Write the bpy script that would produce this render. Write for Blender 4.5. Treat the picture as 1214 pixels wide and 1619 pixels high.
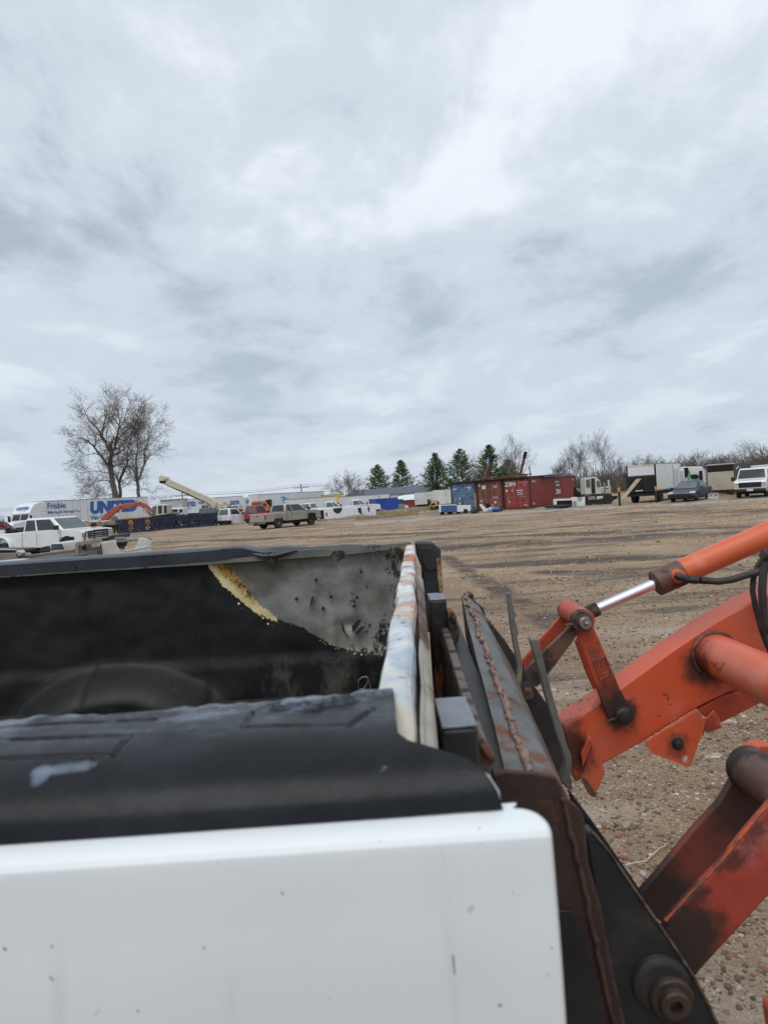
import bpy, bmesh, math, random
import numpy as np
from mathutils import Vector, Matrix, noise

R = math.radians
for o in list(bpy.data.objects):
    bpy.data.objects.remove(o)
scene = bpy.context.scene
COL = scene.collection

# ---------------------------------------------------------------- camera
CAM_H, ROLL, PITCH, FPX = 1.9, R(3.95), R(-1.35), 1079.3
cam_data = bpy.data.cameras.new('camera')
cam = bpy.data.objects.new('camera', cam_data)
COL.objects.link(cam)
cam_data.sensor_fit = 'VERTICAL'
cam_data.sensor_height = 36.0
cam_data.lens = 24.0
cam_data.clip_start = 0.02
cam_data.clip_end = 3000.0
cam.location = (0, 0, CAM_H)
cam.rotation_mode = 'QUATERNION'
cam.rotation_quaternion = (Matrix.Rotation(PITCH, 4, 'X') @ Matrix.Rotation(R(90), 4, 'X') @ Matrix.Rotation(-ROLL, 4, 'Z')).to_quaternion()
cam_data.dof.use_dof = True
cam_data.dof.focus_distance = 9.0
cam_data.dof.aperture_fstop = 9.0
scene.camera = cam

# ---------------------------------------------------------------- world, sun, exposure
SUN_EL, SUN_AZ = R(62), R(200)           # azimuth clockwise from +Y: the sun stands behind the camera
world = bpy.data.worlds.new('World')
scene.world = world
world.use_nodes = True
wn, wl = world.node_tree.nodes, world.node_tree.links
wn.clear()
w_out = wn.new('ShaderNodeOutputWorld')
w_bg = wn.new('ShaderNodeBackground')
w_bg.inputs['Strength'].default_value = 0.1
w_sky = wn.new('ShaderNodeTexSky')
w_sky.sky_type = 'NISHITA'
w_sky.sun_disc = False
w_sky.sun_elevation = SUN_EL
w_sky.sun_rotation = SUN_AZ


def wmath(op, a, b=None, c=None):
    n = wn.new('ShaderNodeMath')
    n.operation = op
    for i, v in enumerate((a, b, c)):
        if v is None:
            continue
        if isinstance(v, (int, float)):
            n.inputs[i].default_value = v
        else:
            wl.new(v, n.inputs[i])
    return n.outputs[0]


w_tc = wn.new('ShaderNodeTexCoord')
w_sep = wn.new('ShaderNodeSeparateXYZ')
wl.new(w_tc.outputs['Generated'], w_sep.inputs[0])
zz = wmath('ADD', wmath('MAXIMUM', w_sep.outputs['Z'], 0.0), 0.16)
w_cmb = wn.new('ShaderNodeCombineXYZ')
wl.new(wmath('DIVIDE', w_sep.outputs['X'], zz), w_cmb.inputs['X'])
wl.new(wmath('MULTIPLY', wmath('DIVIDE', w_sep.outputs['Y'], zz), 0.72), w_cmb.inputs['Y'])


def wnoise(scale, detail, rough, dist, off):
    m = wn.new('ShaderNodeMapping')
    m.inputs['Location'].default_value = off
    wl.new(w_cmb.outputs[0], m.inputs['Vector'])
    n = wn.new('ShaderNodeTexNoise')
    n.inputs['Scale'].default_value = scale
    n.inputs['Detail'].default_value = detail
    n.inputs['Roughness'].default_value = rough
    n.inputs['Distortion'].default_value = dist
    wl.new(m.outputs[0], n.inputs['Vector'])
    return n.outputs['Fac']


big = wnoise(0.8, 4.0, 0.5, 0.3, (7.4, 2.9, 0))
mid = wnoise(2.0, 9.0, 0.60, 0.25, (1.9, 6.1, 2))
fine = wnoise(6.0, 8.0, 0.65, 0.3, (1.3, 9.1, 4))
cl = wmath('ADD', wmath('MULTIPLY', big, 0.42), wmath('ADD', wmath('MULTIPLY', mid, 0.48), wmath('MULTIPLY', fine, 0.10)))
w_ramp = wn.new('ShaderNodeValToRGB')
w_ramp.color_ramp.interpolation = 'EASE'
e = w_ramp.color_ramp.elements
e[0].position, e[0].color = 0.37, (0.44, 0.51, 0.605, 1)
e[1].position, e[1].color = 0.585, (0.92, 0.985, 1.05, 1)
m_ = w_ramp.color_ramp.elements.new(0.485)
m_.color = (0.70, 0.775, 0.86, 1)
wl.new(cl, w_ramp.inputs['Fac'])
w_hor = wn.new('ShaderNodeMapRange')
w_hor.inputs['From Min'].default_value = 0.0
w_hor.inputs['From Max'].default_value = 0.42
wl.new(w_sep.outputs['Z'], w_hor.inputs['Value'])
w_hc = wn.new('ShaderNodeMix')
w_hc.data_type = 'RGBA'
w_hc.inputs['A'].default_value = (0.56, 0.645, 0.755, 1)
wl.new(w_hor.outputs[0], w_hc.inputs['Factor'])
wl.new(w_ramp.outputs['Color'], w_hc.inputs['B'])
w_hb = wn.new('ShaderNodeMix')
w_hb.data_type = 'RGBA'
w_hb.inputs['Factor'].default_value = 0.30
wl.new(w_hc.outputs['Result'], w_hb.inputs['A'])
wl.new(w_ramp.outputs['Color'], w_hb.inputs['B'])
w_x10 = wn.new('ShaderNodeVectorMath')
w_x10.operation = 'SCALE'
w_x10.inputs['Scale'].default_value = 9.25
wl.new(w_hb.outputs['Result'], w_x10.inputs[0])
w_mix = wn.new('ShaderNodeMix')
w_mix.data_type = 'RGBA'
w_mix.inputs['Factor'].default_value = 0.93
wl.new(w_sky.outputs[0], w_mix.inputs['A'])
wl.new(w_x10.outputs[0], w_mix.inputs['B'])
wl.new(w_mix.outputs['Result'], w_bg.inputs['Color'])
wl.new(w_bg.outputs[0], w_out.inputs['Surface'])

sun_data = bpy.data.lights.new('sun', 'SUN')
sun_data.energy = 1.4
sun_data.angle = R(50)
sun_data.color = (1.0, 0.97, 0.93)
sun = bpy.data.objects.new('sun', sun_data)
COL.objects.link(sun)
sd = Vector((math.sin(SUN_AZ) * math.cos(SUN_EL), math.cos(SUN_AZ) * math.cos(SUN_EL), math.sin(SUN_EL)))
sun.rotation_euler = sd.to_track_quat('Z', 'Y').to_euler()

scene.view_settings.view_transform = 'Standard'
scene.view_settings.look = 'None'
scene.view_settings.exposure = 0.10
scene.view_settings.gamma = 1.0
scene.view_settings.use_curve_mapping = False
scene.render.engine = 'CYCLES'

# ---------------------------------------------------------------- places
# sight lines of the photograph: a point of the picture at a chosen distance gives a point of the yard
CR, SR, CP, SP = math.cos(ROLL), math.sin(ROLL), math.cos(PITCH), math.sin(PITCH)


def ray(px, py):
    a, b = (px - 607) / FPX, -(py - 809.5) / FPX
    x, z = a * CR + b * SR, -a * SR + b * CR
    return x, CP - z * SP, SP + z * CP


def at(px, py, Y):
    r = ray(px, py)
    return Vector((r[0] * Y / r[1], Y, CAM_H + r[2] * Y / r[1]))


def atz(px, py, z):
    r = ray(px, py)
    k = (z - CAM_H) / r[2]
    return Vector((r[0] * k, r[1] * k, z))


def hz(px):
    return 784 - 0.069 * (px - 607)


def gx(px, D):                                # a ground point at distance D under picture column px
    v = at(px, hz(px) + 10, D)
    return Vector((v.x, D, 0))


def zz_(px, py, D):
    return at(px, py, D).z


# ---------------------------------------------------------------- materials
MATS = {}


class NT:
    def __init__(s, m):
        s.m = m
        m.use_nodes = True
        s.n, s.l = m.node_tree.nodes, m.node_tree.links
        s.b = s.n['Principled BSDF']
        g = s.n.new('ShaderNodeNewGeometry')
        s.pos = g.outputs['Position']
        s.geo = g

    def sock(s, node, name, v):
        if isinstance(v, bpy.types.NodeSocket):
            s.l.new(v, node.inputs[name])
        else:
            node.inputs[name].default_value = v

    def math(s, op, a, b=0.0, c=0.0):
        n = s.n.new('ShaderNodeMath')
        n.operation = op
        s.sock(n, 0, a)
        s.sock(n, 1, b)
        s.sock(n, 2, c)
        return n.outputs[0]

    def noise(s, scale, detail=4.0, rough=0.55, stretch=(1, 1, 1), off=(0, 0, 0), dist=0.0, vec=None):
        mp = s.n.new('ShaderNodeMapping')
        mp.inputs['Scale'].default_value = stretch
        mp.inputs['Location'].default_value = off
        s.l.new(vec or s.pos, mp.inputs['Vector'])
        n = s.n.new('ShaderNodeTexNoise')
        n.inputs['Scale'].default_value = scale
        n.inputs['Detail'].default_value = detail
        n.inputs['Roughness'].default_value = rough
        n.inputs['Distortion'].default_value = dist
        s.l.new(mp.outputs[0], n.inputs['Vector'])
        return n.outputs['Fac']

    def voro(s, scale, out='Distance', stretch=(1, 1, 1), rnd=1.0):
        mp = s.n.new('ShaderNodeMapping')
        mp.inputs['Scale'].default_value = stretch
        s.l.new(s.pos, mp.inputs['Vector'])
        n = s.n.new('ShaderNodeTexVoronoi')
        n.inputs['Scale'].default_value = scale
        n.inputs['Randomness'].default_value = rnd
        s.l.new(mp.outputs[0], n.inputs['Vector'])
        return n.outputs[out]

    def rng(s, v, lo, hi, a=0.0, b=1.0):
        n = s.n.new('ShaderNodeMapRange')
        n.interpolation_type = 'SMOOTHSTEP'
        s.sock(n, 'Value', v)
        n.inputs['From Min'].default_value = lo
        n.inputs['From Max'].default_value = hi
        n.inputs['To Min'].default_value = a
        n.inputs['To Max'].default_value = b
        return n.outputs[0]

    def mix(s, f, a, b):
        n = s.n.new('ShaderNodeMix')
        n.data_type = 'RGBA'
        s.sock(n, 'Factor', f)
        for k, v in (('A', a), ('B', b)):
            if isinstance(v, tuple):
                v = (*v, 1)[:4]
            s.sock(n, k, v)
        return n.outputs['Result']

    def seg(s, a, b, r, soft=0.5):
        """1 near the stretch from a to b, 0 beyond r"""
        a, b = Vector(a), Vector(b)
        d = b - a

        def vm(op, x, y):
            n = s.n.new('ShaderNodeVectorMath')
            n.operation = op
            for i, q in enumerate((x, y)):
                if q is None:
                    continue
                if isinstance(q, bpy.types.NodeSocket):
                    s.l.new(q, n.inputs[i])
                else:
                    n.inputs[i].default_value = tuple(q)
            return n
        pa = vm('SUBTRACT', s.pos, a).outputs[0]
        h = s.math('MULTIPLY', vm('DOT_PRODUCT', pa, d).outputs['Value'], 1.0 / max(1e-9, d.length_squared))
        h = s.math('MINIMUM', s.math('MAXIMUM', h, 0.0), 1.0)
        n = s.n.new('ShaderNodeVectorMath')
        n.operation = 'SCALE'
        n.inputs[0].default_value = tuple(d)
        s.l.new(h, n.inputs['Scale'])
        q = vm('SUBTRACT', pa, n.outputs[0]).outputs[0]
        return s.rng(vm('LENGTH', q, None).outputs['Value'], r, r * soft)

    def bump(s, h, strength=0.3, dist=0.01):
        n = s.n.new('ShaderNodeBump')
        n.inputs['Strength'].default_value = strength
        n.inputs['Distance'].default_value = dist
        s.sock(n, 'Height', h)
        s.l.new(n.outputs[0], s.b.inputs['Normal'])

    def out(s, col=None, rough=None, metal=None, spec=None):
        for k, v in (('Base Color', col), ('Roughness', rough), ('Metallic', metal), ('Specular IOR Level', spec)):
            if v is not None:
                if isinstance(v, tuple):
                    v = (*v, 1)[:4]
                s.sock(s.b, k, v)


def paint(name, base, base2=None, sc=3.0, rough=0.45, metal=0.0, dirt=None, dsc=6.0, dlo=0.55, dhi=0.7, damt=1.0,
          dirt2=None, d2sc=14.0, d2lo=0.6, d2hi=0.68, bump=0.0, bsc=60.0, stretch=(1, 1, 1), coat=0.0, drough=0.85, grime=None, gcol=(0.022, 0.017, 0.015), wear=None):
    """worn surface: two tones of the base, one or two kinds of dirt or rust in patches"""
    if name in MATS:
        return MATS[name]
    m = bpy.data.materials.new(name)
    MATS[name] = m
    t = NT(m)
    base2 = base2 or tuple(c * 0.8 for c in base)
    col = t.mix(t.rng(t.noise(sc, 5, 0.6), 0.35, 0.65), base, base2)
    rg = rough
    if dirt:
        f = t.math('MULTIPLY', t.rng(t.noise(dsc, 8, 0.68, stretch), dlo, dhi), damt)
        col = t.mix(f, col, dirt)
        rg = t.rng(f, 0.0, 1.0, rough, drough)
    if dirt2:
        col = t.mix(t.rng(t.noise(d2sc, 7, 0.7, stretch, (5, 3, 1)), d2lo, d2hi), col, dirt2)
    if wear:
        bv = t.n.new('ShaderNodeBevel')
        bv.samples = 4
        bv.inputs['Radius'].default_value = 0.007
        dt = t.n.new('ShaderNodeVectorMath')
        dt.operation = 'DOT_PRODUCT'
        t.l.new(bv.outputs[0], dt.inputs[0])
        t.l.new(t.geo.outputs['Normal'], dt.inputs[1])
        ef = t.math('MULTIPLY', t.rng(dt.outputs['Value'], 0.985, 0.90), t.rng(t.noise(38, 7, 0.75), 0.42, 0.54))
        col = t.mix(t.math('MULTIPLY', ef, 0.85), col, wear)
        chips = t.rng(t.noise(55, 8, 0.8, (1, 1, 1), (3, 9, 1)), 0.665, 0.69)
        col = t.mix(chips, col, (0.05, 0.03, 0.025))
        scr = t.math('MULTIPLY', t.rng(t.noise(30, 9, 0.85, (0.25, 1, 1.6), (1, 2, 5)), 0.60, 0.66), 0.45)
        col = t.mix(scr, col, wear)
    if grime:
        wob = t.math('MULTIPLY', t.math('SUBTRACT', t.noise(22, 7, 0.7), 0.5), 0.10)
        tot = None
        for (c, r, a) in grime:
            dn = t.n.new('ShaderNodeVectorMath')
            dn.operation = 'DISTANCE'
            t.l.new(t.pos, dn.inputs[0])
            dn.inputs[1].default_value = tuple(c)
            f = t.math('MULTIPLY', t.rng(t.math('ADD', dn.outputs['Value'], wob), r, r * 0.45), a)
            tot = f if tot is None else t.math('MAXIMUM', tot, f)
        col = t.mix(tot, col, gcol)
    t.out(col, rg, metal)
    if coat:
        t.b.inputs['Coat Weight'].default_value = coat
        t.b.inputs['Coat Roughness'].default_value = 0.08
    if bump:
        t.bump(t.noise(bsc, 6, 0.65), bump, 0.004)
    MATS[name] = m
    return m


# ---------------------------------------------------------------- objects
def tag(o, label=None, cat=None, group=None, kind=None):
    if label:
        o['label'] = label
    if cat:
        o['category'] = cat
    if group:
        o['group'] = group
    if kind:
        o['kind'] = kind
    return o


def thing(name, label, cat, loc=(0, 0, 0), rz=0.0, group=None):
    o = bpy.data.objects.new(name, None)
    o.empty_display_size = 0.1
    COL.objects.link(o)
    o.location = loc
    o.rotation_euler = (0, 0, rz)
    return tag(o, label, cat, group)


class MB:
    """collects shapes for ONE mesh object"""

    def __init__(s):
        s.v, s.f = [], []

    def add(s, vs, fs):
        k = len(s.v)
        s.v += [tuple(v) for v in vs]
        s.f += [tuple(i + k for i in f) for f in fs]
        return s

    def box(s, x0, x1, y0, y1, z0, z1):
        vs = [(x, y, z) for x in (x0, x1) for y in (y0, y1) for z in (z0, z1)]
        return s.add(vs, [(0, 1, 3, 2), (4, 6, 7, 5), (0, 4, 5, 1), (2, 3, 7, 6), (0, 2, 6, 4), (1, 5, 7, 3)])

    def hexa(s, bot, top):
        return s.add(list(bot) + list(top), [(3, 2, 1, 0), (4, 5, 6, 7), (0, 1, 5, 4), (1, 2, 6, 5), (2, 3, 7, 6), (3, 0, 4, 7)])

    def prism(s, poly, y0, y1):
        """outline in x,z pushed from y0 to y1"""
        n = len(poly)
        vs = [(p[0], y0, p[1]) for p in poly] + [(p[0], y1, p[1]) for p in poly]
        fs = [tuple(range(n)), tuple(range(2 * n - 1, n - 1, -1))]
        fs += [(i, i + n, (i + 1) % n + n, (i + 1) % n) for i in range(n)]
        return s.add(vs, fs)

    def plate(s, pts, Y, th):
        """outline given on the sight lines at distance Y, real thickness th"""
        w = [at(p[0], p[1], Y) for p in pts]
        return s.prism([(q.x, q.z) for q in w], Y, Y + th)

    def tube(s, pts, r, n=10, caps=True):
        pts = [Vector(p) for p in pts]
        rs = r if isinstance(r, (list, tuple)) else [r] * len(pts)
        k0 = len(s.v)
        up = None
        for i, p in enumerate(pts):
            d = (pts[min(i + 1, len(pts) - 1)] - pts[max(i - 1, 0)])
            if d.length < 1e-9:
                d = Vector((0, 0, 1))
            d.normalize()
            if up is None:
                up = Vector((0, 0, 1)) if abs(d.z) < 0.9 else Vector((1, 0, 0))
            a = d.cross(up).normalized()
            b = a.cross(d).normalized()
            up = b
            for j in range(n):
                t = 2 * math.pi * j / n
                q = p + (a * math.cos(t) + b * math.sin(t)) * rs[i]
                s.v.append((q.x, q.y, q.z))
        for i in range(len(pts) - 1):
            for j in range(n):
                a0 = k0 + i * n + j
                a1 = k0 + i * n + (j + 1) % n
                s.f.append((a0, a1, a1 + n, a0 + n))
        if caps:
            s.f.append(tuple(k0 + j for j in range(n))[::-1])
            s.f.append(tuple(k0 + (len(pts) - 1) * n + j for j in range(n)))
        return s

    def cyl(s, a, b, r, n=16):
        return s.tube([a, b], r, n)

    def lathe(s, prof, c, axis='y', n=24):
        """profile of (radius, offset along axis) turned round an axis through c"""
        k0 = len(s.v)
        for (r, o) in prof:
            for j in range(n):
                t = 2 * math.pi * j / n
                u, w = r * math.cos(t), r * math.sin(t)
                if axis == 'y':
                    s.v.append((c[0] + u, c[1] + o, c[2] + w))
                elif axis == 'x':
                    s.v.append((c[0] + o, c[1] + u, c[2] + w))
                else:
                    s.v.append((c[0] + u, c[1] + w, c[2] + o))
        for i in range(len(prof) - 1):
            for j in range(n):
                a0, a1 = k0 + i * n + j, k0 + i * n + (j + 1) % n
                s.f.append((a0, a1, a1 + n, a0 + n))
        s.f.append(tuple(k0 + j for j in range(n)))
        s.f.append(tuple(k0 + (len(prof) - 1) * n + j for j in range(n))[::-1])
        return s

    def grid(s, fn, nu, nv):
        k0 = len(s.v)
        for i in range(nu + 1):
            for j in range(nv + 1):
                s.v.append(tuple(fn(i / nu, j / nv)))
        for i in range(nu):
            for j in range(nv):
                a = k0 + i * (nv + 1) + j
                s.f.append((a, a + nv + 1, a + nv + 2, a + 1))
        return s

    def build(s, name, mat, parent=None, bevel=0.0, seg=2, smooth=35, solid=0.0):
        off = Vector((0, 0, 0))
        if parent is not None and abs(parent.rotation_euler.z) < 1e-9 and parent.get('_w'):
            off = parent.location.copy() if parent.parent is None else Vector(parent['_w'])
        me = bpy.data.meshes.new(name)
        me.from_pydata([(v[0] - off.x, v[1] - off.y, v[2] - off.z) for v in s.v], [], s.f)
        bm = bmesh.new()
        bm.from_mesh(me)
        bmesh.ops.recalc_face_normals(bm, faces=bm.faces)
        bm.to_mesh(me)
        bm.free()
        if smooth:
            for p in me.polygons:
                p.use_smooth = True
            me.set_sharp_from_angle(angle=R(smooth))
        me.materials.append(mat)
        o = bpy.data.objects.new(name, me)
        COL.objects.link(o)
        if parent is not None:
            o.parent = parent
        if solid:
            md = o.modifiers.new('solid', 'SOLIDIFY')
            md.thickness = solid
            md.offset = -1
        if bevel:
            md = o.modifiers.new('edge', 'BEVEL')
            md.width = bevel
            md.segments = seg
            md.limit_method = 'ANGLE'
            md.angle_limit = R(38)
            md.harden_normals = False
        return o


def wthing(name, label, cat, loc=(0, 0, 0), group=None):
    """a thing whose parts are given in world coordinates"""
    o = thing(name, label, cat, loc, 0.0, group)
    return o


class WB(MB):
    """MB in world coordinates under an unrotated thing"""

    def build(s, name, mat, parent=None, **k):
        if parent is not None:
            off = Vector((0, 0, 0))
            q = parent
            while q is not None:
                off += q.location
                q = q.parent
            s.v = [(v[0] - off.x, v[1] - off.y, v[2] - off.z) for v in s.v]
        return MB.build(s, name, mat, parent, **k)


def copy_tree(o, parent=None):
    c = o.copy()
    COL.objects.link(c)
    c.parent = parent
    for ch in [q for q in bpy.data.objects if q.parent == o]:
        copy_tree(ch, c)
    return c


def text_part(name, s, org, ux, uz, w, h, mat, parent, depth=0.006, shear=0.0, bold=0.0):
    """lettering as thin raised letters: org = lower left corner, ux / uz = directions along and up"""
    cu = bpy.data.curves.new(name, 'FONT')
    cu.body = s
    cu.shear = shear
    cu.offset = bold
    tmp = bpy.data.objects.new(name, cu)
    COL.objects.link(tmp)
    me0 = bpy.data.meshes.new_from_object(tmp.evaluated_get(bpy.context.evaluated_depsgraph_get()))
    bpy.data.objects.remove(tmp)
    co = np.array([v.co[:] for v in me0.vertices])
    mn, mx = co.min(0), co.max(0)
    ux, uz, org = Vector(ux).normalized(), Vector(uz).normalized(), Vector(org)
    nrm = ux.cross(uz)
    vs = [tuple(org + ux * ((c[0] - mn[0]) / (mx[0] - mn[0]) * w) + uz * ((c[1] - mn[1]) / (mx[1] - mn[1]) * h) + nrm * depth) for c in co]
    me = bpy.data.meshes.new(name)
    me.from_pydata(vs, [], [tuple(p.vertices) for p in me0.polygons])
    me.materials.append(mat)
    bpy.data.meshes.remove(me0)
    o = bpy.data.objects.new(name, me)
    COL.objects.link(o)
    o.parent = parent
    return o
# ---------------------------------------------------------------- ground
def ground_mat():
    m = bpy.data.materials.new('yard_soil')
    t = NT(m)
    gv = t.noise(38, 6, 0.7)
    patch = t.noise(0.35, 6, 0.62)
    streak = t.noise(0.5, 6, 0.66, (0.35, 1.6, 1), (3, 7, 0), 0.4)
    col = t.mix(t.rng(patch, 0.38, 0.62), (0.215, 0.132, 0.078), (0.345, 0.240, 0.150))
    col = t.mix(t.rng(gv, 0.36, 0.7), t.mix(0.5, col, (0.09, 0.062, 0.042)), col)
    # gravel: cells, each of its own stone colour
    for sc, lo, amt in ((40.0, 0.74, 0.7), (90.0, 0.55, 0.62), (170.0, 0.45, 0.6)):
        vc = t.voro(sc, 'Color')
        sp = t.n.new('ShaderNodeSeparateColor')
        t.l.new(vc, sp.inputs[0])
        vd = t.voro(sc, 'Distance')
        on = t.math('MULTIPLY', t.rng(sp.outputs['Red'], lo, lo + 0.02), t.rng(vd, 0.52, 0.40))
        st = t.mix(sp.outputs['Green'], (0.12, 0.095, 0.075), (0.46, 0.38, 0.29))
        st = t.mix(t.rng(sp.outputs['Blue'], 0.90, 0.91), st, (0.28, 0.10, 0.05))
        st = t.mix(t.rng(sp.outputs['Blue'], 0.06, 0.05), st, (0.62, 0.60, 0.56))
        col = t.mix(t.math('MULTIPLY', on, amt), col, st)
    # dry straw lying in drifts farther out
    sep = t.n.new('ShaderNodeSeparateXYZ')
    t.l.new(t.pos, sep.inputs[0])
    far = t.rng(sep.outputs['Y'], 9.0, 26.0)
    st1 = t.rng(t.noise(0.55, 7, 0.7, (0.5, 1.3, 1), (11, 2, 0)), 0.47, 0.60)
    st2 = t.rng(t.noise(5.0, 6, 0.75, (0.5, 1.6, 1), (1, 8, 0)), 0.40, 0.60)
    sm = t.math('MULTIPLY', t.math('MULTIPLY', st1, st2), t.math('ADD', t.math('MULTIPLY', far, 0.78), 0.08))
    col = t.mix(sm, col, (0.47, 0.35, 0.19))
    # pale crushed stone worn in where trucks drive
    pale = t.math('MULTIPLY', t.rng(t.noise(0.42, 6, 0.65, (0.5, 1.2, 1), (23, 5, 0)), 0.50, 0.66), 0.55)
    col = t.mix(pale, col, (0.38, 0.33, 0.28))
    # damp dark ground
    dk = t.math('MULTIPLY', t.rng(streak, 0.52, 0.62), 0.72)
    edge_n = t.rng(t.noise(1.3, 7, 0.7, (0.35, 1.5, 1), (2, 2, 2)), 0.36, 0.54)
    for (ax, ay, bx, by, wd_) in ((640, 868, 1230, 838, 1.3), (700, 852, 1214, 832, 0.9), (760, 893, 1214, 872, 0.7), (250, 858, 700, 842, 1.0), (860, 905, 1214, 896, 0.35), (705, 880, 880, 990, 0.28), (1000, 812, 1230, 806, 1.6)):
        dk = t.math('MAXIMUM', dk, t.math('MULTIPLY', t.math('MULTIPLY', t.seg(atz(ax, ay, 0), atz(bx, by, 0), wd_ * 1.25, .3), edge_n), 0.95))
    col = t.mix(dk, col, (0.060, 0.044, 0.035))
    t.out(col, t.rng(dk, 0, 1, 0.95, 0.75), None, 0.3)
    h = t.math('ADD', t.math('MULTIPLY', t.voro(60, 'Distance'), 0.5), t.math('MULTIPLY', gv, 1.0))
    t.bump(h, 0.9, 0.012)
    return m


def relief(x, y):
    f = 1.0 if y < 60 else max(0.0, (140 - y) / 80)
    v = 0.045 * noise.noise((x * 0.28, y * 0.5, 1.3)) + 0.03 * noise.noise((x * 0.9, y * 1.7, 4.1)) + 0.012 * noise.noise((x * 4, y * 4, 0))
    rut = math.exp(-((y - 13.5 - 0.18 * x) / 0.35) ** 2) + math.exp(-((y - 15.6 - 0.15 * x) / 0.35) ** 2) + math.exp(-((y - 23 + 0.1 * x) / 0.5) ** 2)
    return (v - 0.045 * rut) * f


G_MAT = ground_mat()
g = MB()


def gpos(u, v):
    d = -6 + 8.5 * v + 240 * v ** 3.2
    x = (u - 0.5) * (26 + 2.6 * max(d, 0))
    return (x, d, relief(x, d))


g.grid(gpos, 300, 420)
# out to the horizon on every side
gr = g.build('ground', G_MAT, None, smooth=0)
for p in gr.data.polygons:
    p.use_smooth = True
tag(gr, kind='structure')
g = MB()
g.add([(-1500, -1500, -0.12), (1500, -1500, -0.12), (1500, 1500, -0.12), (-1500, 1500, -0.12)], [(0, 1, 2, 3)])
tag(g.build('terrain', G_MAT, None, smooth=0), kind='structure')

# pale gravel drive in front of the parked trucks
m = bpy.data.materials.new('crushed_stone')
t = NT(m)
c = t.mix(t.rng(t.noise(1.6, 6, 0.7), 0.35, 0.62), (0.20, 0.175, 0.15), (0.36, 0.335, 0.31))
t.out(c, 0.95, None, 0.2)
pathm = m
g = MB()
pl = [(560, 827, 832), (640, 821, 825), (700, 816, 820), (760, 812, 816), (840, 806.5, 811), (920, 802.5, 806.5), (1000, 798.5, 802.5), (1080, 795.5, 799), (1150, 791, 794.5), (1214, 786.5, 790), (1300, 781, 784.5)]
vs = []
for i in range(len(pl) - 1):
    for k in range(8):
        f = k / 8
        q = [pl[i][j] * (1 - f) + pl[i + 1][j] * f for j in range(3)]
        wob = 0.5 * noise.noise((q[0] * 0.11, 0, 0))
        for w in (q[1] + wob, q[2] + wob * 0.8):
            a = atz(q[0], w, 0)
            vs.append((a.x, a.y))
n = len(vs) // 2
rows = []
for i in range(n):
    for j in range(7):
        f = j / 6
        x = vs[2 * i][0] * (1 - f) + vs[2 * i + 1][0] * f
        y = vs[2 * i][1] * (1 - f) + vs[2 * i + 1][1] * f
        g.v.append((x, y, relief(x, y) + 0.03 - 0.055 * abs(2 * f - 1) ** 3))
for i in range(n - 1):
    for j in range(6):
        a = i * 7 + j
        g.f.append((a, a + 7, a + 8, a + 1))
tag(g.build('gravel_path', pathm, None), kind='structure')

# loose stones near the loader: one mass of gravel
rng = np.random.default_rng(7)
ICO_V, ICO_F = None, None
bm = bmesh.new()
bmesh.ops.create_icosphere(bm, subdivisions=1, radius=1.0)
ICO_V = np.array([v.co[:] for v in bm.verts])
ICO_F = np.array([[v.index for v in f.verts] for f in bm.faces])
bm.free()


def scatter(name, n, region, smin, smax, power, mat, seed):
    rg = np.random.default_rng(seed)
    V, Fc = [], []
    k = 0
    while k < n:
        x, y = region(rg)
        s = smin + (smax - smin) * rg.random() ** power
        q = ICO_V * (1 + 0.28 * rg.standard_normal(ICO_V.shape) * 0.6)
        q = q * np.array([1, 0.6 + 0.5 * rg.random(), 0.35 + 0.4 * rg.random()]) * s
        a = rg.random() * 6.28
        ca, sa = math.cos(a), math.sin(a)
        q = np.stack([q[:, 0] * ca - q[:, 1] * sa + x, q[:, 0] * sa + q[:, 1] * ca + y, q[:, 2] + relief(x, y) + s * 0.12], 1)
        V.append(q)
        Fc.append(ICO_F + k * len(ICO_V))
        k += 1
    V, Fc = np.concatenate(V), np.concatenate(Fc)
    me = bpy.data.meshes.new(name)
    me.from_pydata(V.tolist(), [], Fc.tolist())
    me.materials.append(mat)
    o = bpy.data.objects.new(name, me)
    COL.objects.link(o)
    return o


def stone_mat(name, ramp):
    m = bpy.data.materials.new(name)
    t = NT(m)
    r = t.n.new('ShaderNodeValToRGB')
    r.color_ramp.interpolation = 'CONSTANT'
    el = r.color_ramp.elements
    el[0].position, el[0].color = 0, (*ramp[0][1], 1)
    el[1].position, el[1].color = ramp[1][0], (*ramp[1][1], 1)
    for p, c in ramp[2:]:
        q = el.new(p)
        q.color = (*c, 1)
    t.l.new(t.geo.outputs['Random Per Island'], r.inputs['Fac'])
    c = t.mix(t.rng(t.noise(90, 4, 0.6), 0.3, 0.7), r.outputs['Color'], t.mix(0.45, r.outputs['Color'], (0.10, 0.075, 0.055)))
    t.out(c, 0.9, None, 0.25)
    return m


STONES = stone_mat('stones', [(0, (0.15, 0.098, 0.062)), (0.25, (0.24, 0.165, 0.105)), (0.48, (0.32, 0.24, 0.165)), (0.70, (0.38, 0.31, 0.235)), (0.80, (0.085, 0.065, 0.05)), (0.88, (0.27, 0.10, 0.05)), (0.935, (0.44, 0.40, 0.34)), (0.985, (0.56, 0.53, 0.47))])


def wedge(y0, y1, pw=1.0):
    def f(rg):
        y = y0 + (y1 - y0) * rg.random() ** pw
        x0, x1 = 0.12 * y, 0.66 * y + 0.2
        return x0 + (x1 - x0) * rg.random(), y
    return f


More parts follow.
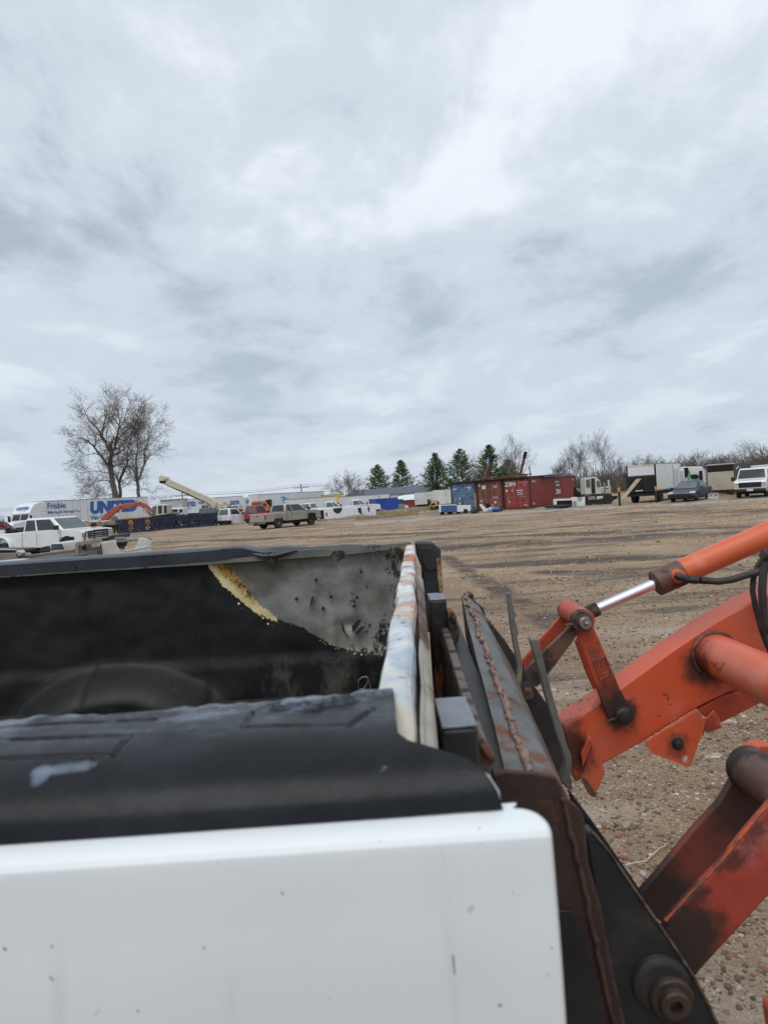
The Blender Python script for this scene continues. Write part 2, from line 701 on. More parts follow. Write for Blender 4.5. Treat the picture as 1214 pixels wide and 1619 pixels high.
tag(scatter('gravel', 24000, wedge(1.6, 5.5, 0.8), 0.0025, 0.017, 4.5, STONES, 3), kind='stuff')
tag(scatter('gravel', 15000, wedge(5.0, 14.0, 0.9), 0.005, 0.026, 4.5, STONES, 4), kind='stuff')
tag(scatter('gravel', 7000, lambda rg: ((rg.random() - 0.5) * 46, 12 + 34 * rg.random() ** 1.2), 0.012, 0.055, 3.5, STONES, 5), kind='stuff')

# straw lying on the yard farther out: one mass of short stalks
sr = np.random.default_rng(12)
V, Fc = [], []
straw_m = paint('dry_straw', (0.46, 0.35, 0.20), (0.30, 0.21, 0.12), 1.5, 0.9)
k = 0
while k < 15000:
    y = 13 + 42 * sr.random() ** 1.1
    x = (sr.random() - 0.5) * 1.25 * y
    if noise.noise((x * 0.25, y * 0.4, 5)) + 0.6 * noise.noise((x * 0.9, y * 1.3, 2)) < 0.12:
        if sr.random() > 0.15:
            k += 0.12
            continue
    a = sr.random() * 3.14
    L = 0.06 + 0.16 * sr.random()
    w = 0.006 + 0.012 * sr.random()
    z = relief(x, y)
    dx, dy = math.cos(a) * L, math.sin(a) * L
    b = len(V)
    V += [(x - dy / L * w, y + dx / L * w, z + 0.005), (x + dy / L * w, y - dx / L * w, z + 0.005), (x + dx, y + dy, z + 0.01 + 0.07 * sr.random())]
    Fc.append((b, b + 1, b + 2))
    k += 1
me = bpy.data.meshes.new('straw')
me.from_pydata(V, [], Fc)
me.materials.append(straw_m)
o = bpy.data.objects.new('straw', me)
COL.objects.link(o)
tag(o, kind='stuff')

# stones, brick pieces and the twig big enough to point at
BRICK = paint('broken_brick', (0.30, 0.10, 0.055), (0.20, 0.075, 0.045), 30, 0.9, dirt=(0.16, 0.12, 0.09), dsc=25, dlo=0.5, dhi=0.65, bump=0.4)
PALE = paint('pale_limestone', (0.42, 0.37, 0.30), (0.30, 0.25, 0.20), 18, 0.9, dirt=(0.16, 0.12, 0.09), dsc=18, dlo=0.52, dhi=0.7, bump=0.4)
BUFF = paint('buff_stone', (0.34, 0.26, 0.16), (0.25, 0.19, 0.12), 18, 0.9, bump=0.4)


def rock(px, py, wpx, hpx, mat, name, label, cat, seed, group=None):
    p = atz(px, py, 0)
    s = wpx * p.y / FPX / 2
    rg = np.random.default_rng(seed)
    bm = bmesh.new()
    bmesh.ops.create_icosphere(bm, subdivisions=2, radius=1.0)
    for v in bm.verts:
        d = 1 + 0.3 * noise.noise(v.co * 1.3 + Vector((seed, 0, 0)))
        v.co = Vector((v.co.x * d * s, v.co.y * d * s * 0.75, max(-0.5, v.co.z * d) * s * hpx))
        v.co = Vector((round(v.co.x / (s * .28)) * s * .28 * .35 + v.co.x * .65, v.co.y, v.co.z))
    me = bpy.data.meshes.new(name)
    bm.to_mesh(me)
    bm.free()
    me.materials.append(mat)
    o = bpy.data.objects.new(name, me)
    COL.objects.link(o)
    o.location = (p.x, p.y, relief(p.x, p.y) + s * hpx * 0.35)
    o.rotation_euler = (0, 0, rg.random() * 3)
    tag(o, label, cat, group)


for a in [
    (955, 1307, 13, .55, BRICK, 'brick_fragment', 'red brick fragment in the gravel beside the tip of the black coupler plate', 'brick piece', 1),
    (990, 1308, 18, .5, BUFF, 'stone', 'buff stone lying right of the small red brick fragment', 'stone', 2),
    (978, 1323, 13, .45, BRICK, 'brick_fragment', 'flat red brick fragment just below the buff stone', 'brick piece', 3),
    (946, 1308, 12, .5, PALE, 'stone', 'pale stone beside the coupler plate, left of the red brick fragment', 'stone', 4),
    (985, 1355, 16, .5, BRICK, 'brick_fragment', 'orange brick fragment beside the left end of the white twig', 'brick piece', 5),
    (1016, 1378, 16, .55, PALE, 'stone', 'pale stone between the white twig and the red link plate', 'stone', 6),
    (1000, 1373, 9, .45, BRICK, 'brick_fragment', 'small brick chip below the white twig near the coupler', 'brick piece', 7),
    (1166, 1556, 14, .6, PALE, 'stone', 'white stone on the soil below the near lift links', 'stone', 8),
    (1206, 1525, 18, .3, BRICK, 'brick_fragment', 'flat red brick fragment at the right edge below the links', 'brick piece', 9),
    (1160, 1503, 24, .08, BRICK, 'brick_fragment', 'long crumbled brick streak pressed into soil beside the red link', 'brick piece', 10),
    (1135, 1246, 12, .3, BRICK, 'brick_fragment', 'small red brick fragment right of the orange gusset with the hole', 'brick piece', 11),
    (1130, 1193, 26, .12, PALE, 'stone', 'flat pinkish slab trodden into the gravel under the loader arm', 'stone', 12),
    (1152, 1143, 24, .3, PALE, 'stone', 'long white stone just under the lower orange tube', 'stone', 13),
    (952, 1282, 12, .5, PALE, 'stone', 'pale round stone above the buff one near the coupler edge', 'stone', 14),
    (1083, 1254, 10, .5, BUFF, 'stone', 'tan pebble alone on gravel below the gusset hole', 'stone', 15),
    (875, 1090, 14, .25, PALE, 'stone', 'white flake of plastic-like stone between the two levers and arm', 'stone', 16),
    (1044, 926, 12, .3, PALE, 'stone', 'pale stone behind the chrome cylinder rod', 'stone', 17),
]:
    rock(*a)
tw = [(988, 1368), (1002, 1366), (1020, 1360), (1032, 1350), (1042, 1343), (1050, 1337), (1056, 1331)]
pts = [atz(x, y, 0.012) for x, y in tw]
tag(MB().tube([p + Vector((0, 0, 0.006 * math.sin(i * 2))) for i, p in enumerate(pts)], [.004, .005, .005, .0045, .004, .003, .002], 7).build('twig', paint('bleached_wood', (0.50, 0.44, 0.36), (0.36, 0.30, 0.24), 40, 0.9)),
    'bleached white twig on the gravel beside the coupler', 'twig')

# ---------------------------------------------------------------- the burnt truck bed on the forks
ZR, YI, YO, YF = 1.73, 0.59, 0.355, 2.24
BX0 = -2.36                                         # tail end
SOOT = (0.012, 0.012, 0.014)


def cpt(x, y):
    return atz(x, y, ZR)


# grooves moulded into the cap: round the stake pocket pad and the ribs towards the tail
GROOVES = [((385, 1150), (552, 1144)), ((552, 1144), (590, 1121)), ((385, 1150), (402, 1124)), ((402, 1124), (440, 1112)),
           ((-400, 1208), (178, 1186)), ((178, 1186), (206, 1163)), ((206, 1163), (-400, 1180)), ((-400, 1170), (245, 1139))]
GROOVES = [(cpt(*a_), cpt(*b_)) for a_, b_ in GROOVES]
HOLES = [(cpt(438, 1121), cpt(500, 1119), .0040), (cpt(490, 1119), cpt(545, 1112), .0055), (cpt(530, 1113), cpt(556, 1110), .0035)]
PR0 = [(0.56, ZR + 0.001), (0.53, ZR), (0.505, ZR - 0.002), (0.484, ZR - 0.006), (0.467, ZR - 0.012), (0.454, ZR - 0.020), (0.446, ZR - 0.029), (0.4415, ZR - 0.040)]


def cpr(px, py):
    z = ZR
    for _ in range(40):
        y = atz(px, py, z).y
        k = max(i for i in range(len(PR0)) if PR0[i][0] >= min(y, .559) or i == 0)
        k = min(k, len(PR0) - 2)
        f = (PR0[k][0] - y) / (PR0[k][0] - PR0[k + 1][0])
        z = 0.7 * z + 0.3 * (PR0[k][1] * (1 - f) + PR0[k + 1][1] * f if 0 <= f <= 1 else z)
    return atz(px, py, z)


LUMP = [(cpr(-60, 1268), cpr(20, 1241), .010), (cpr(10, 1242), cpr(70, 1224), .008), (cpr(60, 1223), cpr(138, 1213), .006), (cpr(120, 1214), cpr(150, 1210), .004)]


def dseg(x, y, a, b):
    dx, dy = b.x - a.x, b.y - a.y
    h = max(0, min(1, ((x - a.x) * dx + (y - a.y) * dy) / (dx * dx + dy * dy)))
    return math.hypot(x - a.x - h * dx, y - a.y - h * dy)


def spline0(P, v):
    s = v * (len(P) - 1)
    i = min(int(s), len(P) - 2)
    f = s - i
    a, b_, c_, d_ = P[max(i - 1, 0)], P[i], P[i + 1], P[min(i + 2, len(P) - 1)]
    return tuple(0.5 * (2 * b_[k] + (c_[k] - a[k]) * f + (2 * a[k] - 5 * b_[k] + 4 * c_[k] - d_[k]) * f * f + (3 * b_[k] - a[k] - 3 * c_[k] + d_[k]) * f ** 3) for k in (0, 1))


def cap_mat():
    m = bpy.data.materials.new('melted_black_plastic')
    t = NT(m)
    a = t.noise(9, 8, 0.7)
    b = t.noise(45, 6, 0.7)
    col = t.mix(t.rng(a, 0.40, 0.62), (0.007, 0.008, 0.010), (0.013, 0.015, 0.019))
    sepp = t.n.new('ShaderNodeSeparateXYZ')
    t.l.new(t.pos, sepp.inputs[0])
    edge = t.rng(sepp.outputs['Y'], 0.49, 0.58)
    ash_sheen = t.math('MULTIPLY', t.rng(t.noise(14, 9, 0.75, (1, 1.8, 1)), 0.44, 0.64), edge)
    col = t.mix(t.math('MULTIPLY', ash_sheen, 0.75), col, (0.16, 0.195, 0.25))  # melted-edge ash together with bluish sky highlights painted into the colour
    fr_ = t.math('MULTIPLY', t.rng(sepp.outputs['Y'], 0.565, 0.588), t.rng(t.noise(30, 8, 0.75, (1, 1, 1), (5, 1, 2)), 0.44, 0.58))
    col = t.mix(t.math('MULTIPLY', fr_, 0.6), col, (0.26, 0.30, 0.36))  # paler highlight along the very inner edge, also put into the colour
    col = t.mix(t.math('MULTIPLY', t.rng(t.noise(60, 4, 0.6, (1, 1, 1), (4, 4, 4)), 0.71, 0.76), 0.4), col, (0.22, 0.25, 0.28))
    col = t.mix(t.rng(t.noise(26, 5, 0.6, (1, 1, 1), (9, 4, 4)), 0.69, 0.73), col, (0.006, 0.006, 0.007))
    for a_, b_ in GROOVES:
        col = t.mix(t.math('MULTIPLY', t.seg(a_, b_, .0028, .3), 0.75), col, (0.006, 0.006, 0.008))
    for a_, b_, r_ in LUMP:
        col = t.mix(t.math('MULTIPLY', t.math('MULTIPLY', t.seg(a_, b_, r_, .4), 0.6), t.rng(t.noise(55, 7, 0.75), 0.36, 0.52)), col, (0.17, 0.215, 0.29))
    for a_, b_, r_ in HOLES:
        col = t.mix(t.math('MULTIPLY', t.seg(a_, b_, r_ * 1.9, .6), 0.5), col, (0.10, 0.12, 0.15))
    for a_, b_, r_ in HOLES:
        col = t.mix(t.seg(a_, b_, r_ * 1.15, .75), col, (0.002, 0.002, 0.002))
    t.out(col, t.rng(b, 0.3, 0.7, 0.22, 0.36), None, 0.20)
    t.bump(t.math('ADD', t.math('MULTIPLY', a, 0.6), t.math('MULTIPLY', t.math('MULTIPLY', b, edge), 0.5)), 0.35, 0.006)
    return m


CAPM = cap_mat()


WP = [(0.455, ZR - 0.042), (0.445, ZR - 0.0412), (0.434, ZR - 0.0413), (0.425, ZR - 0.0430), (0.4205, ZR - 0.0465), (0.4185, ZR - 0.053), (0.416, ZR - 0.085), (0.413, ZR - 0.13), (0.412, ZR - 0.20), (0.413, ZR - 0.27), (0.418, ZR - 0.35), (0.43, ZR - 0.42), (0.45, ZR - 0.50)]
WPS = [spline0(WP, i / 240) for i in range(60, 241)]


def onpanel(px, py):
    y = 0.4125
    for _ in range(6):
        z = at(px, py, y).z
        y = min(WPS, key=lambda q: abs(q[1] - z))[0]
    return at(px, py, y)


def white_panel_mat():
    m = bpy.data.materials.new('white_body_paint')
    t = NT(m)
    col = t.mix(t.rng(t.noise(4, 4, 0.5), 0.3, 0.7), (0.68, 0.715, 0.73), (0.73, 0.76, 0.77))
    # rust chips
    vc = t.voro(16, 'Color')
    sp = t.n.new('ShaderNodeSeparateColor')
    t.l.new(vc, sp.inputs[0])
    vd = t.voro(16, 'Distance')
    wob = t.math('ADD', vd, t.math('MULTIPLY', t.noise(120, 4, 0.6), 0.10))
    chip = t.math('MULTIPLY', t.rng(sp.outputs['Red'], 0.80, 0.81), t.rng(wob, 0.118, 0.09))
    col = t.mix(t.math('MULTIPLY', chip, 0.85), col, t.mix(sp.outputs['Green'], (0.10, 0.03, 0.02), (0.12, 0.12, 0.13)))
    for (px, py, r_, qx, qy, cc) in ((8, 1500, 1.3, 9, 1501, 0), (82, 1497, 1.0, 84, 1496, 1), (322, 1498, 1.0, 323, 1499, 1), (446, 1411, 1.1, 447, 1413, 1), (716, 1512, 1.1, 719, 1541, 1), (790, 1590, 1.4, 791, 1591, 0), (810, 1411, .9, 811, 1412, 0), (818, 1413, .8, 818, 1414, 0), (871, 1497, 1.2, 872, 1498, 0), (218, 1599, 1.0, 219, 1598, 1), (719, 1597, .9, 722, 1593, 0), (390, 1325, .8, 391, 1325, 0), (346, 1364, .8, 346, 1364, 1), (758, 1309, .7, 759, 1335, 1), (742, 1440, 2.2, 746, 1434, 2), (151, 1606, .9, 157, 1597, 2), (80, 1545, .9, 84, 1550, 1), (600, 1330, .6, 601, 1331, 1), (866, 1540, 1.1, 867, 1541, 0), (520, 1580, .6, 521, 1581, 1)):
        mk = t.seg(onpanel(px, py), onpanel(qx, qy), r_ * .0010, .4)
        col = t.mix(t.math('MULTIPLY', mk, (.85, .75, .35)[cc]), col, ((0.10, 0.025, 0.02), (0.10, 0.11, 0.13), (0.34, 0.24, 0.17))[cc])
    # faint runs of grime
    run = t.math('MULTIPLY', t.rng(t.noise(22, 6, 0.7, (1.0, 1.0, 0.12)), 0.56, 0.78), 0.30)
    col = t.mix(run, col, (0.36, 0.31, 0.26))
    sep = t.n.new('ShaderNodeSeparateXYZ')
    t.l.new(t.pos, sep.inputs[0])
    ed = t.math('MULTIPLY', t.rng(sep.outputs['X'], 0.088, 0.102), t.rng(t.noise(60, 6, 0.7), 0.45, 0.6))
    col = t.mix(t.math('MULTIPLY', ed, 0.8), col, (0.16, 0.11, 0.07))
    t.out(col, 0.42, None, 0.4)
    t.bump(t.noise(6, 3, 0.5), 0.08, 0.01)
    return m


WHITEM = white_panel_mat()


def wall_mat():
    """inside of the bed: black sooted liner, bare grey metal where it burnt away, yellow foam along the edge"""
    m = bpy.data.materials.new('burnt_bed_wall')
    t = NT(m)
    sep = t.n.new('ShaderNodeSeparateXYZ')
    t.l.new(t.pos, sep.inputs[0])
    X, Z = sep.outputs['X'], sep.outputs['Z']
    fc = t.n.new('ShaderNodeFloatCurve')
    cm = fc.mapping
    cv = cm.curves[0]
    pts = [(325, 893), (345, 921), (372, 945), (400, 968), (430, 981), (470, 993), (500, 1010), (525, 1024), (560, 1033), (600, 1040), (630, 1047)]
    w = [at(x, y, 2.27) for x, y in pts]
    xa, xb, za, zb = -0.70, 0.10, 1.25, 1.75
    q = [((p.x - xa) / (xb - xa), (p.z - za) / (zb - za)) for p in w]
    q = [(0.0, 1.0), (q[0][0] - 0.004, 1.0)] + q + [(1.0, q[-1][1] - 0.02)]
    while len(cv.points) < len(q):
        cv.points.new(0.5, 0.5)
    for i, (a, b) in enumerate(q):
        cv.points[i].location = (max(0, min(1, a)), max(0, min(1, b)))
        cv.points[i].handle_type = 'VECTOR'
    cm.update()
    t.l.new(t.math('DIVIDE', t.math('SUBTRACT', X, xa), xb - xa), fc.inputs['Value'])
    bz = t.math('ADD', t.math('MULTIPLY', fc.outputs[0], zb - za), za)
    jag = t.math('MULTIPLY', t.math('SUBTRACT', t.noise(70, 5, 0.7), 0.5), 0.035)
    d = t.math('ADD', t.math('SUBTRACT', Z, bz), jag)            # >0 = bare metal
    bare = t.rng(d, -0.002, 0.003)
    n1 = t.noise(5, 7, 0.65)
    metal = t.mix(t.rng(n1, 0.35, 0.65), (0.14, 0.135, 0.115), (0.30, 0.30, 0.28))
    metal = t.mix(t.rng(t.noise(3.0, 5, 0.6, (1, 1, 1), (5, 5, 5)), 0.48, 0.62), metal, (0.13, 0.12, 0.085))
    # cream bloom low down and black flakes to the right
    low = t.math('MULTIPLY', t.rng(Z, 1.50, 1.38), t.rng(X, -0.35, -0.05))
    metal = t.mix(t.math('MULTIPLY', low, 0.55), metal, (0.42, 0.40, 0.33))
    fl = t.math('MULTIPLY', t.rng(t.noise(14, 9, 0.80, (1, 1, 0.55), (2, 6, 3)), 0.53, 0.565), t.rng(X, -0.26, -0.12))
    metal = t.mix(fl, metal, (0.018, 0.02, 0.028))
    fl2 = t.rng(t.noise(26, 8, 0.75, (1, 1, 0.8), (8, 1, 3)), 0.64, 0.67)
    metal = t.mix(fl2, metal, (0.02, 0.02, 0.02))
    blu = t.math('MULTIPLY', t.rng(t.noise(30, 6, 0.7, (1, 1, 1), (1, 1, 9)), 0.60, 0.68), t.rng(X, -0.22, -0.1))
    metal = t.mix(t.math('MULTIPLY', blu, 0.6), metal, (0.20, 0.26, 0.36))
    rustb = t.rng(t.math('ADD', Z, t.math('MULTIPLY', n1, 0.06)), 1.715, 1.755)
    metal = t.mix(t.math('MULTIPLY', rustb, 0.45), metal, (0.14, 0.075, 0.04))
    soot = t.mix(t.rng(t.noise(8, 8, 0.7), 0.42, 0.7), (0.005, 0.0053, 0.006), (0.011, 0.011, 0.011))
    scuff = t.math('MULTIPLY', t.rng(t.noise(18, 9, 0.8, (0.7, 1, 1.3), (3, 1, 1)), 0.585, 0.70), t.rng(Z, 1.50, 1.34))
    soot = t.mix(t.math('MULTIPLY', scuff, 0.55), soot, (0.085, 0.075, 0.062))
    scr = t.rng(t.noise(46, 7, 0.8, (0.6, 1, 1.0), (13, 1, 1)), 0.665, 0.70)
    soot = t.mix(t.math('MULTIPLY', scr, 0.22), soot, (0.18, 0.16, 0.13))
    gl = t.math('MULTIPLY', t.rng(X, -0.62, -0.35), t.math('MULTIPLY', t.rng(X, -0.02, -0.16), t.rng(Z, 1.40, 1.32)))
    soot = t.mix(t.math('MULTIPLY', t.math('MULTIPLY', gl, t.rng(t.noise(9, 8, 0.75, (1, 1, .6), (4, 4, 1)), 0.46, 0.62)), 0.55), soot, (0.12, 0.105, 0.085))
    col = t.mix(bare, soot, metal)
    # yellow foam: wide at the upper left, beads farther down
    fw = t.rng(X, -0.40, -0.46, 0.0, 1.0)
    wide = t.math('ADD', t.math('MULTIPLY', t.rng(X, -0.36, -0.56), 0.085), t.math('MULTIPLY', t.math('SUBTRACT', t.noise(34, 8, 0.75, (1, 1, 1), (6, 6, 6)), 0.50), 0.07))
    band = t.math('MULTIPLY', t.rng(t.math('SUBTRACT', d, wide), 0.006, -0.004), t.rng(d, -0.012, -0.006))
    band = t.math('MULTIPLY', band, t.rng(X, -0.383, -0.39))
    ytone = t.mix(t.rng(d, 0.01, 0.06), (0.72, 0.60, 0.30), (0.42, 0.235, 0.045))
    ytone = t.mix(t.math('MULTIPLY', t.rng(t.noise(48, 7, 0.8, (1, 1, 1), (2, 2, 2)), 0.48, 0.56), t.rng(d, 0.012, 0.035)), ytone, (0.12, 0.05, 0.012))
    col = t.mix(t.math('MULTIPLY', band, t.rng(t.noise(110, 4, 0.6), 0.30, 0.36)), col, ytone)
    bead = t.math('MULTIPLY', t.rng(t.math('ABSOLUTE', t.math('ADD', d, 0.004)), 0.012, 0.004), t.rng(t.noise(75, 5, 0.7, (1, 1, 1), (7, 7, 1)), 0.56, 0.60))
    bead = t.math('MULTIPLY', bead, t.math('MULTIPLY', t.rng(X, -0.28, -0.22), t.rng(X, -0.08, -0.12)))
    col = t.mix(bead, col, (0.75, 0.58, 0.22))
    sat = t.math('MULTIPLY', t.rng(t.voro(60), 0.28, 0.2), t.math('MULTIPLY', t.rng(t.math('ABSOLUTE', t.math('ADD', d, 0.018)), 0.016, 0.008), t.rng(X, -0.37, -0.39)))
    sat = t.math('MULTIPLY', sat, t.rng(X, -0.58, -0.50))
    col = t.mix(sat, col, (0.78, 0.66, 0.34))
    t.out(col, t.rng(bare, 0, 1, 0.56, 0.5), t.math('MULTIPLY', bare, 0.25), 0.4)
    hh = t.math('ADD', t.math('MULTIPLY', t.noise(30, 7, 0.7), 0.6), t.math('MULTIPLY', band, 1.2))
    t.bump(hh, 0.45, 0.006)
    return m


WALLM = wall_mat()
SOOTM = paint('soot', (0.010, 0.010, 0.011), (0.020, 0.019, 0.018), 8, 0.7, dirt=(0.06, 0.052, 0.044), dsc=12, dlo=0.56, dhi=0.72, bump=0.4)
LIPM = paint('burnt_lip_metal', (0.20, 0.19, 0.155), (0.13, 0.125, 0.10), 6, 0.5, 0.3, dirt=(0.03, 0.03, 0.032), dsc=14, dlo=0.56, dhi=0.64, dirt2=(0.36, 0.32, 0.22), d2lo=0.62, d2hi=0.7, bump=0.2)

bed = thing('truck_bed', 'burnt white pickup truck bed with a melted black rail cap, resting on the forks', 'truck bed', (-1.1, 1.3, 1.22))


def smooth(a, b, x):
    t_ = max(0.0, min(1.0, (x - a) / (b - a)))
    return t_ * t_ * (3 - 2 * t_)


# near rail cap: u along the bed, v across from the inner edge over the shoulder to the outer lip
prof0 = [(YI + 0.004, ZR - 0.035), (YI + 0.003, ZR - 0.010), (YI - 0.004, ZR), (0.56, ZR + 0.001), (0.53, ZR), (0.505, ZR - 0.002), (0.484, ZR - 0.006), (0.467, ZR - 0.012), (0.454, ZR - 0.020), (0.446, ZR - 0.029), (0.4415, ZR - 0.040)]


def spline(P, v):
    s = v * (len(P) - 1)
    i = min(int(s), len(P) - 2)
    f = s - i
    a, b_, c_, d_ = P[max(i - 1, 0)], P[i], P[i + 1], P[min(i + 2, len(P) - 1)]
    return tuple(0.5 * (2 * b_[k] + (c_[k] - a[k]) * f + (2 * a[k] - 5 * b_[k] + 4 * c_[k] - d_[k]) * f * f + (3 * b_[k] - a[k] - 3 * c_[k] + d_[k]) * f ** 3) for k in (0, 1))


prof = [spline(prof0, i / 80) for i in range(81)]
plen = [0]
for i in range(1, len(prof)):
    plen.append(plen[-1] + math.hypot(prof[i][0] - prof[i - 1][0], prof[i][1] - prof[i - 1][1]))


def pf(v):
    s = v * plen[-1]
    for i in range(1, len(prof)):
        if s <= plen[i] + 1e-9:
            f = (s - plen[i - 1]) / (plen[i] - plen[i - 1])
            return tuple(prof[i - 1][k] * (1 - f) + prof[i][k] * f for k in (0, 1))
    return prof[-1]


def onprof(px, py):
    z = ZR
    for _ in range(40):
        y = atz(px, py, z).y
        q = min(prof[20:], key=lambda p_: abs(p_[0] - y))
        z = 0.6 * z + 0.4 * q[1]
    return atz(px, py, z)


_e = [onprof(a_, b_) for a_, b_ in [(621, 1090), (625, 1112), (626, 1135), (629, 1158), (646, 1171), (700, 1186), (738, 1200), (765, 1220), (786, 1248), (797, 1266), (803, 1284)]]
ENDX = sorted([(q.y, q.x) for q in _e], reverse=True)
ENDX = [(0.62, ENDX[0][1])] + ENDX + [(0.34, ENDX[-1][1])]
print('ENDX', ENDX)


def endx(y):
    for i in range(1, len(ENDX)):
        if y >= ENDX[i][0]:
            f = (y - ENDX[i][0]) / (ENDX[i - 1][0] - ENDX[i][0])
            f = max(0, min(1, f))
            return ENDX[i][1] * (1 - f) + ENDX[i - 1][1] * f
    return ENDX[-1][1]


def boxf(x, y, x0, x1, y0, y1, s):
    return smooth(x0 - s, x0 + s, x) * (1 - smooth(x1 - s, x1 + s, x)) * smooth(y0 - s, y0 + s, y) * (1 - smooth(y1 - s, y1 + s, y))


def cap(u, v):
    y, z = pf(v)
    xe = endx(y)
    # dense near the front end
    x = xe - (1 - u) ** 1.0 * 0.0
    s = (1 - u)
    L = xe - BX0
    x = xe - (s * 0.62 if s < 0.8 else 0.62 * 0.8 + (s - 0.8) / 0.2 * (L - 0.62 * 0.8))
    top = smooth(ZR - 0.012, ZR - 0.002, z)
    if top > 0:
        h = 0.0
        if x > -1.2:
            for ga, gb in GROOVES:
                dd = dseg(x, y, ga, gb)
                h -= 0.0030 * max(0, 1 - (dd / 0.0030) ** 2)
            for ga, gb, gr_ in HOLES:
                dd = dseg(x, y, ga, gb) + 0.0018 * noise.noise((x * 150, y * 150, 0))
                h -= 0.016 * (1 - smooth(gr_ * .7, gr_ * 1.1, dd)) - 0.0022 * math.exp(-((dd - gr_ * 1.4) / .0016) ** 2)
            for ga, gb, gr_ in LUMP:
                dd = dseg(x, y, ga, gb) + 0.003 * noise.noise((x * 90, y * 90, 0))
                h += 0.0045 * max(0, 1 - (dd / gr_) ** 2) ** .6
        # ribs between the grooves stand a little proud
        ed = smooth(0.55, 0.60, y)
        h += ed * 0.006 * (noise.noise((x * 22, y * 30, 7)) + 0.6 * noise.noise((x * 60, y * 60, 2)))
        h += 0.0012 * noise.noise((x * 14, y * 20, 9))
        z += h * top
    if v < 0.12:
        z += 0.004 * noise.noise((x * 30, 0, 3))
    # sag of the outer lip towards the tail
    z += 0.0 * x
    return (x, y, z)


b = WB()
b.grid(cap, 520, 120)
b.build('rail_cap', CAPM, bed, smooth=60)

# white outer side of the near wall
wp = [(0.455, ZR - 0.042), (0.445, ZR - 0.0412), (0.434, ZR - 0.0413), (0.425, ZR - 0.0430), (0.4205, ZR - 0.0465), (0.4185, ZR - 0.053), (0.416, ZR - 0.085), (0.413, ZR - 0.13), (0.412, ZR - 0.20), (0.413, ZR - 0.27), (0.418, ZR - 0.35), (0.43, ZR - 0.42), (0.45, ZR - 0.50)]


XW0, XW1 = at(872, 1330, 0.42).x, at(894, 1619, 0.413).x


def wpanel(u, v):
    y, z = spline(wp, v)
    xe = XW0 + (XW1 - XW0) * min(1.0, (ZR - z) / 0.14)
    # rounded top front corner, rolled front edge
    fr = min(1.0, (max(0.0, 0.4450 - y) + max(0.0, ZR - 0.0415 - z)) / 0.030)
    xe -= 0.018 * (1 - math.sqrt(max(0.0, 1 - (1 - fr) ** 2)))
    w = 1 - u
    x = xe - (w * 0.5 if w < 0.6 else 0.3 + (w - 0.6) / 0.4 * (xe - BX0 - 0.3))
    y += 0.0015 * math.exp(-(((x - 0.035) / 0.02) ** 2 + ((z - ZR + 0.16) / 0.05) ** 2)) + 0.001 * noise.noise((x * 5, z * 7, 1))
    return (x, y, z)


b = WB()
b.grid(wpanel, 160, 110)
b.build('outer_panel', WHITEM, bed, smooth=60, solid=0.0015)
# white metal flange under the cap where the plastic burnt away at the front corner
b = WB()
fl = [(endx(y_) + 0.0005, y_, z_) for y_, z_ in ((0.484, ZR - .008), (0.470, ZR - .013), (0.458, ZR - .021), (0.449, ZR - .030), (0.444, ZR - .0412))]
fo = [(a_[0] + w_, a_[1] + .003, a_[2] - w_ * .5) for a_, w_ in zip(fl, (.002, .006, .007, .004, .0008))]
fi = [(a_[0] - .01, a_[1], a_[2] - .006) for a_ in fl]
b.v = fi + fl + fo
for r_ in range(2):
    for i in range(4):
        a = r_ * 5 + i
        b.f.append((a, a + 1, a + 6, a + 5))
b.build('corner_flange', WHITEM, bed, smooth=60, solid=0.002)
# closing piece at the front of the near wall
b = WB()
b.box(0.05, 0.057, 0.425, 0.55, ZR - 0.42, ZR - 0.068)
b.build('front_post', SOOTM, bed)
# inner near wall
b = WB()
b.grid(lambda u, v: (BX0 + (0.0 - BX0) * u, YI + 0.001 + 0.004 * noise.noise((u * 9, v * 4, 0)), ZR - 0.03 - v * 0.47), 80, 20)
b.build('inner_wall', SOOTM, bed, solid=0.003)

# far inner wall with its dents, wheelhouse swelling and tie-down recesses
XF = 0.075


def fwall(u, v):
    x = -1.75 + (XF + 1.75) * u
    z = ZR - 0.002 - v * 0.533
    y = 2.300
    y += 0.012 * smooth(0.0, 0.12, v) - 0.010 * smooth(0.62, 0.72, v)
    # vertical pressed fields
    for xc in (-1.02, -0.62, -0.10):
        y += 0.008 * math.exp(-((x - xc) / 0.018) ** 2) * smooth(0.1, 0.2, v)
    # corner return to the headboard
    y -= 0.055 * smooth(-0.03, 0.075, x) ** 2
    # wheelhouse
    q = ((x + 0.93) / 0.36) ** 2 + ((z - 1.13) / 0.235) ** 2
    y -= 0.12 * (1 - smooth(0.45, 1.25, q))
    y -= 0.010 * (1 - smooth(0.9, 1.5, q))
    y += 0.006 * noise.noise((x * 5, z * 6, 2)) + 0.003 * noise.noise((x * 15, z * 17, 5))
    # buckle in the scorched corner
    y += 0.010 * math.exp(-(((x + .14) / 0.05) ** 2 + ((z - 1.47) / 0.022) ** 2)) - 0.008 * math.exp(-(((x + .20) / 0.02) ** 2 + ((z - 1.46) / 0.06) ** 2))
    return (x, y, z)


b = WB()
b.grid(fwall, 300, 110)
fwl = b.build('far_wall', WALLM, bed, smooth=60, solid=0.003)
